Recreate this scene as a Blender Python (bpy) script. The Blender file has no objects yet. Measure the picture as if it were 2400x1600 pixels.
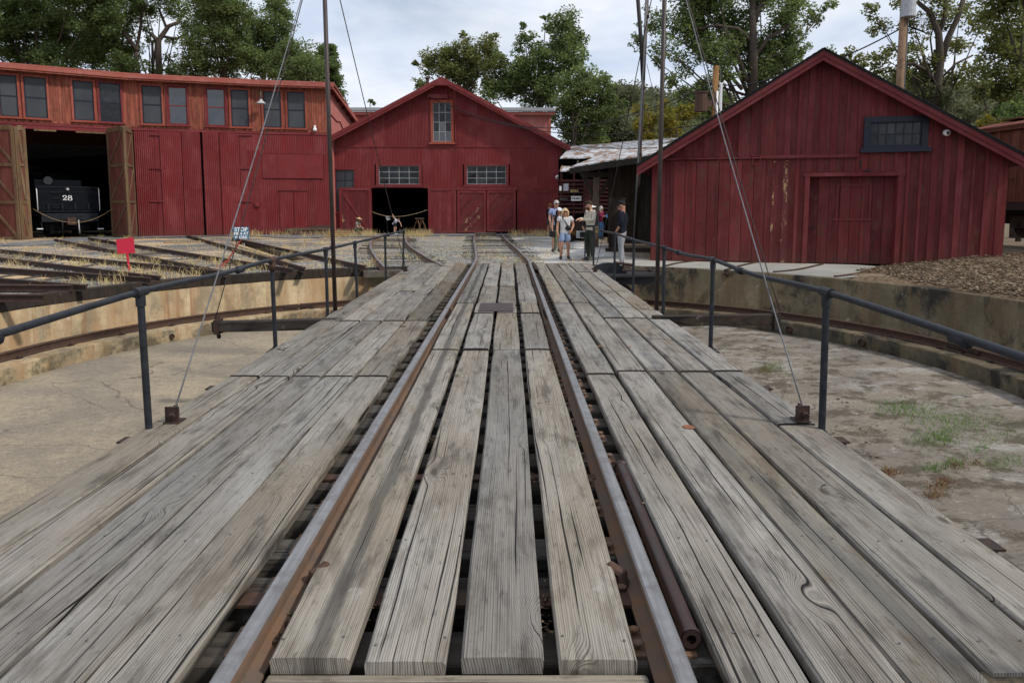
import bpy, bmesh, math, random
import numpy as np
from mathutils import Vector, Matrix
random.seed(7); RNG = np.random.default_rng(11)
scene = bpy.context.scene
COL = scene.collection
R = math.radians

# ------------------------------------------------------------------ camera
CX, CH = 0.178, 1.565                 # camera offset from the track centre, eye height over the deck
FPX, TH = 1673.0, R(6.06)             # focal length in photo pixels, pitch
VX, PY = 1192.0, 661.5                # principal point in the 2400x1600 photo
cd = bpy.data.cameras.new('camera'); cam = bpy.data.objects.new('camera', cd); COL.objects.link(cam)
cam.location = (CX, 0, CH); cam.rotation_euler = (math.pi/2 - TH, 0, 0)
cd.sensor_width = 36; cd.lens = 36*FPX/2400
cd.shift_x = (1200-VX)/2400; cd.shift_y = -(800-PY)/2400
cd.clip_start = 0.05; cd.clip_end = 2000
scene.camera = cam

# ------------------------------------------------------------------ sky and sun
SUN = Vector((0.62, -0.33, 0.71)).normalized()
world = bpy.data.worlds.new('World'); scene.world = world; world.use_nodes = True
nt = world.node_tree; nt.nodes.clear()
wo = nt.nodes.new('ShaderNodeOutputWorld')
sky = nt.nodes.new('ShaderNodeTexSky'); sky.sky_type = 'NISHITA'; sky.sun_disc = False
sky.sun_elevation = math.asin(SUN.z); sky.sun_rotation = math.atan2(SUN.x, SUN.y)
sky.air_density = 1.0; sky.dust_density = 1.5
bg = nt.nodes.new('ShaderNodeBackground'); bg.inputs[1].default_value = 0.10
nt.links.new(sky.outputs[0], bg.inputs[0])
tc = nt.nodes.new('ShaderNodeTexCoord')
mp = nt.nodes.new('ShaderNodeMapping'); mp.inputs['Scale'].default_value = (1.5, 1.5, 4.6); mp.inputs['Location'].default_value = (3.1, 0.4, 1.9)
nt.links.new(tc.outputs['Generated'], mp.inputs[0])
def wnoise(scale, detail, dist):
    n = nt.nodes.new('ShaderNodeTexNoise'); n.inputs['Scale'].default_value = scale; n.inputs['Detail'].default_value = detail
    n.inputs['Roughness'].default_value = 0.55; n.inputs['Distortion'].default_value = dist
    nt.links.new(mp.outputs[0], n.inputs['Vector']); return n
n1 = wnoise(1.6, 6, 0.5); n2 = wnoise(2.6, 7, 0.3)
r1 = nt.nodes.new('ShaderNodeValToRGB'); nt.links.new(n1.outputs[0], r1.inputs[0])
r1.color_ramp.elements[0].position = 0.26; r1.color_ramp.elements[0].color = (0.40, 0.40, 0.40, 1)
r1.color_ramp.elements[1].position = 0.50; r1.color_ramp.elements[1].color = (0.98, 0.98, 0.98, 1)
r2 = nt.nodes.new('ShaderNodeValToRGB'); nt.links.new(n2.outputs[0], r2.inputs[0])
r2.color_ramp.elements[0].position = 0.34; r2.color_ramp.elements[0].color = (0.56, 0.64, 0.79, 1)
r2.color_ramp.elements[1].position = 0.68; r2.color_ramp.elements[1].color = (0.90, 0.925, 0.97, 1)
bgc = nt.nodes.new('ShaderNodeBackground'); bgc.inputs[1].default_value = 1.06
nt.links.new(r2.outputs[0], bgc.inputs[0])
mx = nt.nodes.new('ShaderNodeMixShader')
nt.links.new(r1.outputs[0], mx.inputs[0]); nt.links.new(bg.outputs[0], mx.inputs[1]); nt.links.new(bgc.outputs[0], mx.inputs[2])
nt.links.new(mx.outputs[0], wo.inputs[0])
sl = bpy.data.lights.new('sun', 'SUN'); sl.energy = 2.6; sl.angle = R(4); sl.color = (1.0, 0.95, 0.87)
so = bpy.data.objects.new('sun', sl); COL.objects.link(so); so.location = (20, -20, 40)
so.rotation_euler = (-SUN).to_track_quat('-Z', 'Y').to_euler()
vs = scene.view_settings; vs.view_transform = 'Standard'; vs.look = 'None'; vs.exposure = 0.12; vs.gamma = 1.0; vs.use_curve_mapping = False
scene.cycles.use_denoising = True; scene.cycles.max_bounces = 6; scene.cycles.transparent_max_bounces = 8

# ------------------------------------------------------------------ reading the place off the photo
fw = Vector((0, math.cos(TH), -math.sin(TH))); up = Vector((0, math.sin(TH), math.cos(TH))); rt = Vector((1, 0, 0))
CAM = Vector((CX, 0, CH))
def ray(sx, sy): return fw + rt*((sx-VX)/FPX) + up*((PY-sy)/FPX)
def W(sx, sy, y):
    d = ray(sx, sy); return CAM + d*(y/d.y)
def G(sx, sy, z=0.0):
    d = ray(sx, sy); return CAM + d*((z-CH)/d.z)

# ------------------------------------------------------------------ mesh helpers (all vertices in world coordinates)
ORG = {}
def tag(o, label=None, cat=None, group=None, kind=None):
    if label: o['label'] = label
    if cat: o['category'] = cat
    if group: o['group'] = group
    if kind: o['kind'] = kind
    return o
def thing(name, loc, label, cat, group=None):
    o = bpy.data.objects.new(name, None); COL.objects.link(o); o.empty_display_size = 0.3
    o.location = loc; ORG[o] = Vector(loc); return tag(o, label, cat, group)
class MB:
    def __init__(s): s.v = []; s.f = []; s.m = []
    def add(s, vs_, fs, mi=0):
        b = len(s.v); s.v.extend([tuple(v) for v in vs_])
        for f in fs: s.f.append(tuple(b+i for i in f)); s.m.append(mi)
        return s
    def hexa(s, p, mi=0):             # 4 bottom + 4 top points
        return s.add(p, [(0,3,2,1),(4,5,6,7),(0,1,5,4),(1,2,6,5),(2,3,7,6),(3,0,4,7)], mi)
    def box(s, x0, x1, y0, y1, z0, z1, mi=0):
        return s.hexa([(x0,y0,z0),(x1,y0,z0),(x1,y1,z0),(x0,y1,z0),(x0,y0,z1),(x1,y0,z1),(x1,y1,z1),(x0,y1,z1)], mi)
    def bar(s, a, b, w, h, upv=(0,0,1), mi=0):
        a = Vector(a); b = Vector(b); d = (b-a).normalized(); u = Vector(upv)
        if abs(d.dot(u)) > 0.98: u = Vector((1,0,0)) if abs(d.x) < 0.9 else Vector((0,1,0))
        r_ = d.cross(u).normalized(); u = r_.cross(d).normalized()
        q = lambda c, i, j: c + r_*(i*w/2) + u*(j*h/2)
        return s.hexa([q(a,-1,-1),q(a,1,-1),q(b,1,-1),q(b,-1,-1),q(a,-1,1),q(a,1,1),q(b,1,1),q(b,-1,1)], mi)
    def tube(s, pts, rad, n=8, cap=True, mi=0):
        pts = [Vector(p) for p in pts]; k = len(pts)
        rad = rad if isinstance(rad, (list, tuple)) else [rad]*k
        b = len(s.v); prev = None
        for i, p in enumerate(pts):
            d = (pts[min(i+1,k-1)] - pts[max(i-1,0)]).normalized()
            if prev is None:
                u = Vector((0,0,1)) if abs(d.z) < 0.9 else Vector((1,0,0))
            else: u = prev
            r_ = d.cross(u).normalized(); u = r_.cross(d).normalized(); prev = u
            for j in range(n):
                a = 2*math.pi*j/n; s.v.append(tuple(p + r_*(math.cos(a)*rad[i]) + u*(math.sin(a)*rad[i])))
        for i in range(k-1):
            for j in range(n):
                s.f.append((b+i*n+j, b+i*n+(j+1)%n, b+(i+1)*n+(j+1)%n, b+(i+1)*n+j)); s.m.append(mi)
        if cap:
            s.f.append(tuple(b+j for j in range(n))[::-1]); s.m.append(mi)
            s.f.append(tuple(b+(k-1)*n+j for j in range(n))); s.m.append(mi)
        return s
    def ball(s, c, rx, ry=None, rz=None, n=8, m=6, mi=0, zmin=-1.0):
        ry = ry or rx; rz = rz or rx; b = len(s.v)
        for i in range(m+1):
            t = -math.pi/2 + math.pi*i/m
            for j in range(n):
                a = 2*math.pi*j/n
                s.v.append((c[0]+rx*math.cos(t)*math.cos(a), c[1]+ry*math.cos(t)*math.sin(a), c[2]+rz*max(zmin, math.sin(t))))
        for i in range(m):
            for j in range(n):
                s.f.append((b+i*n+j, b+i*n+(j+1)%n, b+(i+1)*n+(j+1)%n, b+(i+1)*n+j)); s.m.append(mi)
        return s
    def build(s, name, mats, parent=None, smooth=False, bevel=0, org=None):
        if not isinstance(mats, (list, tuple)): mats = [mats]
        v = np.array(s.v, float).reshape(-1, 3)
        c = Vector((v.min(0)+v.max(0))/2) if org is None else Vector(org)
        me = bpy.data.meshes.new(name); me.from_pydata((v-np.array(c)).tolist(), [], s.f)
        for m in mats: me.materials.append(m)
        if any(s.m): me.polygons.foreach_set('material_index', s.m)
        if bevel:
            bm = bmesh.new(); bm.from_mesh(me)
            bmesh.ops.bevel(bm, geom=list(bm.edges), offset=bevel, segments=1, affect='EDGES', profile=0.7)
            bm.to_mesh(me); bm.free()
        if smooth:
            me.polygons.foreach_set('use_smooth', [True]*len(me.polygons))
        me.update()
        o = bpy.data.objects.new(name, me); COL.objects.link(o)
        ORG[o] = c
        if parent is not None:
            o.parent = parent; o.location = c - ORG[parent]
        else: o.location = c
        return o
def copy_to(o, name_parent, delta):
    c = o.copy(); COL.objects.link(c); c.parent = name_parent; c.location = o.location + Vector(delta); ORG[c] = ORG[o]+Vector(delta); return c
def npmesh(name, v, f, mats, parent=None, org=(0,0,0), loops=4, smooth=False, mi=None):
    """fast mesh from numpy: v (n,3), f (m,loops)"""
    me = bpy.data.meshes.new(name); v = np.asarray(v, np.float32) - np.array(org, np.float32); f = np.asarray(f, np.int32)
    me.vertices.add(len(v)); me.vertices.foreach_set('co', v.ravel())
    me.loops.add(f.size); me.loops.foreach_set('vertex_index', f.ravel())
    me.polygons.add(len(f)); me.polygons.foreach_set('loop_start', np.arange(0, f.size, loops, dtype=np.int32))
    me.polygons.foreach_set('loop_total', np.full(len(f), loops, np.int32))
    for m in (mats if isinstance(mats, (list, tuple)) else [mats]): me.materials.append(m)
    if mi is not None: me.polygons.foreach_set('material_index', np.asarray(mi, np.int32))
    me.update(calc_edges=True); me.validate()
    if smooth: me.polygons.foreach_set('use_smooth', [True]*len(me.polygons))
    o = bpy.data.objects.new(name, me); COL.objects.link(o); ORG[o] = Vector(org)
    if parent is not None: o.parent = parent; o.location = Vector(org)-ORG[parent]
    else: o.location = org
    return o
# ------------------------------------------------------------------ materials
class NM:
    def __init__(s, name):
        s.m = bpy.data.materials.new(name); s.m.use_nodes = True; s.t = s.m.node_tree; s.b = s.t.nodes['Principled BSDF']
    def lk(s, a, inp):
        if hasattr(a, 'is_output'): s.t.links.new(a, inp)
        elif a is not None:
            if isinstance(a, (int, float)) and hasattr(inp.default_value, '__len__'): a = [a]*len(inp.default_value)
            if isinstance(a, (tuple, list)) and len(a) == 3 and len(inp.default_value) == 4: a = (*a, 1)
            inp.default_value = a
    def co(s, kind='Object'): return s.t.nodes.new('ShaderNodeTexCoord').outputs[kind]
    def pos(s): return s.t.nodes.new('ShaderNodeNewGeometry').outputs['Position']
    def rnd(s): return s.t.nodes.new('ShaderNodeObjectInfo').outputs['Random']
    def isl(s): return s.t.nodes.new('ShaderNodeNewGeometry').outputs['Random Per Island']
    def math(s, op, a, b=None, c=None, clamp=False):
        n = s.t.nodes.new('ShaderNodeMath'); n.operation = op; n.use_clamp = clamp
        s.lk(a, n.inputs[0]); s.lk(b, n.inputs[1])
        if c is not None: s.lk(c, n.inputs[2])
        return n.outputs[0]
    def vm(s, op, a, b):
        n = s.t.nodes.new('ShaderNodeVectorMath'); n.operation = op; s.lk(a, n.inputs[0]); s.lk(b, n.inputs[1]); return n.outputs[0]
    def comb(s, x, y, z):
        n = s.t.nodes.new('ShaderNodeCombineXYZ'); s.lk(x, n.inputs[0]); s.lk(y, n.inputs[1]); s.lk(z, n.inputs[2]); return n.outputs[0]
    def sep(s, v):
        n = s.t.nodes.new('ShaderNodeSeparateXYZ'); s.lk(v, n.inputs[0]); return n.outputs
    def noise(s, v, scale=1, detail=3, rough=0.55, dist=0, col=False):
        n = s.t.nodes.new('ShaderNodeTexNoise'); s.lk(v, n.inputs['Vector']); s.lk(scale, n.inputs['Scale'])
        s.lk(detail, n.inputs['Detail']); s.lk(rough, n.inputs['Roughness']); s.lk(dist, n.inputs['Distortion'])
        return n.outputs[1 if col else 0]
    def vor(s, v, scale=1, out='Distance', rand=1, feat='F1'):
        n = s.t.nodes.new('ShaderNodeTexVoronoi'); n.feature = feat; s.lk(v, n.inputs['Vector']); s.lk(scale, n.inputs['Scale']); s.lk(rand, n.inputs['Randomness'])
        return n.outputs[out]
    def mr(s, v, a, b, c=0, d=1, smooth=False):
        n = s.t.nodes.new('ShaderNodeMapRange'); n.interpolation_type = 'SMOOTHSTEP' if smooth else 'LINEAR'
        for i, x in enumerate((v, a, b, c, d)): s.lk(x, n.inputs[i])
        return n.outputs[0]
    def mix(s, f, a, b, mode='MIX'):
        n = s.t.nodes.new('ShaderNodeMix'); n.data_type = 'RGBA'; n.blend_type = mode
        s.lk(f, n.inputs[0]); s.lk(a, n.inputs[6]); s.lk(b, n.inputs[7]); return n.outputs[2]
    def hsv(s, c, h=0.5, sa=1, v=1):
        n = s.t.nodes.new('ShaderNodeHueSaturation'); s.lk(h, n.inputs[0]); s.lk(sa, n.inputs[1]); s.lk(v, n.inputs[2]); s.lk(c, n.inputs[4]); return n.outputs[0]
    def ramp(s, f, st):
        n = s.t.nodes.new('ShaderNodeValToRGB'); s.lk(f, n.inputs[0]); e = n.color_ramp.elements
        while len(e) < len(st): e.new(0.5)
        for i, (p, c) in enumerate(st): e[i].position = p; e[i].color = (*c, 1) if len(c) == 3 else c
        return n.outputs[0]
    def bump(s, h, st=0.5, d=0.01, nrm=None):
        n = s.t.nodes.new('ShaderNodeBump'); n.inputs['Strength'].default_value = st; n.inputs['Distance'].default_value = d
        s.lk(h, n.inputs['Height'])
        if nrm is not None: s.lk(nrm, n.inputs['Normal'])
        return n.outputs[0]
    def out(s, col, rough=0.8, metal=0, nrm=None, spec=0.3):
        b = s.b; s.lk(col, b.inputs['Base Color']); s.lk(rough, b.inputs['Roughness']); s.lk(metal, b.inputs['Metallic'])
        b.inputs['Specular IOR Level'].default_value = spec
        if nrm is not None: s.lk(nrm, b.inputs['Normal'])
        return s.m

def wood_deck(name, light, mid, dark, axis='Y', tint=(0.25, 0.20, 0.145), knots=0.55, oil=0.18, stain=False):
    m = NM(name); rnd = m.rnd()
    c = m.sep(m.co()); x, y = (c[0], c[1]) if axis == 'Y' else ((c[1], c[0]) if axis == 'X' else (c[0], c[2]))
    if axis == 'Z': x = m.math('ADD', c[0], c[1])
    zz = c[2] if axis != 'Z' else c[1]
    px = m.math('ADD', x, m.math('MULTIPLY', rnd, 37.0)); py = m.math('ADD', y, m.math('MULTIPLY', rnd, 91.0))
    P = lambda sx, sy: m.comb(m.math('MULTIPLY', px, sx), m.math('MULTIPLY', py, sy), m.math('MULTIPLY', zz, 3.0))
    warp = m.math('SUBTRACT', m.noise(P(2.5, 0.45), 1, 2), 0.5)
    low = m.noise(P(2.2, 0.22), 1, 1, 0.4)
    # knots swell the grain round them
    kv = P(3.3, 1.5)
    kd = m.vor(kv, 1); kc = m.sep(m.vor(kv, 1, 'Color'))[0]
    km = m.math('GREATER_THAN', kc, 1-knots)
    ks = m.math('MULTIPLY', m.mr(kd, 0.0, 0.34, 1, 0, True), km)
    core = m.math('MULTIPLY', m.mr(kd, 0.05, 0.11, 1, 0, True), km)
    g = m.math('ADD', m.math('ADD', px, m.math('MULTIPLY', warp, 0.055)), m.math('ADD', m.math('MULTIPLY', low, 0.15), m.math('MULTIPLY', ks, 0.085)))
    freq = m.mr(m.math('FRACT', m.math('MULTIPLY', rnd, 7.7)), 0, 1, 560, 980)
    ln = m.math('SINE', m.math('MULTIPLY', g, freq))
    jit = m.noise(P(60, 1.2), 1, 3)
    ln = m.math('MULTIPLY', m.mr(ln, -0.3, 1, 0, 1), m.mr(jit, 0.3, 0.62, 0.2, 1))
    fine = m.noise(P(190, 2.0), 1, 4, 0.7)
    blot = m.noise(P(3.0, 0.8), 1, 5, 0.65)
    blot2 = m.noise(P(9, 1.6), 1, 4, 0.65)
    tn = m.noise(P(1.6, 0.35), 1, 3)
    col = m.mix(m.mr(blot, 0.3, 0.68), mid, light)
    col = m.mix(m.math('MULTIPLY', m.mr(tn, 0.42, 0.7), 0.75), col, tint)
    col = m.mix(m.math('MULTIPLY', m.mr(blot2, 0.52, 0.70, 0, 1, True), 0.6), col, dark)
    br = m.noise(P(7.0, 2.2), 1, 5, 0.7)
    col = m.mix(m.math('MULTIPLY', m.mr(br, 0.50, 0.66, 0, 1, True), 0.55), col, tuple(k*0.62 for k in tint))
    sp2 = m.noise(P(26, 7), 1, 4, 0.7); col = m.mix(m.math('MULTIPLY', m.mr(sp2, 0.56, 0.70, 0, 1, True), 0.45), col, dark)
    dk = m.noise(P(5.0, 1.1), 1, 3, 0.5, 0.6)
    col = m.mix(m.math('MULTIPLY', m.mr(dk, 0.62, 0.70, 0, 1, True), oil*1.5), col, dark)
    if stain:
        so_ = m.math('ABSOLUTE', m.math('ADD', m.math('SUBTRACT', x, 0.012), m.math('MULTIPLY', m.math('SUBTRACT', m.noise(m.comb(0, m.math('MULTIPLY', py, 1.6), 0), 1, 4), 0.5), 0.10)))
        col = m.mix(m.math('MULTIPLY', m.mr(so_, 0.018, 0.05, 1, 0, True), 0.72), col, (0.062, 0.058, 0.053))
    wt = m.noise(P(4.0, 2.4), 1.7, 5, 0.7)
    col = m.mix(m.math('MULTIPLY', m.mr(wt, 0.62, 0.72, 0, 1, True), 0.35), col, (0.46, 0.45, 0.42))
    col = m.mix(m.math('MULTIPLY', ln, m.mr(blot2, 0.35, 0.65, 0.34, 0.78)), col, dark)
    col = m.mix(m.math('MULTIPLY', m.mr(fine, 0.35, 0.75), 0.42), col, dark)
    # drying checks: single grain lines that have opened, some of them, over part of their length
    def checks(N, width, on0, on1, ylen):
        u = m.math('ADD', m.math('MULTIPLY', g, N), m.math('MULTIPLY', m.noise(P(14, 2.2), 1, 2), 0.22)); gi = m.math('FLOOR', u); fr = m.math('ABSOLUTE', m.math('SUBTRACT', m.math('FRACT', u), 0.5))
        on = m.mr(m.noise(m.comb(m.math('MULTIPLY', gi, 7.31), m.math('MULTIPLY', py, ylen), m.math('MULTIPLY', rnd, 19.0)), 1, 2), on0, on1)
        wd = m.math('MULTIPLY', on, width)
        return m.math('MULTIPLY', m.math('SUBTRACT', 1.0, m.math('DIVIDE', fr, m.math('ADD', wd, 0.0001)), None, True), m.math('GREATER_THAN', on, 0.02), None, True)
    ck = m.math('MULTIPLY', checks(17.0, 0.11, 0.50, 0.66, 0.55), 1.6, None, True)
    fc = checks(60.0, 0.22, 0.46, 0.64, 0.9)
    col = m.mix(ck, col, (0.012, 0.011, 0.010))
    col = m.mix(m.math('MULTIPLY', fc, 0.6), col, (0.03, 0.027, 0.024))
    col = m.mix(m.math('MULTIPLY', core, 0.8), col, (0.06, 0.045, 0.033))
    col = m.hsv(col, 0.5, m.mr(rnd, 0, 1, 0.7, 1.25), m.mr(m.math('FRACT', m.math('MULTIPLY', rnd, 17.3)), 0, 1, 0.70, 1.12))
    h = m.math('SUBTRACT', m.math('SUBTRACT', 1.0, m.math('MULTIPLY', ln, 0.55)), m.math('ADD', m.math('MULTIPLY', ck, 2.5), m.math('MULTIPLY', fine, 0.5)))
    return m.out(col, 0.88, 0, m.bump(h, 0.55, 0.004), 0.2)
def painted(name, col, col2, axis='Z', streak=0.5, rough=0.6, chip=None, chipamt=0.0, bumpd=0.003, vary=0.25, sc=6):
    """old paint: streaks down the face, patches, optional chips to bare wood"""
    m = NM(name); rnd = m.rnd(); off = m.math('MULTIPLY', rnd, 50)
    p = m.vm('ADD', m.pos(), m.comb(off, off, 0))
    s_ = m.vm('MULTIPLY', p, (sc*2.2, sc*2.2, 0.5)) if axis == 'Z' else m.vm('MULTIPLY', p, (0.6, sc*2.2, sc*2.2))
    a = m.noise(s_, 1, 4, 0.6); b = m.noise(p, sc*0.25, 5, 0.65); g = m.noise(m.vm('MULTIPLY', p, (60, 60, 3)), 1, 3)
    c = m.mix(m.math('MULTIPLY', m.mr(a, 0.4, 0.72), streak), col, col2)
    c = m.mix(m.math('MULTIPLY', m.mr(b, 0.5, 0.72), 0.6), c, col2)
    fd = m.noise(m.vm('MULTIPLY', p, (1.1, 1.1, 0.55)), 1.0, 6, 0.7); c = m.mix(m.math('MULTIPLY', m.mr(fd, 0.50, 0.68), 0.55), c, tuple(k*1.4+0.003 for k in col))
    c = m.hsv(c, 0.5, m.mr(fd, 0.3, 0.7, 1.05, 0.9), m.mr(rnd, 0, 1, 1-vary, 1+vary))
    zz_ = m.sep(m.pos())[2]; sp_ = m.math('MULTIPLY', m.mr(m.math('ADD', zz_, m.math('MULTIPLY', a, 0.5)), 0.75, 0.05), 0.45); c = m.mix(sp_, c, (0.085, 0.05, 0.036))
    c = m.mix(m.math('MULTIPLY', m.mr(g, 0.45, 0.75), 0.22), c, tuple(k*0.35 for k in col))
    if chip:
        ch = m.noise(m.vm('MULTIPLY', p, (3.0, 3.0, 1.3)), 2.0, 6, 0.75)
        c = m.mix(m.mr(ch, 0.62-chipamt*0.15, 0.66-chipamt*0.15), c, chip)
    return m.out(c, m.mr(b, 0.3, 0.7, rough-0.1, rough+0.15), 0, m.bump(m.math('ADD', g, a), 0.35, bumpd), 0.25)
def rusty(name, col=(0.10, 0.045, 0.028), col2=(0.035, 0.024, 0.020), rough=0.7, metal=0.3, sc=14):
    m = NM(name); p = m.vm('ADD', m.co(), m.comb(m.math('MULTIPLY', m.rnd(), 30), 0, 0))
    a = m.noise(p, sc, 6, 0.7); b = m.noise(p, sc*0.2, 3)
    c = m.mix(m.mr(a, 0.35, 0.65), col2, col); c = m.mix(m.math('MULTIPLY', m.mr(b, 0.5, 0.7), 0.6), c, tuple(k*0.5 for k in col))
    return m.out(c, m.mr(a, 0.3, 0.7, rough-0.15, rough+0.15), metal, m.bump(a, 0.3, 0.003), 0.3)
def plain(name, col, rough=0.6, metal=0, vary=0.15, sc=8, spec=0.3):
    m = NM(name); p = m.co(); a = m.noise(p, sc, 5, 0.65)
    c = m.mix(m.mr(a, 0.3, 0.7), tuple(k*(1-vary) for k in col), tuple(min(1, k*(1+vary)) for k in col))
    return m.out(c, m.mr(a, 0.3, 0.7, max(0.02, rough-0.08), min(1, rough+0.08)), metal, m.bump(a, 0.1, 0.002), spec)

M = {}
M['deck'] = wood_deck('weathered_plank', (0.395, 0.368, 0.325), (0.242, 0.222, 0.193), (0.042, 0.038, 0.033))
M['deck_x'] = wood_deck('kerb_plank', (0.40, 0.35, 0.28), (0.27, 0.23, 0.18), (0.05, 0.042, 0.034), axis='X')
M['deck_stain'] = wood_deck('stained_plank', (0.395, 0.368, 0.325), (0.242, 0.222, 0.193), (0.042, 0.038, 0.033), stain=True)
M['deck_dark'] = wood_deck('oiled_plank', (0.26, 0.238, 0.205), (0.155, 0.138, 0.115), (0.035, 0.030, 0.026), oil=0.5)
M['tie'] = wood_deck('tie_wood', (0.17, 0.15, 0.125), (0.085, 0.074, 0.062), (0.02, 0.017, 0.015), axis='X', tint=(0.15, 0.11, 0.075), knots=0.3)
M['timber'] = wood_deck('creosote_timber', (0.075, 0.058, 0.046), (0.042, 0.033, 0.027), (0.012, 0.010, 0.009), axis='X', tint=(0.06, 0.042, 0.03), knots=0.3)
M['postwood'] = wood_deck('old_post_wood', (0.17, 0.10, 0.058), (0.10, 0.06, 0.036), (0.025, 0.017, 0.012), axis='Z', tint=(0.22, 0.14, 0.08), knots=0.3)
M['polewood'] = wood_deck('pole_wood', (0.42, 0.27, 0.16), (0.30, 0.18, 0.10), (0.12, 0.07, 0.04), axis='Z', tint=(0.4, 0.24, 0.13), knots=0.2)
M['darkwood'] = wood_deck('dark_shed_wood', (0.055, 0.042, 0.033), (0.03, 0.024, 0.019), (0.008, 0.007, 0.006), axis='Z', tint=(0.05, 0.03, 0.02), knots=0.3)
M['crate'] = wood_deck('fresh_lumber', (0.55, 0.40, 0.22), (0.42, 0.29, 0.15), (0.2, 0.12, 0.06), axis='X', tint=(0.5, 0.34, 0.17), knots=0.3, oil=0.1)
M['rust'] = rusty('rusty_steel', (0.115, 0.062, 0.042), (0.055, 0.038, 0.030))
M['railside'] = rusty('rail_rust', (0.185, 0.105, 0.062), (0.11, 0.085, 0.068), 0.8, 0.0, 7)
M['rust_dark'] = rusty('dark_rusty_iron', (0.070, 0.040, 0.030), (0.026, 0.020, 0.018))
M['rust_bright'] = rusty('bright_rust', (0.26, 0.10, 0.045), (0.12, 0.055, 0.035), 0.8, 0.0)
M['pipe_brown'] = rusty('brown_painted_pipe', (0.060, 0.034, 0.030), (0.040, 0.026, 0.025), 0.42, 0.2, 5)
m = NM('worn_rail_top'); p = m.co(); a = m.noise(m.vm('MULTIPLY', p, (40, 1.2, 10)), 1, 5, 0.65); b = m.noise(p, 9, 5, 0.7)
c = m.mix(m.mr(a, 0.35, 0.7), (0.215, 0.212, 0.215), (0.36, 0.355, 0.355)); c = m.mix(m.math('MULTIPLY', m.mr(b, 0.45, 0.65), 0.6), c, (0.17, 0.15, 0.14))
M['railtop'] = m.out(c, m.mr(b, 0.3, 0.7, 0.36, 0.55), 0.7, m.bump(a, 0.15, 0.002))
M['iron'] = plain('black_painted_pipe', (0.020, 0.022, 0.027), 0.5, 0.0, 0.45, 12, 0.22)
M['mast'] = rusty('mast_pipe', (0.075, 0.055, 0.048), (0.04, 0.035, 0.034), 0.5, 0.3, 6)
M['rod'] = plain('grey_steel_rod', (0.12, 0.12, 0.125), 0.5, 0.2, 0.25, 20)
M['girder'] = plain('girder_steel', (0.022, 0.022, 0.024), 0.6, 0.2, 0.3)
RED = (0.172, 0.019, 0.021); RED2 = (0.118, 0.0145, 0.0155)
M['red_sheet'] = painted('red_corrugated_sheet', RED, RED2, streak=0.35, rough=0.5, vary=0.10)
M['red_barn'] = painted('barn_red_boards', (0.142, 0.0175, 0.0195), (0.070, 0.0115, 0.0125), streak=0.95, rough=0.65, chip=(0.095, 0.030, 0.022), chipamt=0.4, vary=0.27)  # red deepened so the colour carries the shade on the right barn's front
M['red_batten'] = painted('barn_red_battens', (0.142, 0.0185, 0.021), (0.082, 0.013, 0.014), streak=0.7, rough=0.65, vary=0.14)
M['red_peel'] = painted('peeling_batten', (0.125, 0.025, 0.027), (0.08, 0.018, 0.018), streak=0.6, rough=0.7, chip=(0.36, 0.235, 0.12), chipamt=0.42, vary=0.1)
M['red_trim'] = painted('red_trim', (0.170, 0.021, 0.023), (0.115, 0.016, 0.0175), axis='X', streak=0.4, rough=0.55, vary=0.06)
M['red_trim2'] = painted('shaded_red_trim', (0.150, 0.021, 0.024), (0.09, 0.0155, 0.0165), axis='X', streak=0.5, rough=0.6, vary=0.08)  # trim red deepened likewise, with the right barn's shade in the colour
M['slat_red'] = painted('dark_slat_paint', (0.060, 0.017, 0.016), (0.035, 0.012, 0.011), axis='X', streak=0.6, rough=0.8, vary=0.15)
M['orange'] = painted('weathered_red_boards', (0.31, 0.080, 0.047), (0.085, 0.028, 0.020), streak=1.0, rough=0.75, chip=(0.20, 0.095, 0.05), chipamt=0.3, vary=0.16)
M['orange_trim'] = painted('weathered_trim', (0.28, 0.064, 0.038), (0.17, 0.036, 0.025), streak=0.6, rough=0.7, vary=0.1)
M['pink'] = painted('faded_pink_wall', (0.40, 0.135, 0.115), (0.34, 0.105, 0.09), streak=0.4, rough=0.75, vary=0.05)
M['fascia'] = painted('roof_fascia', (0.33, 0.092, 0.068), (0.25, 0.070, 0.052), axis='X', streak=0.5, rough=0.6, vary=0.06)
M['doorwood'] = painted('olive_door_frame', (0.165, 0.105, 0.052), (0.075, 0.038, 0.026), streak=0.9, rough=0.8, vary=0.15)
M['doorpanel'] = painted('faded_door_panel', (0.16, 0.045, 0.032), (0.075, 0.032, 0.024), streak=0.9, rough=0.8, vary=0.15)
M['navy'] = plain('navy_frame', (0.012, 0.016, 0.028), 0.45, 0, 0.2)
M['white_frame'] = plain('white_muntin', (0.40, 0.40, 0.39), 0.6, 0, 0.2)
M['white'] = plain('white_paint', (0.78, 0.78, 0.77), 0.45, 0, 0.05)
M['black'] = plain('black_plastic', (0.012, 0.012, 0.013), 0.4)
M['dark_inside'] = plain('dark_interior', (0.003, 0.0027, 0.0025), 0.95, 0, 0.3, 2, 0.0)  # gloom of the interiors put into a near-black colour
M['void'] = plain('gap_shadow_wood', (0.008, 0.007, 0.006), 1.0, 0, 0.2, 8, 0.0)
m = NM('window_glass'); p = m.pos(); a = m.noise(p, 1.1, 2); dirt = m.noise(p, 6, 5, 0.7)
c = m.mix(m.mr(dirt, 0.35, 0.75), (0.006, 0.007, 0.009), (0.026, 0.029, 0.033)); c = m.hsv(c, 0.5, 1, m.mr(m.rnd(), 0, 1, 0.3, 1.9))
M['glass'] = m.out(c, 0.07, 0, m.bump(a, 0.5, 0.05), 0.32)
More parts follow.
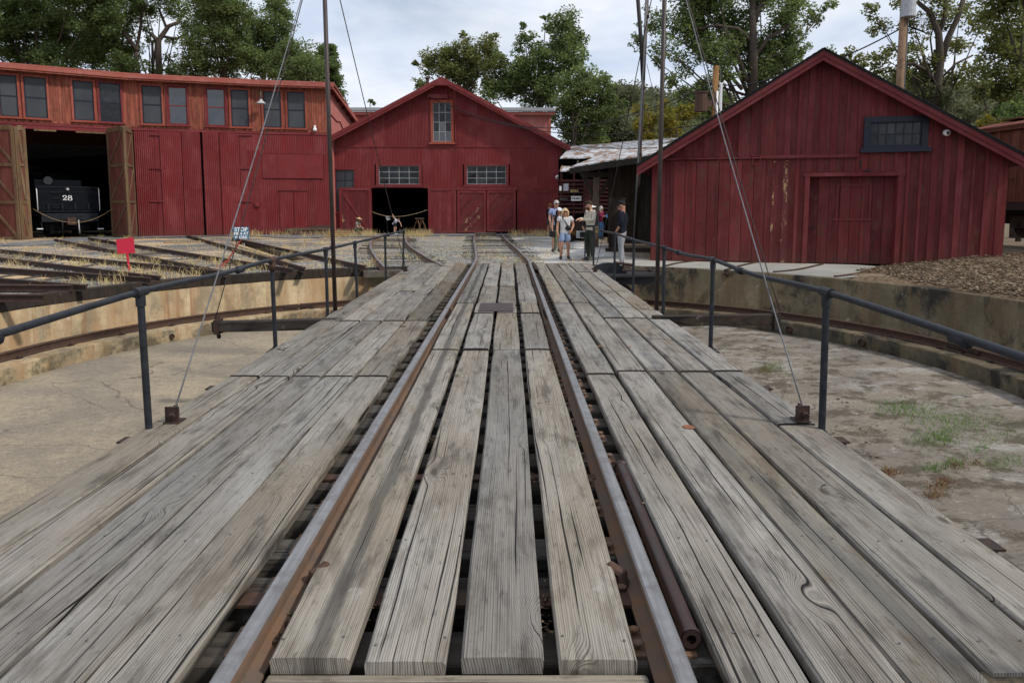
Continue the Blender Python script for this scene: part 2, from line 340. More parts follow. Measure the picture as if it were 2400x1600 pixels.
m = NM('sky_glass'); p = m.pos(); a = m.noise(p, 1.7, 3); m.b.inputs['IOR'].default_value = 1.85; M['glass_sky'] = m.out((0.02, 0.024, 0.03), 0.05, 0, m.bump(a, 0.5, 0.06), 0.5)
m = NM('screened_glass'); p = m.pos(); a = m.noise(p, 0.8, 3); c = m.mix(m.mr(a, 0.3, 0.7), (0.030, 0.035, 0.042), (0.058, 0.064, 0.073)); M['screen'] = m.out(c, 0.5, 0, None, 0.3)
M['shingle'] = plain('black_shingle', (0.022, 0.022, 0.022), 0.9, 0, 0.4, 12)
m = NM('grey_roofing'); p = m.pos(); a = m.noise(m.vm('MULTIPLY', p, (0.6, 6, 14)), 1, 4); b = m.noise(p, 5, 5, 0.7)
c = m.mix(m.mr(a, 0.35, 0.7), (0.12, 0.12, 0.127), (0.19, 0.19, 0.197)); c = m.mix(m.math('MULTIPLY', m.mr(b, 0.55, 0.7), 0.4), c, (0.30, 0.27, 0.2)); M['roof_grey'] = m.out(c, 0.9)
m = NM('rusted_tin_roof'); p = m.pos(); a = m.noise(m.vm('MULTIPLY', p, (2.4, 0.55, 0.55)), 1, 5, 0.65, 0.4); b = m.noise(p, 3, 5, 0.7)
c = m.mix(m.mr(a, 0.44, 0.57, 0, 1, True), (0.56, 0.57, 0.59), (0.25, 0.14, 0.09)); c = m.mix(m.math('MULTIPLY', m.mr(b, 0.5, 0.7), 0.5), c, (0.42, 0.36, 0.31)); M['tin'] = m.out(c, 0.5, 0.3)
# ground and pit
def concrete(name, base, stain, dark, darkamt=0.8, rust=1.0):
    m = NM(name); p = m.pos(); s_ = m.sep(p)
    a = m.noise(p, 1.1, 6, 0.7); b = m.noise(m.vm('MULTIPLY', p, (2.3, 2.3, 0.35)), 1, 5, 0.65); f = m.noise(p, 24, 5, 0.7)
    c = m.mix(m.mr(a, 0.36, 0.62), tuple(k*1.08 for k in base), tuple(k*0.62 for k in base)); c = m.mix(m.math('MULTIPLY', m.mr(b, 0.46, 0.62), 0.85), c, stain)
    d = m.noise(m.vm('MULTIPLY', p, (1.2, 1.2, 0.8)), 0.75, 7, 0.75)
    c = m.mix(m.math('MULTIPLY', m.mr(d, 0.485, 0.585), darkamt), c, dark)
    rs = m.noise(m.vm('MULTIPLY', p, (3.4, 3.4, 0.25)), 1.3, 4, 0.6); c = m.mix(m.math('MULTIPLY', m.mr(rs, 0.56, 0.68), 0.7*rust), c, (0.19, 0.085, 0.035))
    bd = m.math('FRACT', m.math('MULTIPLY', s_[2], 7.0)); c = m.mix(m.math('MULTIPLY', m.mr(bd, 0.0, 0.06, 1, 0), 0.25), c, dark)
    w = m.noise(p, 2.6, 6, 0.75); c = m.mix(m.math('MULTIPLY', m.mr(w, 0.64, 0.70), 0.6), c, (0.52, 0.48, 0.41))
    cv = m.vm('ADD', p, m.noise(p, 1.5, 3, 0.5, 0, True)); ck = m.vor(cv, 0.7, 'Distance', 1, 'DISTANCE_TO_EDGE')
    c = m.mix(m.math('MULTIPLY', m.mr(ck, 0.0, 0.012, 1, 0), 0.16), c, tuple(k*0.25 for k in base))
    lm = m.math('MULTIPLY', m.mr(s_[2], -0.93, -0.99), m.mr(m.noise(p, 1.3, 6, 0.75), 0.46, 0.56)); c = m.mix(m.math('MULTIPLY', lm, 0.8), c, (0.07, 0.062, 0.042))
    c = m.mix(m.math('MULTIPLY', m.mr(f, 0.5, 0.75), 0.3), c, tuple(k*0.4 for k in base))
    return m.out(c, 0.9, 0, m.bump(m.math('ADD', f, m.math('MULTIPLY', a, 2)), 0.5, 0.01), 0.2)
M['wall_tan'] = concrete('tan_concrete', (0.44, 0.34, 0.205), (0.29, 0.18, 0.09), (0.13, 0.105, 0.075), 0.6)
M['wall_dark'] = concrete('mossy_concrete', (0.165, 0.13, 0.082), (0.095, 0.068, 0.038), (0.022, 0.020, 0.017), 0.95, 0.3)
m = NM('pit_concrete_floor'); p = m.pos(); s_ = m.sep(p)
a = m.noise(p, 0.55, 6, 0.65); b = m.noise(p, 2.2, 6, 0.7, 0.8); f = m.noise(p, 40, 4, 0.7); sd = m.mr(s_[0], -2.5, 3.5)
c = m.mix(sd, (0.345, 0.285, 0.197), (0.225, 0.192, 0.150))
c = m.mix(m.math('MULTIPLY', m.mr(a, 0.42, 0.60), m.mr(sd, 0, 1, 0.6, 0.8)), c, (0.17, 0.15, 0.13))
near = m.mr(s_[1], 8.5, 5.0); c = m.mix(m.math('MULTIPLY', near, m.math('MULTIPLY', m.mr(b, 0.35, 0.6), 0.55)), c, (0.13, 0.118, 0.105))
ws = m.noise(m.vm('MULTIPLY', p, (0.8, 1.7, 1)), 0.9, 7, 0.7, 0.5); c = m.mix(m.math('MULTIPLY', m.mr(ws, 0.52, 0.66), m.mr(sd, 0.5, 1, 0.0, 0.7)), c, (0.40, 0.385, 0.36))
ms = m.noise(p, 1.6, 7, 0.78); c = m.mix(m.math('MULTIPLY', m.mr(ms, 0.50, 0.57), m.mr(sd, 0.55, 1, 0.0, 0.85)), c, (0.062, 0.047, 0.03))
c = m.mix(m.math('MULTIPLY', m.mr(f, 0.45, 0.62), 0.5), c, (0.12, 0.10, 0.08))
sp = m.noise(p, 9, 6, 0.8); c = m.mix(m.math('MULTIPLY', m.mr(sp, 0.50, 0.66), 0.6), c, (0.13, 0.11, 0.09)); c = m.mix(m.math('MULTIPLY', m.mr(sp, 0.42, 0.30), 0.5), c, (0.50, 0.46, 0.39))
ck = m.vor(m.vm('ADD', m.vm('MULTIPLY', p, (0.35, 0.6, 1)), m.vm('MULTIPLY', m.noise(p, 1.2, 4, 0.6, 0, True), (0.35, 0.35, 0))), 1, 'Distance', 1, 'DISTANCE_TO_EDGE')
c = m.mix(m.math('MULTIPLY', m.mr(ck, 0.0, 0.007, 1, 0), 0.65), c, (0.05, 0.042, 0.034))
M['pit_floor'] = m.out(c, 0.92, 0, m.bump(m.math('ADD', f, m.math('MULTIPLY', b, 2)), 0.5, 0.008), 0.2)
m = NM('gravel_yard'); p = m.pos(); s_ = m.sep(p)
v = m.vor(p, 16, 'Color'); vd = m.vor(p, 16); st = m.sep(v)[0]
big = m.noise(p, 0.33, 5, 0.65); big2 = m.noise(m.vm('MULTIPLY', p, (0.5, 1.3, 1)), 0.8, 5, 0.7); blu = m.noise(p, 0.21, 4, 0.6)
c = m.mix(st, (0.17, 0.172, 0.165), (0.40, 0.40, 0.375)); c = m.mix(m.math('MULTIPLY', m.mr(vd, 0.3, 0.7), 0.8), c, (0.11, 0.10, 0.085))
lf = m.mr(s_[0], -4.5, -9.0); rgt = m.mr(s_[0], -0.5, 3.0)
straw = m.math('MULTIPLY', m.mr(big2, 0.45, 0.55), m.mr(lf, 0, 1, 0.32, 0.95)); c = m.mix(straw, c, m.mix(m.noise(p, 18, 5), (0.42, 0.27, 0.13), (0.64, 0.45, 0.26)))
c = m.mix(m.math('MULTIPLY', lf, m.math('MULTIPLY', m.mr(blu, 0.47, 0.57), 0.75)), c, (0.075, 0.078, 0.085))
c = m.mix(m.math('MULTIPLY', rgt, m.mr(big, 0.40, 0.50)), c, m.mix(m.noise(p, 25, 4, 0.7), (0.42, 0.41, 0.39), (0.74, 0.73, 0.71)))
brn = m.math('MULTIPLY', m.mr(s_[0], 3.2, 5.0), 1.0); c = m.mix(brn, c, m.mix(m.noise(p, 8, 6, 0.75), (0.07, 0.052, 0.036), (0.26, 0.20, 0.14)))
M['gravel'] = m.out(c, 0.95, 0, m.bump(m.math('SUBTRACT', 1.0, vd), 0.8, 0.03), 0.15)
m = NM('stone_grey'); ir = m.isl(); c = m.ramp(ir, [(0, (0.14, 0.135, 0.125)), (0.6, (0.29, 0.285, 0.26)), (1, (0.46, 0.45, 0.42))]); M['stone'] = m.out(c, 0.9)
m = NM('asphalt'); p = m.pos(); a = m.noise(p, 0.6, 5, 0.7); f = m.noise(p, 60, 3); c = m.mix(m.mr(a, 0.35, 0.65), (0.10, 0.10, 0.105), (0.185, 0.185, 0.19)); c = m.mix(m.math('MULTIPLY', m.mr(f, 0.5, 0.7), 0.3), c, (0.25, 0.25, 0.25)); M['asphalt'] = m.out(c, 0.9, 0, m.bump(f, 0.3, 0.004))
m = NM('apron_concrete'); p = m.pos(); a = m.noise(p, 0.9, 6, 0.7); f = m.noise(p, 30, 4); c = m.mix(m.mr(a, 0.35, 0.65), (0.27, 0.255, 0.22), (0.38, 0.36, 0.32)); c = m.mix(m.math('MULTIPLY', m.mr(f, 0.5, 0.7), 0.3), c, (0.25, 0.23, 0.19)); M['apron'] = m.out(c, 0.9)
m = NM('wood_chips'); ir = m.isl(); c = m.ramp(ir, [(0, (0.045, 0.032, 0.020)), (0.6, (0.14, 0.095, 0.058)), (0.9, (0.25, 0.18, 0.115)), (1, (0.40, 0.33, 0.25))]); M['chip'] = m.out(c, 0.95)
m = NM('chip_soil'); p = m.pos(); a = m.noise(p, 13, 7, 0.8); b = m.noise(p, 1.2, 4); c = m.ramp(a, [(0.36, (0.03, 0.021, 0.015)), (0.5, (0.12, 0.083, 0.052)), (0.64, (0.34, 0.26, 0.175))]); c = m.mix(m.math('MULTIPLY', m.mr(b, 0.5, 0.7), 0.5), c, (0.30, 0.24, 0.17)); M['chipsoil'] = m.out(c, 0.95, 0, m.bump(a, 0.8, 0.02), 0.1)
def leafmat(name, a, b, c3, trans=0.5):
    m = NM(name); ir = m.isl(); n = m.noise(m.pos(), 0.55, 3)
    c = m.ramp(ir, [(0, a), (0.6, b), (1, c3)]); c = m.hsv(c, 0.5, 1, m.mr(n, 0.3, 0.7, 0.72, 1.25))
    m.out(m.hsv(c, 0.5, 0.97, 1.3), 0.6, 0, None, 0.25); t = m.t.nodes.new('ShaderNodeBsdfTranslucent'); m.lk(m.hsv(c, 0.48, 1.1, 1.75), t.inputs[0])
    x = m.t.nodes.new('ShaderNodeMixShader'); x.inputs[0].default_value = trans
    o = m.t.nodes['Material Output']; m.t.links.new(m.b.outputs[0], x.inputs[1]); m.t.links.new(t.outputs[0], x.inputs[2]); m.t.links.new(x.outputs[0], o.inputs[0])
    return m.m
M['leaf_dark'] = leafmat('oak_leaves_dark', (0.045, 0.072, 0.026), (0.080, 0.120, 0.040), (0.14, 0.185, 0.065))
M['leaf_mid'] = leafmat('oak_leaves', (0.062, 0.092, 0.033), (0.105, 0.150, 0.052), (0.17, 0.21, 0.08))
M['leaf_yell'] = leafmat('turning_leaves', (0.07, 0.085, 0.02), (0.15, 0.15, 0.03), (0.30, 0.235, 0.04))
M['leaf_olive'] = leafmat('grey_green_leaves', (0.05, 0.06, 0.032), (0.085, 0.095, 0.048), (0.13, 0.14, 0.08))
M['leaf_gold'] = leafmat('brownish_oak_leaves', (0.068, 0.088, 0.029), (0.118, 0.140, 0.044), (0.19, 0.19, 0.068))
M['bark'] = plain('bark', (0.075, 0.06, 0.048), 0.95, 0, 0.45, 10)
M['straw'] = leafmat('dry_grass', (0.36, 0.26, 0.12), (0.46, 0.36, 0.17), (0.40, 0.38, 0.16), 0.2)
M['weed'] = leafmat('green_weed', (0.05, 0.115, 0.025), (0.095, 0.175, 0.04), (0.19, 0.215, 0.085), 0.3)
M['weed_red'] = leafmat('reddish_weed', (0.11, 0.055, 0.028), (0.17, 0.09, 0.045), (0.16, 0.17, 0.06), 0.2)
# ------------------------------------------------------------------ ground, pit, tracks
PC = Vector((0, 10.95)); RW = 8.82
GZ = -0.10
def pol(r, a, z): return (PC.x + r*math.cos(a), PC.y + r*math.sin(a), z)
def gz(x, y):
    z = GZ
    if x > 12: z += 0.25*min(1, (x-12)/4)*min(1, max(0, (y-14)/5))
    return z
def ring(name, radii, zf, a0, a1, n, mat, kind='structure'):
    v = []; f = []
    for i in range(n+1):
        a = a0 + (a1-a0)*i/n
        for r_ in radii:
            x, y, _ = pol(r_, a, 0); v.append((x, y, zf(x, y, r_)))
    k = len(radii)
    for i in range(n):
        for j in range(k-1):
            f.append((i*k+j, i*k+j+1, (i+1)*k+j+1, (i+1)*k+j))
    return tag(npmesh(name, v, f, mat, loops=4), kind=kind)
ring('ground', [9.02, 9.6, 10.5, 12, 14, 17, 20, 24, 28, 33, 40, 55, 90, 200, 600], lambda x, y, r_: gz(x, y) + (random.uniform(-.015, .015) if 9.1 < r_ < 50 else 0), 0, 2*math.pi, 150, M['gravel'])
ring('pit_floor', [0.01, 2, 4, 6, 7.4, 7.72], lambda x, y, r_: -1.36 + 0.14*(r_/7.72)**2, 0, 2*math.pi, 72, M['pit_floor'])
def strip(name, prof, a0, a1, n, mat, jit=0.0):
    v = []; f = []; k = len(prof)
    for i in range(n+1):
        a = a0+(a1-a0)*i/n
        for (r_, z) in prof: v.append(pol(r_+random.uniform(-jit, jit), a, z+random.uniform(-jit, jit)))
    for i in range(n):
        for j in range(k-1): f.append((i*k+j, (i+1)*k+j, (i+1)*k+j+1, i*k+j+1))
    return tag(npmesh(name, v, f, mat), kind='structure')
AL0, AL1 = R(93), R(268)
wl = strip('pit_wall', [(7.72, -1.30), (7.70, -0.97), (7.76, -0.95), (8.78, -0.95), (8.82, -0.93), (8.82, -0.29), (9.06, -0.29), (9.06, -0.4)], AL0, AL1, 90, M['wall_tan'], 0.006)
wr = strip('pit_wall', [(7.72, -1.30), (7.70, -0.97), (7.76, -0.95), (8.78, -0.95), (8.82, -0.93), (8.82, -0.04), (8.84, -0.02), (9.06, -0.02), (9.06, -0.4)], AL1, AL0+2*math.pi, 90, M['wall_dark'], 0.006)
# timbers round the rim
cu = thing('rim_timbers', (PC.x-RW, PC.y, -0.3), 'dark curved ring of heavy timbers along the left rim of the turntable pit', 'kerb timbers')
a = AL0 + R(2); i = 0
while a < AL1 - R(2):
    da = random.uniform(R(10), R(13)); a2 = min(a+da, AL1)
    p, q = Vector(pol(8.99, a, 0)), Vector(pol(8.99, a2, 0)); q = p + (q-p)*0.996
    mb = MB(); zt = -0.06 + random.uniform(-.012, .012)
    mb.bar((p.x, p.y, zt-0.115), (q.x, q.y, zt-0.115), 0.24, 0.23)
    o = mb.build('timber', M['timber'], cu, bevel=0.012); a = a2
# drain holes in the ledge
for aa in (R(152), R(22), R(35)):
    p = Vector(pol(7.69, aa, -1.10)); d = Vector((-math.cos(aa), -math.sin(aa), 0))
    mb = MB(); mb.tube([p - d*0.1, p + d*0.035], 0.075 if aa < 1.5 else .045, 14, cap=False); mb.tube([p-d*.01, p + d*0.005], 0.07 if aa < 1.5 else .042, 14)
    tag(mb.build('drain_pipe', [M['rust']]), {152: 'small round drain hole low in the tan pit ledge on the left', 22: 'wide rusty drain pipe mouth in the right pit ledge', 35: 'small drain pipe mouth in the right pit ledge near the push beam'}[round(math.degrees(aa))], 'drain pipe')
PROF = [(-.065,0),(.065,0),(.065,.012),(.012,.032),(.012,.098),(.034,.108),(.034,.133),(.026,.14),(-.026,.14),(-.034,.133),(-.034,.108),(-.012,.098),(-.012,.032),(-.065,.012)]
def rail(mb, pts, closed=False):
    """sweeps a rail profile along points given at the rail's foot; slot 1 is the worn running face"""
    pts = [Vector(p) for p in pts]; b = len(mb.v); k = len(PROF); n = len(pts)
    for i, p in enumerate(pts):
        d = ((pts[(i+1) % n] - pts[i-1]) if closed else (pts[min(i+1, n-1)] - pts[max(i-1, 0)])); d.z = 0; d.normalize(); s_ = Vector((d.y, -d.x, 0))
        for (l, h) in PROF: mb.v.append(tuple(p + s_*l + Vector((0, 0, h))))
    for i in range(n if closed else n-1):
        for j in range(k):
            i2 = (i+1) % n
            mb.f.append((b+i*k+j, b+i*k+(j+1) % k, b+i2*k+(j+1) % k, b+i2*k+j)); mb.m.append(1 if j in (6, 7, 8) else 0)
    if not closed:
        mb.f.append(tuple(b+j for j in range(k))); mb.m.append(0); mb.f.append(tuple(b+(n-1)*k+j for j in range(k))[::-1]); mb.m.append(0)
RAILM = [M['railside'], M['railtop']]; RAILD = [M['rust_dark'], M['rust']]
rr = thing('ring_rail', (-8.1, 10.95, -0.95), 'circular rusty rail running on the ledge around the pit floor', 'rail')
for k in range(6):
    mb = MB(); rail(mb, [pol(8.1, R(60*k+8)+R(59.6)*t/26, -0.945) for t in range(27)]); mb.build('rail_section', [M['rust'], M['rust']], rr)
    a = R(60*k+8); mb = MB()
    for s_ in (-1, 1): mb.bar(pol(8.1+s_*.03, a-.045, -0.87), pol(8.1+s_*.03, a+.045, -0.87), .02, .07)
    mb.build('joint_bar', M['rust_dark'], rr)
for k in range(44):
    a = R(k*360/44+3); mb = MB(); mb.bar(pol(7.97, a, -0.943), pol(8.23, a, -0.943), 0.12, 0.016)
    for s_ in (-.09, .09): mb.ball(pol(8.1+s_, a, -0.925), .028, n=6, m=3)
    mb.build('rail_clip', M['rust_dark'], rr)

def polyline(pts, step=0.8):
    out = []
    for a, b in zip(pts[:-1], pts[1:]):
        a = Vector(a); b = Vector(b); n = max(1, int((b-a).length/step))
        for i in range(n): out.append(a+(b-a)*i/n)
    out.append(Vector(pts[-1])); return out
def catmull(P, n=8):
    P = [Vector(p) for p in P]; out = []
    for i in range(len(P)-1):
        p0, p1, p2, p3 = P[max(i-1, 0)], P[i], P[i+1], P[min(i+2, len(P)-1)]
        for k in range(n):
            t = k/n; out.append(0.5*((2*p1) + (p2-p0)*t + (2*p0-5*p1+4*p2-p3)*t*t + (3*p1-p0-3*p2+p3)*t**3))
    out.append(P[-1]); return out
ZF = -0.09
def track(label, pA, pB, mats=RAILM, ties=True, tie_z=-0.105, gap=(0.55, 0.75), tie0=0.2):
    """two rails (foot points) and the ties under them"""
    t = thing('railway_track', (pA[0]+pB[0])*0.5, label, 'railway track', 'tracks around the turntable')
    for P in (pA, pB):
        mb = MB(); rail(mb, P); mb.build('rail', mats, t)
    if ties:
        d = tie0; L = (pA[-1]-pA[0]).length; n = len(pA)
        while d < L-0.1:
            u = d/L*(n-1); i = min(int(u), n-2); f = u-i; a = pA[i].lerp(pA[i+1], f)
            v2 = d/L*(len(pB)-1); i = min(int(v2), len(pB)-2); b = pB[i].lerp(pB[i+1], v2-i)
            c = (a+b)/2; w = (b-a).normalized()*random.uniform(1.1, 1.3); z = tie_z + random.uniform(-.012, .018)
            mb = MB(); mb.bar((c.x-w.x, c.y-w.y, z-.06), (c.x+w.x, c.y+w.y, z-.06), .2, .15); mb.build('tie', M['tie'], t); d += random.uniform(*gap)
    return t
def GR(x, y):  # rail head seen at a pixel: its foot point
    p = G(x, y, 0.05); return Vector((p.x, p.y, ZF))
def straight(a, b, ext=0):
    a = GR(*a); b = GR(*b); d = (b-a).normalized(); return polyline([a, b + d*ext])
def par(pts, g=1.5, side=1):
    out = []
    for i, p in enumerate(pts):
        d = pts[min(i+1, len(pts)-1)] - pts[max(i-1, 0)]; d.z = 0; d.normalize(); out.append(p + Vector((d.y, -d.x, 0))*g*side)
    return out
def radial(a_end, far, ext):
    A = GR(*a_end); B = GR(*far); d = (B-A).normalized(); return A, d, (B-A).length+ext
T = []
for lab, (e1, f1), (e2, f2), ext in [
    ('rusty track leaving the pit rim furthest left, ending at the left frame edge', ((163, 668), (0, 663)), ((110, 688), (0, 690)), 8),
    ('rusty track in dry straw, between the leftmost track and the red flag sign', ((200, 667), (0, 650)), ((354, 650), (0, 628)), 8),
    ('rusty track passing just behind the post of the red flag sign', ((377, 646), (0, 602)), ((510, 634), (0, 585)), 6),
    ('track running from the pit rim to the locomotive in the open doorway', ((530, 636), (136, 561)), ((690, 629), (218, 558)), 1.0),
    ('track with an open inspection pit leading to the closed corrugated doors', ((714, 626), (452, 551)), ((856, 622), (541, 558)), 0.6)]:
    A, d, L = radial(e1, f1, ext); B, d2, L2 = radial(e2, f2, ext)
    dd = (d+d2).normalized()
    # hold the gauge: both rails share a direction and stand 1.5 m apart
    nrm = Vector((dd.y, -dd.x, 0)); s_ = 1 if (B-A).dot(nrm) > 0 else -1
    off = (B-A).dot(nrm)*s_
    if 'inspection' not in lab: A = A + nrm*s_*(off-1.5)/2; B = A + nrm*s_*1.5 + dd*(B-A).dot(dd)
    pa = polyline([A, A+dd*L]); pb = polyline([B, B+dd*L2])
    T.append(track(lab, pa, pb, RAILD, ties='inspection' not in lab, gap=(0.6, 0.9), tie0=1.9))
cl = catmull([GR(901, 624), GR(880, 600), GR(868, 577), GR(873, 562), GR(890, 553)], 7); cr = par(cl, 1.5, 1)
T.append(track('rusty track curving hard from the pit rim to the open barn doorway', cl, cr, RAILM))
ml = catmull([Vector((-.752, 19.76, ZF)), Vector((-.80, 21.5, ZF)), Vector((-1.07, 26.7, ZF)), Vector((-1.36, 31.8, ZF)), Vector((-1.60, 37.0, ZF)), Vector((-1.74, 41.0, ZF))], 6); mrr = par(ml, 1.504, 1)
T.append(track('track running straight on from the bridge to the closed barn doors', ml, mrr, RAILM))
# right: short curved rails cast into the concrete apron in front of the right barn
def GA(x, y, z=-0.118): p = G(x, y, -0.0); return Vector((p.x, p.y, z))
for lab, a, b in [('short curved track in the concrete apron ending at the sliding plank door', [(1561, 623), (1592, 616), (1640, 611)], [(1700, 633), (1735, 623), (1780, 613)]),
                  ('short curved track in the concrete apron ending at the recessed door', [(1814, 637), (1868, 632), (1928, 619)], [(1957, 648), (2015, 640), (2066, 624)])]:
    track(lab, catmull([GA(*p) for p in a], 6), catmull([GA(*p) for p in b], 6), RAILD, ties=False)

# sunken inspection pit between the rails of its track: a hole in the ground with concrete sides
ipq = [G(x, y, 0).xy for x, y in ((552, 566), (684, 606.5), (716, 604), (572, 562.5))]
gm_ = [o for o in bpy.data.objects if o.name == 'ground'][0]; bm = bmesh.new(); bm.from_mesh(gm_.data)
for i in range(4):
    p_, q_ = ipq[i], ipq[(i+1) % 4]; d_ = (q_-p_).normalized()
    near = [f_ for f_ in bm.faces if (f_.calc_center_median().xy - sum(ipq, Vector((0, 0)))/4).length < 14]
    ge = list({e for f_ in near for e in f_.edges}) + list({v_ for f_ in near for v_ in f_.verts}) + near
    bmesh.ops.bisect_plane(bm, geom=ge, plane_co=(p_.x, p_.y, 0), plane_no=(d_.y, -d_.x, 0))
def inquad(x, y, m_=0.0):
    sg = [(ipq[(i+1) % 4]-ipq[i]).normalized() for i in range(4)]; k = [sg[i].x*(y-ipq[i].y) - sg[i].y*(x-ipq[i].x) for i in range(4)]
    return all(v_ > -m_ for v_ in k) or all(v_ < m_ for v_ in k)
bmesh.ops.delete(bm, geom=[f_ for f_ in bm.faces if inquad(*f_.calc_center_median().xy, -.001)], context='FACES'); bm.to_mesh(gm_.data); bm.free()
ip = thing('inspection_pit', (ipq[0].x, ipq[0].y, -.7), 'sunken concrete inspection pit with stained walls between two rails', 'inspection pit')
for i, nm_ in enumerate(('side_wall', 'end_wall', 'side_wall', 'end_wall')):
    p_, q_ = ipq[i], ipq[(i+1) % 4]; d_ = (q_-p_).normalized(); c_ = sum(ipq, Vector((0, 0)))/4; n_ = Vector((d_.y, -d_.x)); n_ = n_ if n_.dot(c_-p_) < 0 else -n_
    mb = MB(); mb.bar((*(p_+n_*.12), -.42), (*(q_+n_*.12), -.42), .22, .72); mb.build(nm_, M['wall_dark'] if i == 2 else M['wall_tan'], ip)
mb = MB(); mb.add([(*p_, -.75) for p_ in ipq], [(0, 1, 2, 3)]); mb.build('pit_bottom', M['wall_dark'], ip)

# asphalt apron along the roundhouse and the middle barn
ap = [G(-60, 577, GZ), G(75, 577, GZ), G(260, 562, GZ), G(430, 556, GZ), G(560, 553, GZ), G(690, 560, GZ), G(760, 557, GZ), G(900, 555, GZ), G(1120, 553, GZ), G(1330, 553, GZ)]
back = [Vector((p.x, p.y+9, 0)) for p in ap]
v = [(p.x, p.y, gz(p.x, p.y)+0.030) for p in ap] + [(p.x, p.y, gz(p.x, p.y)+0.030) for p in back]; n = len(ap)
tag(npmesh('asphalt_apron', v, [(i, i+1, n+i+1, n+i) for i in range(n-1)], M['asphalt']), kind='structure')
# concrete apron before the right barn
apn = []
for k in range(9):
    a = R(77-5.6*k); apn.append(pol(8.95, a, -0.012))
bk = [W(x, 600, y) for x, y in ((1470, 22.5), (1530, 21.2), (1600, 21), (1700, 20.6), (1800, 20.2), (1900, 19.8), (2000, 19.4), (2090, 18.6), (2150, 17.2))]
v = apn + [(p.x, p.y, -0.010) for p in bk]; v = v + [(p[0], p[1], p[2]-0.12) for p in apn]
tag(npmesh('concrete_apron', v, [(i+1, i, 9+i, 10+i) for i in range(8)] + [(i, i+1, 18+i+1, 18+i) for i in range(8)], M['apron']), kind='structure')
# bank of wood chips at the right
v = []; f = []; nu, nv_ = 30, 24
for i in range(nu+1):
    a = R(40 - 69*i/nu)
    for j in range(nv_+1):
        r_ = 8.98 + 13*(j/nv_)**1.3; x, y, _ = pol(r_, a, 0)
        h = min(1, i/4)*min(1, (j+1)/4)
        v.append((x, y, -0.09 + h*(0.10 + 0.27*min(1, max(0, (r_-9.2)/5)) + random.uniform(-.025, .025))))
for i in range(nu):
    for j in range(nv_): f.append((i*(nv_+1)+j, i*(nv_+1)+j+1, (i+1)*(nv_+1)+j+1, (i+1)*(nv_+1)+j))
tag(npmesh('chip_bank', v, f, M['chipsoil'], smooth=True), kind='structure')
def bank_z(x, y):
    d = Vector((x, y)) - PC; r_ = d.length; a = math.degrees(math.atan2(d.y, d.x)); i = (40-a)/69*30
    if i < 0 or r_ < 8.98: return gz(x, y)
    h = min(1, i/4); return -0.09 + h*(0.10+0.27*min(1, max(0, (r_-9.2)/5)))
# loose stones, chips and grass
def scatter_bits(name, pts, smin, smax, mat, flat=0.6):
    pts = np.array(pts); n = len(pts)
    base = np.array([(1,0,0),(0,1,0),(-1,0,0),(0,-1,0),(0,0,1),(0,0,-1)], float)
    fac = np.array([(0,1,4),(1,2,4),(2,3,4),(3,0,4),(1,0,5),(2,1,5),(3,2,5),(0,3,5)])
    s_ = RNG.uniform(smin, smax, (n,1,1))*RNG.uniform(.6, 1.4, (n,6,1)); th = RNG.uniform(0, 6.28, n)
    b = np.repeat(base[None], n, 0)*s_*np.array([1, RNG.uniform(.5, 1), flat]); c, s2 = np.cos(th)[:, None], np.sin(th)[:, None]
    x = b[..., 0]*c - b[..., 1]*s2; y = b[..., 0]*s2 + b[..., 1]*c
    v = np.stack([x, y, b[..., 2]], -1) + pts[:, None, :]
    f = (fac[None] + (np.arange(n)*6)[:, None, None]).reshape(-1, 3)
    return tag(npmesh(name, v.reshape(-1, 3), f, mat, loops=3), kind='stuff')
pts = []
while len(pts) < 18000:
    sx = random.uniform(-20, 1420); sy = random.uniform(552, 640); p = G(sx, sy, GZ)
    d = (Vector((p.x, p.y))-PC).length
    if d < 9.05 or (sy < 566 and random.random() < .8): continue
    if p.x < -4 and random.random() < 0.45: continue
    if inquad(p.x, p.y, .05) or (p.x > 1.2 and random.random() < .93): continue
    pts.append((p.x, p.y, gz(p.x, p.y)+random.uniform(0, .02)))
scatter_bits('loose_gravel', pts, 0.014, 0.032, M['stone'])
pts = []
while len(pts) < 16000:
    q_ = pol(9.05+9*random.random()**1.4, R(random.uniform(-26, 38)), 0); p = Vector(q_)
    if p.x < 8.6+max(0, p.y-17)*.2 and p.y > 14: continue
    pts.append((p.x, p.y, bank_z(p.x, p.y)+random.uniform(.01, .045)))
scatter_bits('scattered_wood_chips', pts, 0.015, 0.055, M['chip'], 0.3)
def blades(name, pts, hmin, hmax, w, mat, spread=0.5):
    pts = np.array(pts); n = len(pts); h = RNG.uniform(hmin, hmax, n); th = RNG.uniform(0, 6.28, n); ln = RNG.normal(0, spread, (n, 2))*h[:, None]
    dx = np.stack([np.cos(th), np.sin(th), np.zeros(n)], 1)*w; tip = pts + np.stack([ln[:, 0], ln[:, 1], h], 1); mid = pts*0.5+tip*0.5 + np.stack([0*h, 0*h, h*.12], 1)
    v = np.stack([pts-dx, pts+dx, mid+dx*.7, mid-dx*.7, tip], 1).reshape(-1, 3)
    b = np.arange(n)[:, None]*5; f = np.concatenate([b+[0,1,2], b+[0,2,3], b+[3,2,4]], 0)
    return tag(npmesh(name, v, f, mat, loops=3), kind='stuff')
pts = []
for _ in range(750):
    sx = random.uniform(-20, 900) if random.random() < .8 else random.uniform(900, 1400); sy = random.uniform(556, 672); p = G(sx, sy, GZ)
    if (Vector((p.x, p.y))-PC).length < 9.1: continue
    if math.sin(p.x*1.3)+math.sin(p.y*0.9+p.x*.4) < -0.2: continue
    for k in range(random.randint(6, 22)): pts.append((p.x+random.gauss(0, .12), p.y+random.gauss(0, .12), GZ))
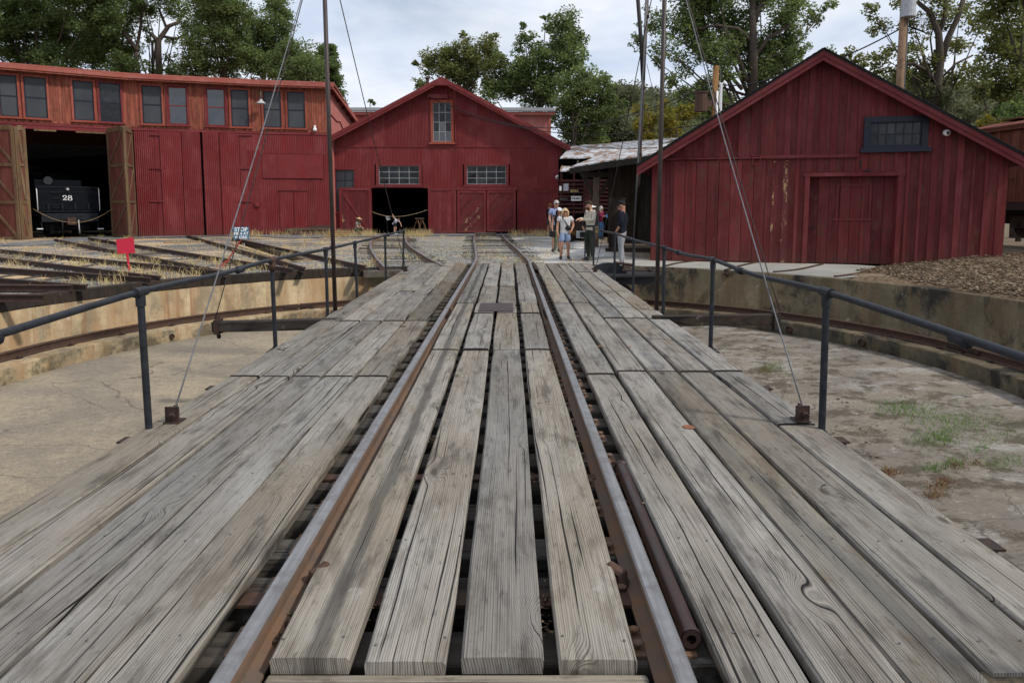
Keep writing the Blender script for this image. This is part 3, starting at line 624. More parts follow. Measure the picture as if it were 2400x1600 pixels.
blades('dry_grass_tufts', pts, 0.05, 0.26, 0.006, M['straw'], 0.6)
pts = []
for _ in range(170):
    sx = random.choice([random.uniform(540, 760), random.uniform(760, 900), random.uniform(950, 1010), random.uniform(1200, 1300)]); p = G(sx, random.uniform(549, 556), GZ)
    for k in range(14): pts.append((p.x+random.gauss(0, .15), p.y+random.gauss(0, .1), GZ+.03))
blades('weeds_along_the_barns', pts, 0.08, 0.45, 0.008, M['straw'], 0.35)
W1 = [(2090, 952, 26), (2130, 958, 26), (2170, 968, 34), (2215, 985, 45), (2260, 985, 40), (2300, 995, 40), (2330, 990, 22), (2180, 1030, 26), (2205, 1020, 18), (2240, 1000, 30), (2320, 1035, 18), (2360, 1020, 16), (2388, 1000, 18), (2340, 1088, 26), (2375, 1082, 22), (2295, 1055, 14), (2185, 1098, 14), (2238, 1088, 18), (1815, 862, 18), (1800, 864, 12), (2220, 1030, 18)]
pts = []
for x, y, s_ in W1:
    for k in range(int(s_*7)):
        p = G(x+random.gauss(0, s_*.95), y+random.gauss(0, s_*.40), -1.27); pts.append((p.x, p.y, -1.285))
blades('green_weeds', pts, 0.015, 0.085, 0.004, M['weed'], 0.7)
pts = []
for x, y, s_ in [(2085, 1105, 16), (2215, 1130, 16), (2200, 1140, 20), (2245, 1092, 18), (2290, 1085, 10), (1800, 866, 18), (2105, 1155, 18), (2190, 1160, 14)]:
    for k in range(int(s_*9)):
        p = G(x+random.gauss(0, s_*.8), y+random.gauss(0, s_*.35), -1.27); pts.append((p.x, p.y, -1.285))
blades('reddish_weeds', pts, 0.015, 0.07, 0.004, M['weed_red'], 0.8)
pts = []
for _ in range(420):
    p = G(random.uniform(1650, 2400), random.uniform(800, 1350), -1.27)
    if (Vector((p.x, p.y))-PC).length < 7.6 and p.x > 2.7: pts.append((p.x, p.y, -1.285))
scatter_bits('fallen_leaves_in_pit', pts, 0.010, 0.032, M['chip'], 0.25)
# ------------------------------------------------------------------ the turntable bridge
BR = thing('turntable_bridge', (0, 10.95, -1.3), 'long plank decked railway turntable bridge with two rails and pipe handrails', 'turntable')
TP = 0.0; TK = 0.062            # top of the planks, their thickness
def plank(x0, x1, y0, y1, mat='deck', dz=0.0, end=0.0):
    dz += 0.0 if y0 < 6 else 0.012 if y0 < 9.6 else 0.020
    n = max(2, int((y1-y0)/0.45)); v = []; f = []
    tz = random.uniform(-.006, .006); ya = y0+0.009; yb = y1-0.009
    w0 = random.uniform(0, .004); w1 = random.uniform(0, .004); ph = random.uniform(0, 6)
    for i in range(n+1):
        t = i/n; y = ya+(yb-ya)*t
        e = 0.010 if i in (0, n) else 0.0
        a = x0+w0+0.004*math.sin(ph+y*1.7)+random.uniform(-.0015, .0015)+e*.5; b = x1-w1+0.004*math.sin(ph+y*1.3+1)+random.uniform(-.0015, .0015)-e*.5
        z = TP+dz+tz*math.sin(ph+y*.8)+random.uniform(-.001, .001) - e*0.4; c = 0.010
        for (px, pz) in ((a+.004, z-TK), (a, z-c*1.3), (a+c, z-.001), ((a+b)/2, z+.0015), (b-c, z-.001), (b, z-c*1.3), (b-.004, z-TK)): v.append((px, y, pz))
    for i in range(n):
        for j in range(6): f.append((i*7+j, (i+1)*7+j, (i+1)*7+j+1, i*7+j+1))
        f.append((i*7+6, (i+1)*7+6, (i+1)*7, i*7))
    mb = MB(); mb.v = v; mb.f = f + [tuple(range(7)), tuple(n*7+6-j for j in range(7))]; mb.m = [0]*len(mb.f)
    if y0 > 3: mb.m[-2] = 1
    return mb.build('plank', [M[mat], M['timber']], BR)
# left walkway, five planks wide; break points read along the bridge
LX = [-2.42, -2.125, -1.836, -1.55, -1.24, -0.925]
LY = [[1.9, 6.49, 9.67, 12.9, 16.4, 19.62], [1.9, 6.49, 9.67, 12.9, 19.6], [1.9, 6.49, 9.67, 12.87, 15.0, 19.62], [1.9, 6.49, 9.67, 14.2, 19.6], [1.9, 6.49, 9.67, 14.6, 19.62]]
for i in range(5):
    for a, b in zip(LY[i][:-1], LY[i][1:]): plank(LX[i]+.006, LX[i+1]-random.choice([.004, .008, .016]), a, b, 'deck_dark' if (i == 4 and a > 6) or (i == 3 and a > 9 and random.random() < .5) else 'deck', random.uniform(-.004, .004))
CXs = [(-.668, -.373), (-.332, -.035), (.001, .303), (.348, .643)]
CY = [[2.335, 7.72, 11.4, 13.86, 19.6], [2.315, 7.72, 10.36, 11.4, 13.86, 19.6], [2.33, 7.72, 10.36, 11.4, 13.86, 19.6], [2.325, 7.74, 10.36, 11.4, 13.86, 19.6]]
for i in range(4):
    for a, b in zip(CY[i][:-1], CY[i][1:]): plank(CXs[i][0]+random.uniform(-.006, .006), CXs[i][1]+random.uniform(-.006, .006), a, b, 'deck_stain' if i == 0 else 'deck', random.uniform(-.004, .006))
RX = [.905, 1.205, 1.506, 1.81, 2.13, 2.43]
RY = [[1.9, 6.6, 11.5, 19.6], [1.9, 6.7, 11.5, 14.8, 19.6], [1.9, 6.7, 9.9, 15.5, 19.6], [2.26, 6.7, 9.9, 16.9, 19.6], [2.30, 5.05, 6.7, 9.9, 10.75, 14.2, 19.6]]
for i in range(5):
    gapr = [.020, .007, .020, .010, .007][i]
    for a, b in zip(RY[i][:-1], RY[i][1:]): plank(RX[i]+.004, RX[i+1]-gapr, a, b, 'deck', random.uniform(-.006, .004))
# ties
y = 2.56; k = 0; TIES = []
while y < 19.6:
    x = 1.55 if k % 4 else 2.3; z = -.092+random.uniform(-.006, .003)
    mb = MB(); mb.box(-x-random.uniform(0, .1), x+random.uniform(0, .1), y-.105+random.uniform(-.015, .015), y+.105+random.uniform(-.015, .015), z-.2, z); mb.build('tie', M['tie'], BR, bevel=.008); TIES.append(y)
    y += random.uniform(.385, .415); k += 1
# rails with joint bars
for x in (-.752, .752):
    for a, b in ((2.0, 10.6), (10.61, 19.72)):
        mb = MB(); rail(mb, [Vector((x, a+(b-a)*i/12, -.09)) for i in range(13)]); mb.build('rail', RAILM, BR)
    for s_ in (-1, 1):
        mb = MB(); mb.box(x+s_*.016-.012, x+s_*.016+.012, 10.25, 10.95, -.06, .005)
        for yy in (10.33, 10.5, 10.7, 10.87): mb.ball((x+s_*.035, yy, -.025), .02, n=6, m=4)
        mb.build('joint_bar', M['rust_dark'], BR)
# tie plates and spikes
far_ = MB()
for i, y in enumerate(TIES):
    for x in (-.752, .752):
        pl = MB(); pl.box(x-.125, x+.125, y-.085, y+.085, -.094, -.084)
        if y < 9: pl.build('tie_plate', M['railside'], BR)
        else: far_.v and None; far_.add(pl.v, pl.f)
        for s_ in (-1, 1):
            for q in ([-.04, .05] if i % 3 == 0 else [random.uniform(-.05, .05)]):
                sp = MB(); c = (x+s_*.088, y+q, -.062); sp.tube([(c[0], c[1], -.09), (c[0], c[1], -.066)], .009, 6); sp.ball(c, .024, .019, .011, 8, 5)
                if y < 9: sp.build('rail_spike', M['railside'], BR)
                else: far_.add(sp.v, sp.f)
tag(far_.build('spike_rows', M['rust'], BR), kind='stuff')
# cross rod with clamps at the near end, and a flat steel bar across the ties further on
mb = MB(); mb.tube([(-.98, 2.98, -.115), (.98, 2.98, -.115)], .022, 10); mb.build('cross_rod', M['rust_dark'], BR)
for x in (-.66, .66):
    mb = MB(); s_ = 1 if x < 0 else -1
    mb.tube([(x-.05*s_, 2.98, -.115), (x+.055*s_, 2.98, -.115)], .05, 12); mb.tube([(x-.012*s_, 2.95, -.07), (x-.012*s_, 2.965, -.03), (x+.03*s_, 2.99, -.012), (x+.05*s_, 3.02, -.04)], .028, 8); mb.build('rod_clamp', M['rust'], BR)
mb = MB(); mb.box(-1.0, 1.0, 4.16, 4.24, -.083, -.07); mb.build('tie_strap', M['rust'], BR)
mb = MB(); mb.box(-1.0, 1.0, 2.80, 2.90, -.090, -.076); mb.build('tie_strap', M['rust'], BR)
mb = MB(); mb.box(-.27, .25, 10.42, 11.32, .024, .032); mb.build('steel_plate', M['pipe_brown'], BR, bevel=.002)
mb = MB(); mb.box(-1.80, -1.52, 13.0, 14.1, .024, .034); mb.build('patch_board', M['deck'], BR)
for (x, y, r_) in ((1.46, 4.95, .045), (1.53, 7.85, .035), (1.2, 7.9, .03), (1.33, 9.6, .03)):
    mb = MB(); mb.ball((x, y, .004), r_, r_*1.1, .008, 12, 4); mb.build('rusty_bolt_cap', M['rust_bright'], BR)
# screws in rows across the planks
sc = MB()
for y in np.arange(2.45, 9.0, 0.8):
    for xs in ([(a+.06, b-.06) for a, b in zip(LX[:-1], LX[1:])], CXs, [(a+.06, b-.06) for a, b in zip(RX[:-1], RX[1:])]):
        for a, b in xs:
            for x in (a+.035, b-.035): sc.tube([(x+random.uniform(-.02, .02), y+random.uniform(-.03, .03), -.003)]+[(0, 0, 0)], .0, 3) if False else sc.ball((x+random.uniform(-.02, .02), y+random.uniform(-.04, .04), .001), .0055, .0055, .003, 6, 3)
tag(sc.build('screw_heads', M['rod'], BR), kind='stuff')
# girders, outriggers, wheels
for x in (-.95, .95):
    mb = MB(); mb.box(x-.012, x+.012, 2.4, 19.5, -.95, -.31); mb.box(x-.15, x+.15, 2.4, 19.5, -.325, -.30); mb.box(x-.15, x+.15, 2.4, 19.5, -.965, -.94)
    for y in np.arange(3, 19.4, 1.2): mb.box(x-.10, x+.10, y-.01, y+.01, -.94, -.325)
    mb.build('girder', M['girder'], BR)
OY = [2.05, 3.35, 4.93, 6.4, 8.05, 9.85, 10.62, 12.3, 13.9, 15.5, 17.2, 18.6]
for y in OY:
    for s_ in (-1, 1):
        mb = MB(); a, b = sorted((s_*1.0, s_*2.58)); mb.box(a, b, y-.06, y+.06, -.092, -.080); mb.box(a, b, y-.006, y+.006, -.20, -.092); mb.box(a, b, y-.06, y+.06, -.212, -.20)
        mb.build('outrigger_beam', M['rust_dark'], BR)
for x in (-.95, .95):
    for y in (3.25, 18.65):
        mb = MB(); mb.tube([(x-.07, y, -.62), (x+.07, y, -.62)], .19, 20); mb.tube([(x-.14, y, -.62), (x+.14, y, -.62)], .05, 10); mb.build('end_wheel', M['girder'], BR)
mb = MB(); mb.tube([(0, 10.95, -1.35), (0, 10.95, -.9)], [.9, .6], 24); mb.box(-.95, .95, 10.6, 11.3, -.95, -.5); mb.build('centre_pivot', M['girder'], BR)
# push beams
for lab, p, q in (('long left push beam', (-2.2, 9.80, -.05), W(500, 765, 9.78)), ('right push beam', (2.2, 9.9, -.03), W(1826, 747, 9.95))):
    mb = MB(); mb.bar(p, q, .15, .145); o = mb.build('push_beam', M['timber'], BR, bevel=.01)
    q = Vector(q); mb = MB(); d = (q-Vector(p)).normalized(); c = q-d*.07
    mb.bar(c+Vector((0, -.1, 0)), c+Vector((0, .1, 0)), .06, .20); mb.tube([c+Vector((0, 0, -.17)), c+Vector((0, 0, .14))], .018, 8); mb.ball(c+Vector((0, 0, -.14)), .035, n=6, m=4); mb.build('strap', M['rust_dark'], o)
# handrails: a pipe on posts
HL = [(-2.42, 1.6, .875), (-2.42, 3.1, .90), (-2.385, 4.93, .975), (-2.44, 6.5, .955), (-2.50, 8.05, .965), (-2.49, 10.4, .945), (-2.47, 12.3, .945), (-2.5, 15.5, .94), (-2.55, 18.6, .945)]
HR = [(2.46, 1.6, .84), (2.44, 3.1, .905), (2.40, 4.95, .970), (2.46, 6.6, .935), (2.49, 8.05, .965), (2.49, 9.3, .94), (2.49, 10.6, .955), (2.46, 13.0, .96), (2.47, 15.4, .985), (2.5, 17.4, .965), (2.48, 19.3, .99)]
LPOST = [(-2.375, 4.93), (-2.49, 8.05), (-2.48, 10.38), (-2.45, 12.3), (-2.5, 15.5), (-2.58, 18.6), (-2.48, 1.9)]
RPOST = [(2.42, 4.97), (2.49, 8.05), (2.49, 10.55), (2.46, 13.0), (2.47, 15.4), (2.48, 19.3), (2.52, 1.9)]
for HH, PP in ((HL, LPOST), (HR, RPOST)):
    pts = catmull(HH, 6); mb = MB(); mb.tube(pts, .0225, 12)
    for i, p in enumerate(HH[1:-1]): mb.tube([Vector(p)+Vector((0, .36, 0)), Vector(p)+Vector((0, .48, 0))], .036, 10) if i % 2 == 0 else None
    hr = mb.build('handrail', M['iron'], BR, smooth=True)
    for (x, y) in PP:
        t = min(pts, key=lambda p: abs(p.y-y)); mb = MB()
        mb.tube([(x, y, -.07), (t.x, t.y, t.z-.055)], .0245, 12); mb.tube([(t.x, t.y-.075, t.z), (t.x, t.y+.075, t.z)], .034, 12)
        mb.tube([(t.x, t.y, t.z-.10), (t.x, t.y, t.z-.02)], .033, 12); mb.tube([(x, y, -.08), (x, y, -.055)], .065, 12); mb.tube([(x, y, -.06), (x, y, -.03)], .036, 12)
        mb.build('post', M['rust'] if (x < 0 and 8 < y < 9) and False else M['iron'], hr, smooth=False)
    if HH is HL:
        mb = MB(); mb.tube([(-2.495, 7.97, .965), (-2.495, 8.13, .965)], .0375, 12); mb.tube([(-2.495, 8.05, .84), (-2.495, 8.05, .95)], .0365, 12); tag(mb.build('rail_tee', M['rust'], hr, smooth=True), 'rusty pipe tee of the left handrail')
# masts, their head beam and the tie rods
TOP = {}
for s_, x in ((-1, -2.47), (1, 2.42)):
    mb = MB(); mb.tube([(x+.02*(s_ < 0), 10.72, -.1), (x, 10.62, 5.7)], .033, 12); mb.tube([(x+.02*(s_ < 0), 10.72, -.06), (x+.02*(s_ < 0), 10.72, .0)], .07, 12); mb.build('mast', M['mast'], BR, smooth=True); TOP[s_] = Vector((x, 10.62, 5.55))
mb = MB(); mb.bar((-2.6, 10.62, 5.72), (2.6, 10.62, 5.72), .2, .2); mb.build('head_beam', M['timber'], BR)
def bracket(x, y, s_):
    mb = MB(); mb.box(x-.05, x+.05, y-.005, y+.012, .003, .122); mb.box(x-.055, x+.055, y-.03, y+.10, .003, .012); mb.box(x-.005, x+.005, y, y+.09, .012, .12)
    mb.tube([(x+.01, y-.035, .055), (x, y+.06, .10)], .014, 8); mb.tube([(x+.011, y-.04, .054), (x+.008, y-.012, .064)], .024, 6); return mb.build('rod_bracket', M['rust_dark'], BR, bevel=.002)
RODS = [(1, (2.325, 5.08, .11), .0065, True), (-1, (-2.265, 5.05, .11), .0065, True), (-1, (-2.29, 17.0, .11), .008, True), (1, (2.24, 16.9, .11), .008, True)]
for s_, p, r_, br in RODS:
    o = bracket(p[0], p[1], s_) if br else None
    a = Vector((p[0]+.01, p[1]+.02, .09)); b = TOP[s_] + Vector((0, 0, 0)); pts = [a.lerp(b, t/14) + Vector((0, 0, -.09*math.sin(math.pi*t/14))) for t in range(15)]
    mb = MB(); mb.tube(pts, r_, 8); mb.build('tie_rod', M['rod'] if p[1] < 8 else M['mast'], BR, smooth=True)
for s_, e in ((-1, W(503, 752, 9.78)), (1, W(1828, 730, 9.95))):
    a = Vector(e)+Vector((0, 0, 0)); b = TOP[s_]; pts = [a.lerp(b, t/12) + Vector((0, 0, -.06*math.sin(math.pi*t/12))) for t in range(13)]
    mb = MB(); mb.tube(pts, .0075, 8); mb.build('tie_rod', M['mast'], BR, smooth=True)
# lever platform on the far right corner
pf = MB(); pf.hexa([(2.45, 16.9, -.12), (3.9, 17.2, -.12), (3.9, 18.7, -.12), (2.45, 19.0, -.12), (2.45, 16.9, -.07), (3.9, 17.2, -.07), (3.9, 18.7, -.07), (2.45, 19.0, -.07)]); PFo = pf.build('operator_platform', M['girder'], BR)
mb = MB(); mb.box(2.5, 3.9, 17.25, 17.33, -.32, -.12); mb.box(2.5, 3.9, 18.4, 18.5, -.32, -.12); mb.tube([(3.0, 17.6, -.62), (3.0, 17.75, -.62)], .27, 20); mb.build('drive_wheel', M['girder'], BR)
c = G(1426, 640, -.07); pts = []; mb = MB()
for k in range(13):
    t = math.pi*k/12; pts.append((c.x-.45*math.cos(t), c.y, -.07+.26*math.sin(t)))
n = len(pts); mb.add([(x, y-.05, z) for x, y, z in pts]+[(x, y+.05, z) for x, y, z in pts], [tuple(range(n))[::-1], tuple(range(n, 2*n))]+[(i, i+1, n+i+1, n+i) for i in range(n-1)]+[(n-1, 0, n, 2*n-1)]); mb.build('gear_guard', M['iron'], BR)
mb = MB(); mb.tube([(c.x+.35, c.y-.12, -.07), (c.x+.35, c.y-.12, .22)], .03, 8); mb.tube([(c.x+.12, c.y-.12, .2), (c.x+.58, c.y-.12, .14)], .035, 8); mb.tube([(c.x+.3, c.y-.2, .02), (c.x+.95, c.y-.1, .0), (c.x+1.5, c.y, -.03)], .022, 8); mb.ball((c.x+1.0, c.y-.1, .02), .06, n=8, m=6); mb.build('lever', M['rust_dark'], BR)
# loose pipe lying beside the right rail
a = Vector((.858, 2.50, -.035)); b = Vector((.872, 4.28, -.035)); mb = MB(); d = b-a
mb.tube([a, b], .036, 18, cap=False); mb.tube([a+d*.004, b], .020, 14, cap=False)
n = 18
for t, sg in ((0, -1),):
    for r1, r2 in ((.0365, .018),):
        v = []; 
        for j in range(n):
            q = 2*math.pi*j/n; v += [(a.x+r1*math.cos(q), a.y-.001, a.z+r1*math.sin(q)), (a.x+r2*math.cos(q), a.y-.001, a.z+r2*math.sin(q))]
        mb.add(v, [(2*j, 2*((j+1) % n), 2*((j+1) % n)+1, 2*j+1) for j in range(n)])
mb.tube([a+d*.15, a+d*.16], .022, 14); mb.tube([a-d*.0, a+d*.012], .041, 18, cap=False); mb.tube([b-d*.012, b], .041, 18)
tag(mb.build('loose_pipe', M['pipe_brown'], smooth=True), 'loose brown steel pipe lying along the right rail in the plank gap', 'pipe')
mb = MB(); a = G(1411, 622, .06); mb.tube([(.86, 17.6, .01), (.86, 19.55, .01)], .04, 10)
tag(mb.build('loose_pipe', M['rust_dark'], smooth=True), 'dark pipe end lying beside the right rail at the far end of the bridge', 'pipe')
# near rim timber across the track, in front of the camera's feet
nt_ = thing('kerb_timber', (0, 2.0, -.3), 'pale weathered kerb timber across the track at the very bottom edge', 'kerb timber')
mb = MB(); mb.box(-.66, .66, 2.02, 2.322, -.27, -.046); mb.build('timber', M['deck_x'], nt_, bevel=.01)
for s_ in (-1, 1):
    pts = [(s_*1.9, 1.95), (s_*2.6, 2.22), (s_*3.6, 2.72)]
    for (p, q) in zip(pts[:-1], pts[1:]):
        mb = MB(); mb.bar((*p, -.15), (*q, -.15), .24, .2); mb.build('timber', M['deck_x'], nt_, bevel=.01)
# small leaves and litter caught between planks
lt = []
for x, y in ((-.33, 2.75), (.32, 2.62), (.33, 2.8), (-.66, 2.62), (.32, 4.1), (-.33, 4.9)):
    for k in range(26): lt.append((x+random.gauss(0, .035), y+random.gauss(0, .05), -.07+random.uniform(0, .015)))
scatter_bits('leaf_litter_between_planks', lt, .006, .018, M['chip'], .4)
lt = [(random.uniform(-2.3, 2.4), random.uniform(2.5, 12), .004) for _ in range(70)]
scatter_bits('leaf_bits_on_deck', lt, .004, .012, M['chip'], .3)
# ------------------------------------------------------------------ buildings
class Wall:
    """a vertical wall from P0 to P1 (left to right as seen); u runs along it, d stands out towards the bridge"""
    def __init__(s, P0, P1):
        s.P = Vector((P0[0], P0[1])); q = Vector((P1[0], P1[1])); s.L = (q-s.P).length; s.U = (q-s.P)/s.L; s.N = Vector((s.U.y, -s.U.x))
    def px(s, sx, sy, d=0):
        r_ = ray(sx, sy); o = s.P + s.N*d; a = Vector((r_.x, r_.y)); c = o - Vector((CAM.x, CAM.y))
        t = c.dot(s.N)/a.dot(s.N); p = CAM + r_*t
        return (Vector((p.x, p.y))-s.P).dot(s.U), p.z
    def pt(s, u, z, d=0): q = s.P + s.U*u + s.N*d; return Vector((q.x, q.y, z))
    def box(s, mb, u0, u1, z0, z1, d0, d1, mi=0):
        p = [s.pt(u0, z0, d1), s.pt(u1, z0, d1), s.pt(u1, z0, d0), s.pt(u0, z0, d0), s.pt(u0, z1, d1), s.pt(u1, z1, d1), s.pt(u1, z1, d0), s.pt(u0, z1, d0)]
        mb.hexa(p, mi)
    def slab(s, mb, u0, u1, z0, za, zb, d0, d1):   # top slopes from za to zb
        mb.hexa([s.pt(u0, z0, d1), s.pt(u1, z0, d1), s.pt(u1, z0, d0), s.pt(u0, z0, d0), s.pt(u0, za, d1), s.pt(u1, zb, d1), s.pt(u1, zb, d0), s.pt(u0, za, d0)])
    def beam(s, mb, a, b, w, d0, d1):               # a slanted board lying on the wall between (u,z) points
        a = Vector(a); b = Vector(b); n = (b-a).normalized(); n = Vector((-n.y, n.x))*w/2
        q = [a-n, b-n, b+n, a+n]
        mb.hexa([s.pt(*q[0], d0), s.pt(*q[1], d0), s.pt(*q[1], d1), s.pt(*q[0], d1), s.pt(*q[3], d0), s.pt(*q[2], d0), s.pt(*q[2], d1), s.pt(*q[3], d1)])
    def sheet(s, name, u0, u1, z0, ztop, mat, parent, d=0.0, pitch=0.085, amp=0.011):
        """one corrugated sheet; ztop may be a function of u"""
        n = max(2, int((u1-u0)/pitch*4)); v = []; f = []; zt = ztop if callable(ztop) else (lambda u: ztop)
        for i in range(n+1):
            u = u0+(u1-u0)*i/n; dd = d + amp*math.sin(2*math.pi*u/pitch) + amp; zz = max(z0, zt(u))
            v += [s.pt(u, z0, dd), s.pt(u, zz, dd), s.pt(u, z0, d-.02), s.pt(u, zz, d-.02)]
        for i in range(n):
            b = 4*i; f += [(b, b+4, b+5, b+1), (b+1, b+5, b+7, b+3), (b+2, b, b+4, b+6)]
        f += [(0, 1, 3, 2), (4*n, 4*n+2, 4*n+3, 4*n+1)]
        mb = MB(); mb.add(v, f); return mb.build(name, mat, parent, smooth=False)
def window(w, name, parent, u0, u1, z0, z1, cols, rows, fm, mm, gm, fw_=.09, mw=.022, out=.05, sill=True, label=None, odd=None):
    """window > frame, sill, mullion bars and every pane"""
    mb = MB(); d0, d1 = -.04, out
    w.box(mb, u0-fw_, u0, z0-fw_*.4, z1+fw_, d0, d1); w.box(mb, u1, u1+fw_, z0-fw_*.4, z1+fw_, d0, d1); w.box(mb, u0+.001, u1-.001, z1, z1+fw_, d0, d1-.003); w.box(mb, u0+.001, u1-.001, z0-fw_*.4, z0, d0, d1-.003)
    win = mb.build(name, fm, parent)
    if label: win['label'] = label
    if sill:
        mb = MB(); w.box(mb, u0-fw_*1.5, u1+fw_*1.5, z0-fw_*1.1, z0-fw_*.4-.002, d0, out+.07); mb.build('sill', fm, win)
    mb = MB()
    for i in range(1, cols): u = u0+(u1-u0)*i/cols; w.box(mb, u-mw/2, u+mw/2, z0, z1, -.035, -.008)
    for j in range(1, rows): z = z0+(z1-z0)*j/rows; w.box(mb, u0, u1, z-mw/2, z+mw/2, -.034, -.006)
    w.box(mb, u0, u0+mw, z0, z1, -.034, -.009); w.box(mb, u1-mw, u1, z0, z1, -.034, -.009); w.box(mb, u0+mw, u1-mw, z0, z0+mw, -.034, -.0095); w.box(mb, u0+mw, u1-mw, z1-mw, z1, -.034, -.0095)
    mb.build('muntins', mm, win)
    for i in range(cols):
        for j in range(rows):
            ua, ub = u0+(u1-u0)*i/cols+.004, u0+(u1-u0)*(i+1)/cols-.004; za, zb = z0+(z1-z0)*j/rows+.004, z0+(z1-z0)*(j+1)/rows-.004
            t = random.uniform(-.006, .006); t2 = random.uniform(-.006, .006); mb = MB()
            mb.add([w.pt(ua, za, -.026+t), w.pt(ub, za, -.026-t), w.pt(ub, zb, -.026-t2), w.pt(ua, zb, -.026+t2), w.pt(ua, za, -.045), w.pt(ub, za, -.045), w.pt(ub, zb, -.045), w.pt(ua, zb, -.045)], [(0, 1, 2, 3), (4, 7, 6, 5), (0, 4, 5, 1), (2, 6, 7, 3), (1, 5, 6, 2), (0, 3, 7, 4)])
            mb.build('pane', gm if not odd or (i, j) not in odd else odd[(i, j)], win)
    return win

# ---- right barn: board and batten gable
P0 = (4.36, 20.9); P1 = (12.72, 18.55)
B = Wall(P0, P1); rb = thing('board_barn', (8.5, 19.7, 0), 'dark red board and batten gabled barn beside the right pit wall', 'barn')
ua, za = B.px(1925, 124); ul, zl = B.px(1499, 384); ur, zr = B.px(2399, 384)
zl = zr = (zl+zr)/2 + .02
def rooft(u): return zl + (za-zl)*((u-ul)/(ua-ul) if u < ua else (ur-u)/(ur-ua))
DEPTH = 9.0
u0, _ = B.px(1527, 500); u1 = B.px(2352, 560)[0]
dL = B.px(1894, 500)[0]; dR = B.px(2100, 500)[0]; dz = B.px(2000, 413)[1]
wx0, wz1 = B.px(2040, 288); wx1, wz0 = B.px(2158, 341)
# inner dark backing keeps light out; real shell behind the boards
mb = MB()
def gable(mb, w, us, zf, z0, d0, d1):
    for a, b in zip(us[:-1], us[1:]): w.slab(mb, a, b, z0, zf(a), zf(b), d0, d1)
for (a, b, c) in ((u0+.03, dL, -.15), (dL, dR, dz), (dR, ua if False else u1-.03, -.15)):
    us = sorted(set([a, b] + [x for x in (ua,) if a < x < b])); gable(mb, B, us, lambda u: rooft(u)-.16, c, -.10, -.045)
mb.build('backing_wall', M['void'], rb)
u = u0; i = 0
bw = .30
while u < u1-.02:
    w_ = min(bw*random.uniform(.9, 1.1), u1-u); a, b = u, u+w_-.006
    segs = [(-.12, None)]
    if b > dL-.02 and a < dR+.02:
        segs = [(dz+.06, None)]
        for a_, b_ in ((a, dL-.02), (dR+.02, b)):
            if b_-a_ > .02: mb = MB(); B.box(mb, a_, b_, -.12, dz+.06, -.04, 0); mb.build('board', M['red_barn'], rb)
    for z0, _ in segs:
        cut = [(z0, None)]
        if b > wx0-.08 and a < wx1+.08:
            cut = [(z0, wz0-.10), (wz1+.10, None)]
            for a_, b_ in ((a, wx0-.10), (wx1+.10, b)):
                if b_-a_ > .02: mb = MB(); B.box(mb, a_, b_, wz0-.10, wz1+.10, -.04, 0); mb.build('board', M['red_barn'], rb)
        for (p, q) in cut:
            mb = MB(); dd = random.uniform(-.004, .004)
            if q is not None: B.box(mb, a, b, p, q, -.04, dd)
            else:
                if min(rooft(a), rooft(b)) - .13 < p + .05: continue
                us = [a, ua, b] if a < ua < b else [a, b]
                gable(mb, B, us, lambda x: rooft(x)-.13, p, -.04, dd)
            mb.build('board', M['red_barn'], rb)
    # batten over the joint (none on the sliding door's stretch below the track)
    ub = u+w_
    if ub < u1-.05:
        hw = random.uniform(.028, .05) if random.random() < .7 else .075
        lo = -.10
        sl0, sl1 = B.px(1580, 500)[0], B.px(1792, 500)[0]; tz = B.px(1700, 374)[1]
        if sl0 < ub < sl1: lo = tz+.08
        if dL-.05 < ub < dR+.05: lo = dz+.12
        cuts = [(lo, rooft(ub)-.14)]
        if wx0-.1 < ub < wx1+.1: cuts = [(lo, wz0-.14), (wz1+.12, rooft(ub)-.14)]
        for p, q in cuts:
            if q-p < .1: continue
            mb = MB(); B.box(mb, ub-hw, ub+hw, p, q, -.01, .024)
            peel = any(abs(ub-B.px(x, 450)[0]) < .16 for x in (1816, 1846)) and p < 1
            if peel and q > tz: 
                mb = MB(); B.box(mb, ub-hw, ub+hw, p, tz-.06, -.01, .024); mb.build('batten', M['red_peel'], rb); mb = MB(); B.box(mb, ub-hw, ub+hw, tz+.08, q, -.01, .024)
            mb.build('batten', M['red_batten'], rb)
    u += w_
# sliding plank door, its track and hangers
sd0, sd1 = B.px(1578, 500)[0], B.px(1792, 500)[0]; sdz1 = B.px(1680, 378)[1]; sdz0 = .02
sl = MB(); B.box(sl, sd0, sd1, sdz0+.02, sdz1-.02, .03, .045); sl = sl.build('sliding_door', M['void'], rb)
n = 8
for i in range(n):
    a = sd0+(sd1-sd0)*i/n; b = sd0+(sd1-sd0)*(i+1)/n-.012; mb = MB(); B.box(mb, a, b, sdz0+random.uniform(-.01, .02), sdz1, .046, .075+random.uniform(-.004, .004)); mb.build('plank', M['red_barn'], sl)
for x in (1606, 1772):
    uc, zc_ = B.px(x, 374); mb = MB(); pts = [B.pt(uc-.10, zc_+.10, .12), B.pt(uc-.10, zc_-.06, .12), B.pt(uc-.07, zc_-.13, .12), B.pt(uc, zc_-.16, .12), B.pt(uc+.07, zc_-.13, .12), B.pt(uc+.10, zc_-.06, .12), B.pt(uc+.10, zc_+.10, .12)]
    mb.tube(pts, .013, 6); mb.tube([pts[0], pts[-1]], .012, 6); mb.tube([B.pt(uc-.1, zc_+.03, .12), B.pt(uc+.1, zc_+.03, .12)], .02, 6); mb.build('hanger', M['red_trim2'], sl)
ta, tz = B.px(1561, 374); tb, _ = B.px(2012, 372); mb = MB(); B.box(mb, ta, tb, tz-.02, tz+.02, .03, .10)
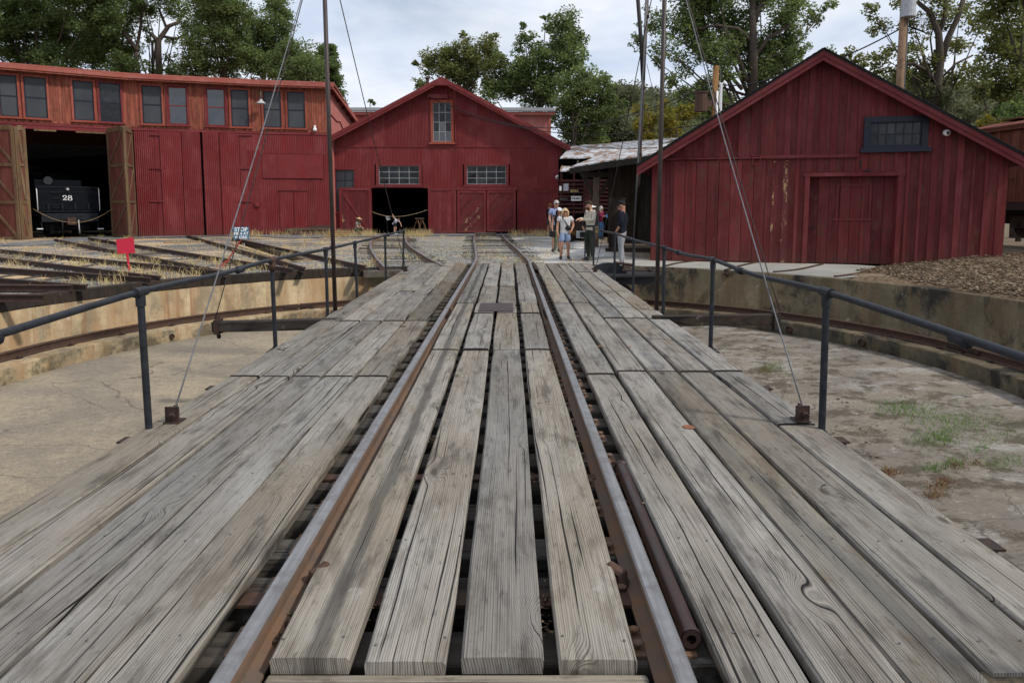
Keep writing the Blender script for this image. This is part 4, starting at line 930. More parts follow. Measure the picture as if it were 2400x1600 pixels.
B.box(mb, B.px(1780, 372)[0], tb-.02, tz-.05, tz+.06, .026, .06); mb.build('door_track', M['red_trim2'], rb)
# recessed door with trim
mb = MB(); B.box(mb, dL-.12, dL, -.1, dz, -.06, .05); B.box(mb, dR, dR+.12, -.1, dz, -.06, .05); B.box(mb, dL-.16, dR+.16, dz, dz+.10, -.06, .055); mb.build('door_trim', M['red_batten'], rb)
mb = MB(); B.box(mb, dL, dR, -.02, dz-.01, -.30, -.27); dr = mb.build('recessed_door', M['void'], rb)
n = 8
for i in range(n):
    a = dL+(dR-dL)*i/n+.004; b = dL+(dR-dL)*(i+1)/n-.006; mb = MB(); B.box(mb, a, b, .0, dz-.02, -.268, -.235+random.uniform(-.004, .004)); mb.build('plank', M['red_barn'], dr)
ha, hz1 = B.px(1961, 437, -.23); hb, hz0 = B.px(2039, 512, -.23)
mb = MB()
for (a, b, c, d_) in ((ha, ha+.05, hz0, hz1), (hb-.05, hb, hz0, hz1), (ha-.03, hb+.03, hz1, hz1+.05), (ha-.06, hb+.03, hz0-.06, hz0), (ha+.11, ha+.14, hz0, hz1), (hb-.12, hb-.09, hz0, hz1)): B.box(mb, a, b, c, d_, -.235, -.205)
mb.build('hatch_frame', M['red_trim2'], dr)
mb = MB(); p = B.pt(dL+.10, 1.0, -.22); mb.tube([p, p+Vector((.12, -.04, 0))], .02, 6); mb.build('latch', M['rust_dark'], dr)
mb = MB(); B.box(mb, dL, dL+.02, 0, dz, -.30, -.04); B.box(mb, dR-.02, dR, 0, dz, -.30, -.04); B.box(mb, dL+.02, dR-.02, dz-.015, dz-.001, -.30, -.04); mb.build('door_reveal', M['red_barn'], rb)
window(B, 'window', rb, wx0, wx1, wz0, wz1, 6, 2, M['navy'], M['navy'], M['glass'], .15, .03, .05)
mb = MB(); a, z = B.px(2016, 383); B.box(mb, a-.02, a+.02, z-.1, z+.08, .01, .05); a, z = B.px(2031, 400); B.box(mb, a-.09, a+.07, z-.02, z+.02, .01, .05); mb.build('iron_bracket', M['black'], rb)
# sill stones, roof
mb = MB(); B.box(mb, u0, u1, -.3, -.09, -.2, -.01); mb.build('foundation', M['apron'], rb)
def roofslab(w, name, parent, pts, d0, d1, th, mat, mat_over=None):
    o = []
    for (a, b) in zip(pts[:-1], pts[1:]):
        mb = MB(); mb.hexa([w.pt(a[0], a[1]-th, d1), w.pt(b[0], b[1]-th, d1), w.pt(b[0], b[1]-th, d0), w.pt(a[0], a[1]-th, d0), w.pt(a[0], a[1], d1), w.pt(b[0], b[1], d1), w.pt(b[0], b[1], d0), w.pt(a[0], a[1], d0)])
        o.append(mb.build(name, mat, parent))
    return o
OV = .42
rl = roofslab(B, 'roof', rb, [(ul-.05, zl-.0), (ua, za+.03), (ur+.05, zr-.0)], -DEPTH, OV+.03, .055, M['shingle'])
for r_, (a, b) in zip(rl, (((ul-.05, zl), (ua, za+.03)), ((ua, za+.03), (ur+.05, zr)))):   # shingle courses along the rake edge
    n = 34
    for k in range(n):
        t0, t1 = k/n, (k+1.15)/n; q0 = (a[0]+(b[0]-a[0])*t0, a[1]+(b[1]-a[1])*t0); q1 = (a[0]+(b[0]-a[0])*min(1, t1), a[1]+(b[1]-a[1])*min(1, t1)); mb = MB(); j = random.uniform(0, .02)
        hi = (.02, .004) if a[1] > b[1] else (.004, .02)
        mb.hexa([B.pt(q0[0], q0[1]+.001, OV+.05+j), B.pt(q1[0], q1[1]+.001, OV+.05+j), B.pt(q1[0], q1[1]+.001, -.6), B.pt(q0[0], q0[1]+.001, -.6), B.pt(q0[0], q0[1]+hi[1]+.008, OV+.05+j), B.pt(q1[0], q1[1]+hi[0]+.008, OV+.05+j), B.pt(q1[0], q1[1]+hi[0]+.008, -.6), B.pt(q0[0], q0[1]+hi[1]+.008, -.6)]); mb.build('shingle', M['shingle'], r_)
for (a, b) in (((ul-.03, zl-.055), (ua, za-.025)), ((ua, za-.025), (ur+.03, zr-.055))):
    for (o1, o2, dd) in ((0, .13, OV+.015), (.13, .25, OV-.01)):
        mb = MB(); mb.hexa([B.pt(a[0], a[1]-o2, OV-.04), B.pt(b[0], b[1]-o2, OV-.04), B.pt(b[0], b[1]-o2, dd), B.pt(a[0], a[1]-o2, dd), B.pt(a[0], a[1]-o1, OV-.04), B.pt(b[0], b[1]-o1, OV-.04), B.pt(b[0], b[1]-o1, dd), B.pt(a[0], a[1]-o1, dd)]); mb.build('barge_board', M['red_trim2'], rb)
    mb = MB(); mb.hexa([B.pt(a[0], a[1]-.08, -DEPTH), B.pt(b[0], b[1]-.08, -DEPTH), B.pt(b[0], b[1]-.08, OV-.05), B.pt(a[0], a[1]-.08, OV-.05), B.pt(a[0], a[1]-.005, -DEPTH), B.pt(b[0], b[1]-.005, -DEPTH), B.pt(b[0], b[1]-.005, OV-.05), B.pt(a[0], a[1]-.005, OV-.05)]); mb.build('soffit', M['red_barn'], rb)
for uu in (u0, u1):
    mb = MB(); B.box(mb, uu-.02, uu+.02, -.2, rooft(uu)-.14, -DEPTH+.3, -.05); mb.build('side_wall', M['red_barn'], rb)
mb = MB(); gable(mb, B, [u0, ua, u1], lambda u: rooft(u)-.14, -.2, -DEPTH+.3, -DEPTH+.35); mb.build('rear_wall', M['red_barn'], rb)
def dome_cam(p, n, label, r_=.11):
    t = thing('security_camera', p, label, 'security camera'); p = Vector(p); n = Vector(n).normalized()
    mb = MB(); mb.tube([p, p+n*.08], r_*.95, 14); mb.ball(p+n*.10, r_, n=14, m=8); mb.build('housing', M['white'], t, smooth=True)
    mb = MB(); mb.ball(p+n*(.10+r_*.62), r_*.52, n=12, m=8); mb.build('lens_dome', M['black'], t, smooth=True)
uc, zc_ = B.px(2217, 311); dome_cam(B.pt(uc, zc_, .0), (B.N.x, B.N.y, -.15), 'white dome security camera under the right eave of the board barn', .085)

# ---- middle barn: corrugated gable
YB = 43.5; C = Wall(((766-VX)/FPX*YB*1.0+CX, YB), ((1315-VX)/FPX*YB+CX, YB))
cb = thing('corrugated_barn', (-3.7, YB, 0), 'tall red corrugated iron gabled barn at the end of the bridge track', 'barn')
ca, cza = C.px(1037, 186); cl_, czl = C.px(736, 346); cr_, czr = C.px(1335, 346)
def croof(u): return czl + (cza-czl)*((u-cl_)/(ca-cl_) if u < ca else (cr_-u)/(cr_-ca))
zc1 = C.px(1000, 343)[1]; zc2 = C.px(1000, 441)[1]; Z0 = -.12
U = lambda x: C.px(x, 450)[0]
Zp = lambda y: C.px(1040, y)[1]
oL, oR = U(871), U(1003); dzT = Zp(441)
cdL, cdR = U(1072), U(1208)
wins = [(U(889), U(983), Zp(432), Zp(389)), (U(1095), U(1186), Zp(432), Zp(389)), (U(1017), U(1059), Zp(332), Zp(241)), (U(788), U(831), Zp(398+100*0), Zp(398))]
tw = (U(788), U(831), Zp(496), Zp(398))
def sheets(us, z0, z1, d, holes=()):
    for a, b in zip(us[:-1], us[1:]):
        segs = [(z0, z1)]
        C.sheet('corrugated_sheet', a, b, z0, z1, M['red_sheet'], cb, d+random.uniform(0, .004))
roofline = lambda u: croof(u)-.10
# top tier
g0, g1, gz0, gz1 = wins[2]
xs = [U(x) for x in (766, 800, 852, 904, 958)] + [g0-.16]
sheets(xs, zc1, roofline, .018)
sheets([g0-.16, g1+.16], gz1+.14, roofline, .018)
C.sheet('corrugated_sheet', g0-.16, g1+.16, zc1, gz0-.12, M['red_sheet'], cb, .018)
sheets([g1+.16] + [U(x) for x in (1120, 1172, 1226, 1278, 1315)], zc1, roofline, .018)
# middle tier round the windows
mz = zc2
for a, b, q0, q1 in ((766, 783, mz, zc1), (836, 845, mz, zc1), (845, 880, mz, zc1), (991, 1020, mz, zc1), (1020, 1060, mz, zc1), (1060, 1086, mz, zc1), (1195, 1226, mz, zc1), (1226, 1270, mz, zc1), (1270, 1315, mz, zc1)):
    C.sheet('corrugated_sheet', U(a), U(b), q0, q1+.05, M['red_sheet'], cb, random.uniform(0, .006))
for k in (0, 1):
    a, b, q0, q1 = wins[k]; C.sheet('corrugated_sheet', a-.27, b+.25, q1+.1, zc1+.05, M['red_sheet'], cb, .003)
    C.sheet('corrugated_sheet', a-.27, b+.25, mz, q0-.06, M['red_sheet'], cb, .002)
C.sheet('corrugated_sheet', U(783), U(836), tw[3]+.06, zc1+.05, M['red_sheet'], cb, .003)
# lower tier
for a, b in ((766, 783), (1212, 1250), (1250, 1284), (1284, 1315)): C.sheet('corrugated_sheet', U(a), U(b), Z0, mz+.03, M['red_sheet'], cb, random.uniform(.0, .006))
for a, b in ((836, 871), (1003, 1072)): C.sheet('corrugated_sheet', U(a), U(b), Z0, mz+.03, M['red_sheet'], cb, random.uniform(.0, .006))
C.sheet('corrugated_sheet', U(783), U(836), Z0, tw[2]-.08, M['red_sheet'], cb, .0)
for sx0, sx1, y in ((766, 1315, 344), (1230, 1315, 449)):
    mb = MB(); z = Zp(y); C.box(mb, U(sx0), U(sx1), z-.03, z+.03, 0, .055); mb.build('flashing_strip', M['red_trim'], cb)
window(C, 'window', cb, *wins[0][:2], wins[0][2], wins[0][3], 4, 3, M['red_trim'], M['white_frame'], M['glass'], .16, .024, .09)
window(C, 'window', cb, *wins[1][:2], wins[1][2], wins[1][3], 4, 3, M['red_trim'], M['white_frame'], M['glass'], .16, .024, .09)
window(C, 'window', cb, g0, g1, gz0, gz1, 3, 4, M['orange_trim'], M['white_frame'], M['glass'], .15, .022, .09, odd={(0, 0): M['glass_sky'], (1, 0): M['glass_sky'], (2, 0): M['glass_sky'], (1, 1): M['glass_sky'], (2, 2): M['screen']})
window(C, 'window', cb, *tw[:2], tw[2], tw[3], 2, 4, M['red_trim'], M['navy'], M['screen'], .10, .03, .06)
# doors
mb = MB(); C.box(mb, oL-.02, oR+.02, dzT, dzT+.10, -.05, .06); C.box(mb, oL-.08, oL, Z0, dzT, -.05, .05); C.box(mb, oR, oR+.08, Z0, dzT, -.05, .05); mb.build('door_frame', M['red_trim'], cb)
def leaf(w, name, parent, a, b, z0, z1, d, diag, vert=True, label=None, patch=False):
    mb = MB(); w.box(mb, a+.02, b-.02, z0+.02, z1-.02, d, d+.01); lf = mb.build(name, M['void'], parent)
    if label: lf['label'] = label
    if vert:
        n = 6
        for i in range(n):
            p = a+(b-a)*i/n+.004; q = a+(b-a)*(i+1)/n-.006; mb = MB(); w.box(mb, p, q, z0, z1, d+.011, d+.035+random.uniform(-.003, .003)); mb.build('plank', M['red_sheet'] if not patch else M['red_peel'] if i == 0 else M['red_batten'], lf)
    else:
        n = 17; sp = (b-a+z1-z0)/n
        for i in range(n):     # diagonal boards clipped to the leaf
            lo, hi = i*sp+.006, (i+1)*sp-.006
            def clip(c):        # line (u-a)-(z... ) : (u-a) + (z1-z)*? = c going up to the right
                # boards run up to the right: v = (u-a) - (z-z0) + (z1-z0) = c
                p = []; H = z1-z0; Wd = b-a
                uz = [(c-H, 0.0) if c >= H else (0.0, H-c), (c, H) if c <= Wd else (Wd, H-(c-Wd))]
                return [(a+u_, z0+v_) for u_, v_ in uz]
            (p1, p2), (q1, q2) = clip(lo), clip(hi)
            mb = MB(); dd = d+.034+random.uniform(-.003, .003)
            mb.hexa([w.pt(*p1, d+.011), w.pt(*q1, d+.011), w.pt(*q2, d+.011), w.pt(*p2, d+.011), w.pt(*p1, dd), w.pt(*q1, dd), w.pt(*q2, dd), w.pt(*p2, dd)])
            mb.build('board', M['red_peel'] if diag == 'peel' and i in (9, 11) else M['red_batten'], lf)
    for (p, q, r_, s_) in ((a, b, z1-.16, z1), (a, b, z0, z0+.14), (a, a+.14, z0+.14, z1-.16), (b-.14, b, z0+.14, z1-.16)):
        mb = MB(); w.box(mb, p, q, r_, s_, d+.034, d+.065); mb.build('ledge_board', M['red_trim'], lf)
    if diag in ('/', '\\'):
        mb = MB(); p, q = ((a+.16, z0+.1), (b-.16, z1-.12)) if diag == '/' else ((a+.1, z1-.12), (b-.14, z0+.1)); w.beam(mb, p, q, .13, d+.036, d+.06); mb.build('brace', M['red_trim'], lf)
    return lf
leaf(C, 'door_leaf', cb, U(796), U(870), Z0+.08, dzT+.02, .10, '\\', True, 'open door leaf with peeling yellowish edge', True)
leaf(C, 'door_leaf', cb, U(1004), U(1069), Z0+.06, dzT, .06, '/', True, 'open door leaf with a diagonal brace')
leaf(C, 'door_leaf', cb, U(1072), U(1139), Z0+.10, Zp(446), .05, 'peel', False, 'closed door leaf with bare streaks on its diagonal boards')
leaf(C, 'door_leaf', cb, U(1141), U(1209), Z0+.16, Zp(446), .05, '', False, 'closed door leaf of diagonal boards')
mb = MB(); C.box(mb, U(1068), U(1212), Zp(446)+.005, Zp(441)+.05, .02, .14); mb.build('door_header', M['red_trim'], cb)
# gable peak hood, barge boards, roof
cov = .7; CD = 26
rs = roofslab(C, 'roof', cb, [(cl_, czl), (ca, cza), (cr_, czr)], -CD, cov, .10, M['roof_grey'])
for (a, b) in (((cl_, czl-.03), (ca, cza-.03)), ((ca, cza-.03), (cr_, czr-.03))):
    for o1, o2, dd in ((-.06, .16, .03), (.16, .30, .0)):
        mb = MB(); mb.hexa([C.pt(a[0], a[1]-o2, cov-.02), C.pt(b[0], b[1]-o2, cov-.02), C.pt(b[0], b[1]-o2, cov+dd+.02), C.pt(a[0], a[1]-o2, cov+dd+.02), C.pt(a[0], a[1]-o1, cov-.02), C.pt(b[0], b[1]-o1, cov-.02), C.pt(b[0], b[1]-o1, cov+dd+.02), C.pt(a[0], a[1]-o1, cov+dd+.02)]); mb.build('barge_board', M['red_trim'], cb)
hw = (U(1066)-U(1012))/2; hz = C.px(1037, 205)[1]
mb = MB(); mb.add([C.pt(ca-hw, hz, cov+.05), C.pt(ca+hw, hz, cov+.05), C.pt(ca, cza-.02, cov+.07), C.pt(ca-hw, hz, cov-.5), C.pt(ca+hw, hz, cov-.5), C.pt(ca, cza-.02, cov-.5)], [(0, 1, 2), (3, 5, 4), (0, 3, 4, 1), (1, 4, 5, 2), (0, 2, 5, 3)]); mb.build('peak_hood', M['red_trim'], cb)
mb = MB(); C.box(mb, U(1005), U(1052), Zp(232), Zp(222), .05, .18); mb.build('hoist_beam', M['red_trim'], cb)
for uu in (U(766), U(1315)):
    mb = MB(); C.box(mb, uu-.03, uu+.03, Z0, croof(uu)-.12, -CD, -.02); mb.build('side_wall', M['red_sheet'], cb)
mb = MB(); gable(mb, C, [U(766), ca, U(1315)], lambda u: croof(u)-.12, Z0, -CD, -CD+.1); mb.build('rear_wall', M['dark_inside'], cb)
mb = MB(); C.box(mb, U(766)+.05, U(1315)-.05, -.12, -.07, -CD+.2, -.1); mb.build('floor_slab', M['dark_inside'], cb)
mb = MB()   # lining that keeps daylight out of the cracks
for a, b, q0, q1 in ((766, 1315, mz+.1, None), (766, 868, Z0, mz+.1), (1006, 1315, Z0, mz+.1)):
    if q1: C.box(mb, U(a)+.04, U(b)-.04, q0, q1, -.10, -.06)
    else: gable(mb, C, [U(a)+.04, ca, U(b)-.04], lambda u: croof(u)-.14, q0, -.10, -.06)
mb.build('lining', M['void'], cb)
mb = MB(); C.box(mb, U(948), U(984), Zp(495), Zp(485), -CD+.12, -CD+.2); tag(mb.build('rear_light_strip', M['screen'], cb))
mb = MB(); p = C.pt(U(768), Zp(356), .2); mb.tube([C.pt(U(750), Zp(352), .55), C.pt(U(757), Zp(360), .35), C.pt(U(762), Zp(370), .12), C.pt(U(763), -.05, .12)], .06, 8); mb.build('downspout', M['red_trim'], cb)
mb = MB(); mb.tube([C.pt(U(1069), Zp(205), cov+.06), C.pt(U(1069), Zp(260), .12), C.pt(U(1069), Zp(340), .08)], .03, 6); mb.tube([C.pt(U(1072), Zp(250), .12), C.pt(U(1078), Zp(262), .12), C.pt(U(1086), Zp(270), .12), C.pt(U(1110), Zp(271), .10)], .025, 6); mb.build('conduit', M['red_trim'], cb)
sp_ = MB(); p = C.pt(U(1004)-.2, croof(U(1003))-.1, -2.0); z1 = W(1003, 184, YB+2).z
sp_.tube([p, (p.x, p.y, z1)], .11, 10); sp_.tube([(p.x, p.y, z1), (p.x, p.y, z1+.12)], [.22, .05], 10); sp_.build('stove_pipe', M['rust'], cb)
uc, zc_ = C.px(1306, 415); dome_cam(C.pt(uc, zc_, 0.02), (0, -1, -.2), 'white dome security camera at the right edge of the corrugated barn', .12)
# rope across its open doorway
mb = MB(); mb.tube([C.pt(oL+(oR-oL)*t, 1.25 - .42*4*t*(1-t)*(1-.35*t) + .12*t, .05) for t in np.linspace(0, 1, 14)], .014, 6); tag(mb.build('barrier_rope', M['crate'], smooth=True), 'yellow rope sagging across the open doorway of the corrugated barn', 'rope')
# rear monitor roof seen over the middle barn
YR = 50.5; D2 = Wall(W(824, 270, YR).xy, W(1290, 270, YR).xy)
rs_ = thing('long_shed', (-4, YR+2, 7), 'long grey roofed building with pink wall rising behind the corrugated barn', 'building')
zt = D2.px(1100, 246)[1]; ze = D2.px(1100, 264)[1]
mb = MB(); D2.box(mb, -.1, D2.L, 4, ze-.05, -5, 0); mb.build('wall', M['pink'], rs_)
mb = MB(); mb.hexa([D2.pt(-.6, ze, .5), D2.pt(D2.L+.35, ze, .5), D2.pt(D2.L+.35, zt+.05, -2.5), D2.pt(-.6, zt+.05, -2.5), D2.pt(-.6, ze+.08, .5), D2.pt(D2.L+.35, ze+.08, .5), D2.pt(D2.L+.35, zt+.16, -2.5), D2.pt(-.6, zt+.16, -2.5)]); mb.build('roof', M['roof_grey'], rs_)
mb = MB(); D2.box(mb, -.6, D2.L+.3, ze-.20, ze, .36, .42); D2.box(mb, D2.L-.14, D2.L+.04, 4, ze-.2, -.05, .05); mb.build('trim', M['fascia'], rs_)

# ---- roundhouse on the left: facets
rh = thing('roundhouse', (-17, 40, 0), 'curved red locomotive roundhouse with a row of clerestory windows over tall doors', 'roundhouse')
YF = [(-190, 33.2), (2, 36.4), (317, 39.6), (620, 41.7), (776, 42.5)]
PT = [Vector(((x-VX)/FPX*y*.9944+CX, y)) for x, y in YF]
F = [Wall(PT[i], PT[i+1]) for i in range(4)]
ZE, ZM, ZB = 8.66, 5.74, -.14
def fac(x):
    for i in range(4):
        if YF[i][0] <= x <= YF[i+1][0]+.01: return F[i]
def FU(x, w=None): w = w or fac(x); return w.px(x, 250)[0]
WP = [(-56, -10), (-2, 45), (57, 113), (171, 222), (233, 285), (332, 381), (393, 440), (483, 529), (540, 584), (616, 660), (672, 716)]
WZ0, WZ1 = 6.08, 8.12
used = []
for i, (a, b) in enumerate(WP):
    xa = (a+b)/2; w = fac(xa); ua_, ub_ = FU(a, w), FU(b, w); red_ = i in (4, 6, 7)
    q = i
    win = window(w, 'window', rh, ua_+.03, ub_-.03, WZ0, WZ1, 1, 2, M['red_trim'] if i in (4, 6, 7) else M['orange_trim'], M['red_trim'] if i in (6, 7) else M['navy'], M['glass'] if i == 4 else M['glass_sky'] if i in (6, 7) else M['screen'], .10, .06, .07)
    used.append((w, ua_, ub_))
for k, w in enumerate(F):      # vertical boards and battens between the windows
    u = 0.0
    while u < w.L-.01:
        a, b = u, min(u+.285, w.L)-.006; hit = None
        for (ww, ua_, ub_) in used:
            if ww is w and b > ua_-.02 and a < ub_+.02: hit = (ua_, ub_)
        segs = [(a, b, ZM, ZE-.2)] if not hit else [(a, b, ZM, WZ0-.10), (a, b, WZ1+.08, ZE-.2)]
        if hit:
            if hit[0]-.06 - a > .03: segs.append((a, hit[0]-.06, WZ0-.10, WZ1+.08))
            if b - hit[1]-.06 > .03: segs.append((hit[1]+.06, b, WZ0-.10, WZ1+.08))
        for a_, b_, z0, z1 in segs:
            mb = MB(); w.box(mb, a_, b_, z0, z1, -.03, random.uniform(-.003, .004)); mb.build('board', M['orange'], rh)
            if random.random() < .9 and b_ == b and b < w.L-.05: 
                bt = MB(); w.box(bt, b-.03, b+.035, z0+.002, z1-.002, -.01, .022); bt.build('batten', M['orange'], rh)
        u += .285
    n = int(w.L/.30)   # little blocks under the sills
    for i in range(n):
        u = (i+.5)*w.L/n; mb = MB(); w.box(mb, u-.09, u+.09, ZM+.10, ZM+.22, .023, .05); mb.build('dentil', M['orange'], rh)
    mb = MB(); w.box(mb, 0, w.L, ZM-.04, ZM+.08, -.02, .045); mb.build('belt_board', M['red_trim'], rh)
# roof edge, roof, soffit
for k, w in enumerate(F):
    nx = [0, 0]
    def off(i, d):     # mitred offset point of the outline
        p = PT[i]; n = (F[max(0, i-1)].N + F[min(3, i)].N).normalized(); return p + n*d
    a, b = off(k, .55), off(k+1, .55); a2, b2 = off(k, -12.5), off(k+1, -12.5)
    if k == 3: b = b + w.U*.35; b2 = Vector((-9.9, 55.2))
    dz = -2.9
    mb = MB(); mb.hexa([(*a, ZE-.09), (*b, ZE-.09), (*b2, ZE-.09+dz), (*a2, ZE-.09+dz), (*a, ZE), (*b, ZE), (*b2, ZE+dz), (*a2, ZE+dz)]); mb.build('roof', M['fascia'], rh)
    ai, bi = off(k, .50), off(k+1, .50)
    if k == 3: bi = bi + w.U*.33
    mb = MB(); mb.hexa([(*ai, ZE-.27), (*bi, ZE-.27), (*(b), ZE-.27), (*a, ZE-.27), (*ai, ZE-.095), (*bi, ZE-.095), (*b, ZE-.095), (*a, ZE-.095)]); mb.build('fascia', M['fascia'], rh)
    ai2, bi2 = off(k, .44), off(k+1, .44)
    if k == 3: bi2 = bi2 + w.U*.3
    mb = MB(); mb.hexa([(*ai2, ZE-.36), (*bi2, ZE-.36), (*bi, ZE-.36), (*ai, ZE-.36), (*ai2, ZE-.275), (*bi2, ZE-.275), (*bi, ZE-.275), (*ai, ZE-.275)]); mb.build('frieze_board', M['orange'], rh)
    mb = MB(); aw, bw_ = off(k, .02), off(k+1, .02); mb.hexa([(*aw, ZE-.22), (*bw_, ZE-.22), (*bi, ZE-.22), (*ai, ZE-.22), (*aw, ZE-.2), (*bw_, ZE-.2), (*bi, ZE-.2), (*ai, ZE-.2)]); mb.build('soffit', M['red_barn'], rh)
    mb = MB(); w.box(mb, 0, w.L, ZM, ZE-.25, -.12, -.06); mb.build('lining', M['void'], rh)
# pink end wall with the roof falling to the back
E = Wall((PT[4].x, PT[4].y), (PT[4].x+.35, 54.5)); slope = -2.9/12.6
mb = MB(); E.slab(mb, 0, E.L, -.1, ZE-.2, ZE-.2+slope*E.L, -.1, 0); mb.build('end_wall', M['pink'], rh)
mb = MB(); mb.hexa([E.pt(-.55, ZE-.26, .30), E.pt(E.L, ZE-.26+slope*E.L, .30), E.pt(E.L, ZE-.26+slope*E.L, .36), E.pt(-.55, ZE-.26, .36), E.pt(-.55, ZE, .30), E.pt(E.L, ZE+slope*E.L, .30), E.pt(E.L, ZE+slope*E.L, .36), E.pt(-.55, ZE, .36)]); mb.build('rake_board', M['fascia'], rh)
mb = MB(); mb.hexa([E.pt(0, ZE-.24, 0), E.pt(E.L, ZE-.24+slope*E.L, 0), E.pt(E.L, ZE-.24+slope*E.L, .30), E.pt(0, ZE-.24, .30), E.pt(0, ZE-.2, 0), E.pt(E.L, ZE-.2+slope*E.L, 0), E.pt(E.L, ZE-.2+slope*E.L, .30), E.pt(0, ZE-.2, .30)]); mb.build('rake_soffit', M['red_barn'], rh)
for k in range(9):
    u = .8+k*1.1; mb = MB(); z = ZE-.24+slope*u; E.box(mb, u-.05, u+.05, z-.13, z, .0, .30); mb.build('rafter_end', M['red_barn'], rh)
mb = MB(); mb.tube([E.pt(.1, 7.0, .03), E.pt(1.6, 6.7, .03), E.pt(2.4, 6.75, .03), E.pt(3.2, 6.3, .03)], .03, 6); mb.build('conduit', M['red_trim'], rh)
# interior shell
mb = MB(); 
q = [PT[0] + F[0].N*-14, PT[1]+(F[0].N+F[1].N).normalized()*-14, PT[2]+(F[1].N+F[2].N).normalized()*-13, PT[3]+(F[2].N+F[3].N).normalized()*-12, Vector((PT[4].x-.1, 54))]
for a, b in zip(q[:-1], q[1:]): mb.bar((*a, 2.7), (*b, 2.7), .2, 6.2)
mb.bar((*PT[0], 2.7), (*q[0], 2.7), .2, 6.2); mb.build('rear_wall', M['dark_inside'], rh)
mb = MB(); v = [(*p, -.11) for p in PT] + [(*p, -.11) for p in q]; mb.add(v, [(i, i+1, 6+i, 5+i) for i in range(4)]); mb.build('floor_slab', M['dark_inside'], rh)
# lower wall: corrugated sheets, posts, doors
w1, w2, w3, w0 = F[1], F[2], F[3], F[0]
oL_, oR_ = w1.px(61, 430)[0], w1.px(272, 430)[0]
lL = lambda x, w: w.px(x, 430)[0]
def rsheet(w, a, b, z0, z1, d=0): w.sheet('corrugated_sheet', a, b, z0, z1, M['red_sheet'], rh, d+random.uniform(0, .005), .10, .013)
for i in range(5): rsheet(w0, w0.L*i/5, w0.L*(i+1)/5, ZB, ZM-.04)
rsheet(w1, 0, oL_-.06, ZB, ZM-.04)
rsheet(w1, oR_+.05, w1.L, 2.6, ZM-.04); rsheet(w1, oR_+.05, w1.L, ZB, 2.65, .01)
mb = MB(); w1.box(mb, oL_-.12, oL_, ZB, ZM-.04, -.2, .03); w1.box(mb, oR_, oR_+.12, ZB, ZM-.04, -.2, .03); w1.box(mb, oL_, oR_, ZM-.22, ZM-.04, -.2, .02); mb.build('door_frame', M['red_trim'], rh)
for x0, x1 in ((88, 140), (185, 255)):
    mb = MB(); w1.box(mb, lL(x0, w1), lL(x1, w1), ZM-.32, ZM-.23, .03, .10); mb.build('lintel_board', M['doorwood'], rh)
seq = [(320, 366), (366.5, 380), (380, 429), (431, 473.5), (479, 517), (518.5, 564), (564.5, 582), (582, 610)]
for i, (a, b) in enumerate(seq):
    ua_, ub_ = lL(max(a, 318), w2), lL(b, w2)
    if i in (1, 6): mb = MB(); w2.box(mb, ua_, ub_, ZB, ZM-.06, -.05, .02); mb.build('door_post', M['red_trim'], rh)
    else:
        d = .055 if 2 <= i <= 5 else 0; q = [ZB+(.03 if d else 0), 2.45+random.uniform(-.15, .15), 4.75+random.uniform(-.2, .2), ZM-.06]
        if i == 0: q = [ZB, 2.6, ZM-.06]
        if i in (2, 5): q = [ZB+.03, 2.75, ZM-.08]
        for z0, z1 in zip(q[:-1], q[1:]): rsheet(w2, ua_, ub_, z0, z1+.02, d+random.uniform(0, .012))
rsheet(w2, lL(610, w2), w2.L, ZB, ZM-.06)
mb = MB(); w2.box(mb, lL(474, w2), lL(479, w2), ZB, ZM-.08, -.08, -.03); mb.build('door_gap', M['void'], rh)
for x in (377, 577):
    for y in (317, 395, 472):
        ua_, z = w2.px(x, y); mb = MB(); s_ = 1; w2.box(mb, ua_-.55, ua_+.35, z-.03, z+.03, .05, .085); mb.tube([w2.pt(ua_-.05, z-.06, .09), w2.pt(ua_-.05, z+.06, .09)], .035, 6); mb.build('strap_hinge', M['red_trim'], rh)
# stretch by the middle barn: upper sheets, blank board panel, small double door
w = w3
for a, b in ((0, .9), (.9, 1.9), (1.9, 2.9), (2.9, w.L)): rsheet(w, a, b, 4.6, ZM-.06); rsheet(w, a, b, ZB, 4.62, -.012)
mb = MB(); a_, z1 = w.px(612, 364) if False else (lL(621, w), w.px(700, 363)[1]); z0 = w.px(700, 418)[1]
w.box(mb, lL(621, w)-.1, lL(651, w), z0, z1, .03, .07); mb.build('blank_panel', M['red_trim'], rh)
mb = MB(); w.box(mb, lL(651.5, w), lL(759, w), z0, z1, .03, .072); mb.build('blank_panel', M['red_trim'], rh)
zd = w.px(680, 447)[1]
rsheet(w, lL(654, w), lL(686.5, w), ZB+.03, zd, .03); rsheet(w, lL(688, w), lL(719, w), ZB+.03, zd, .03)
mb = MB(); w.box(mb, lL(652, w), lL(720, w), zd, zd+.05, .02, .10); mb.build('door_drip', M['red_trim'], rh)
mb = MB(); ua_, z = w2.px(603, 479); w2.box(mb, ua_-.12, ua_+.12, z-.12, z+.12, .02, .14); mb.build('switch_box', M['red_trim'], rh)
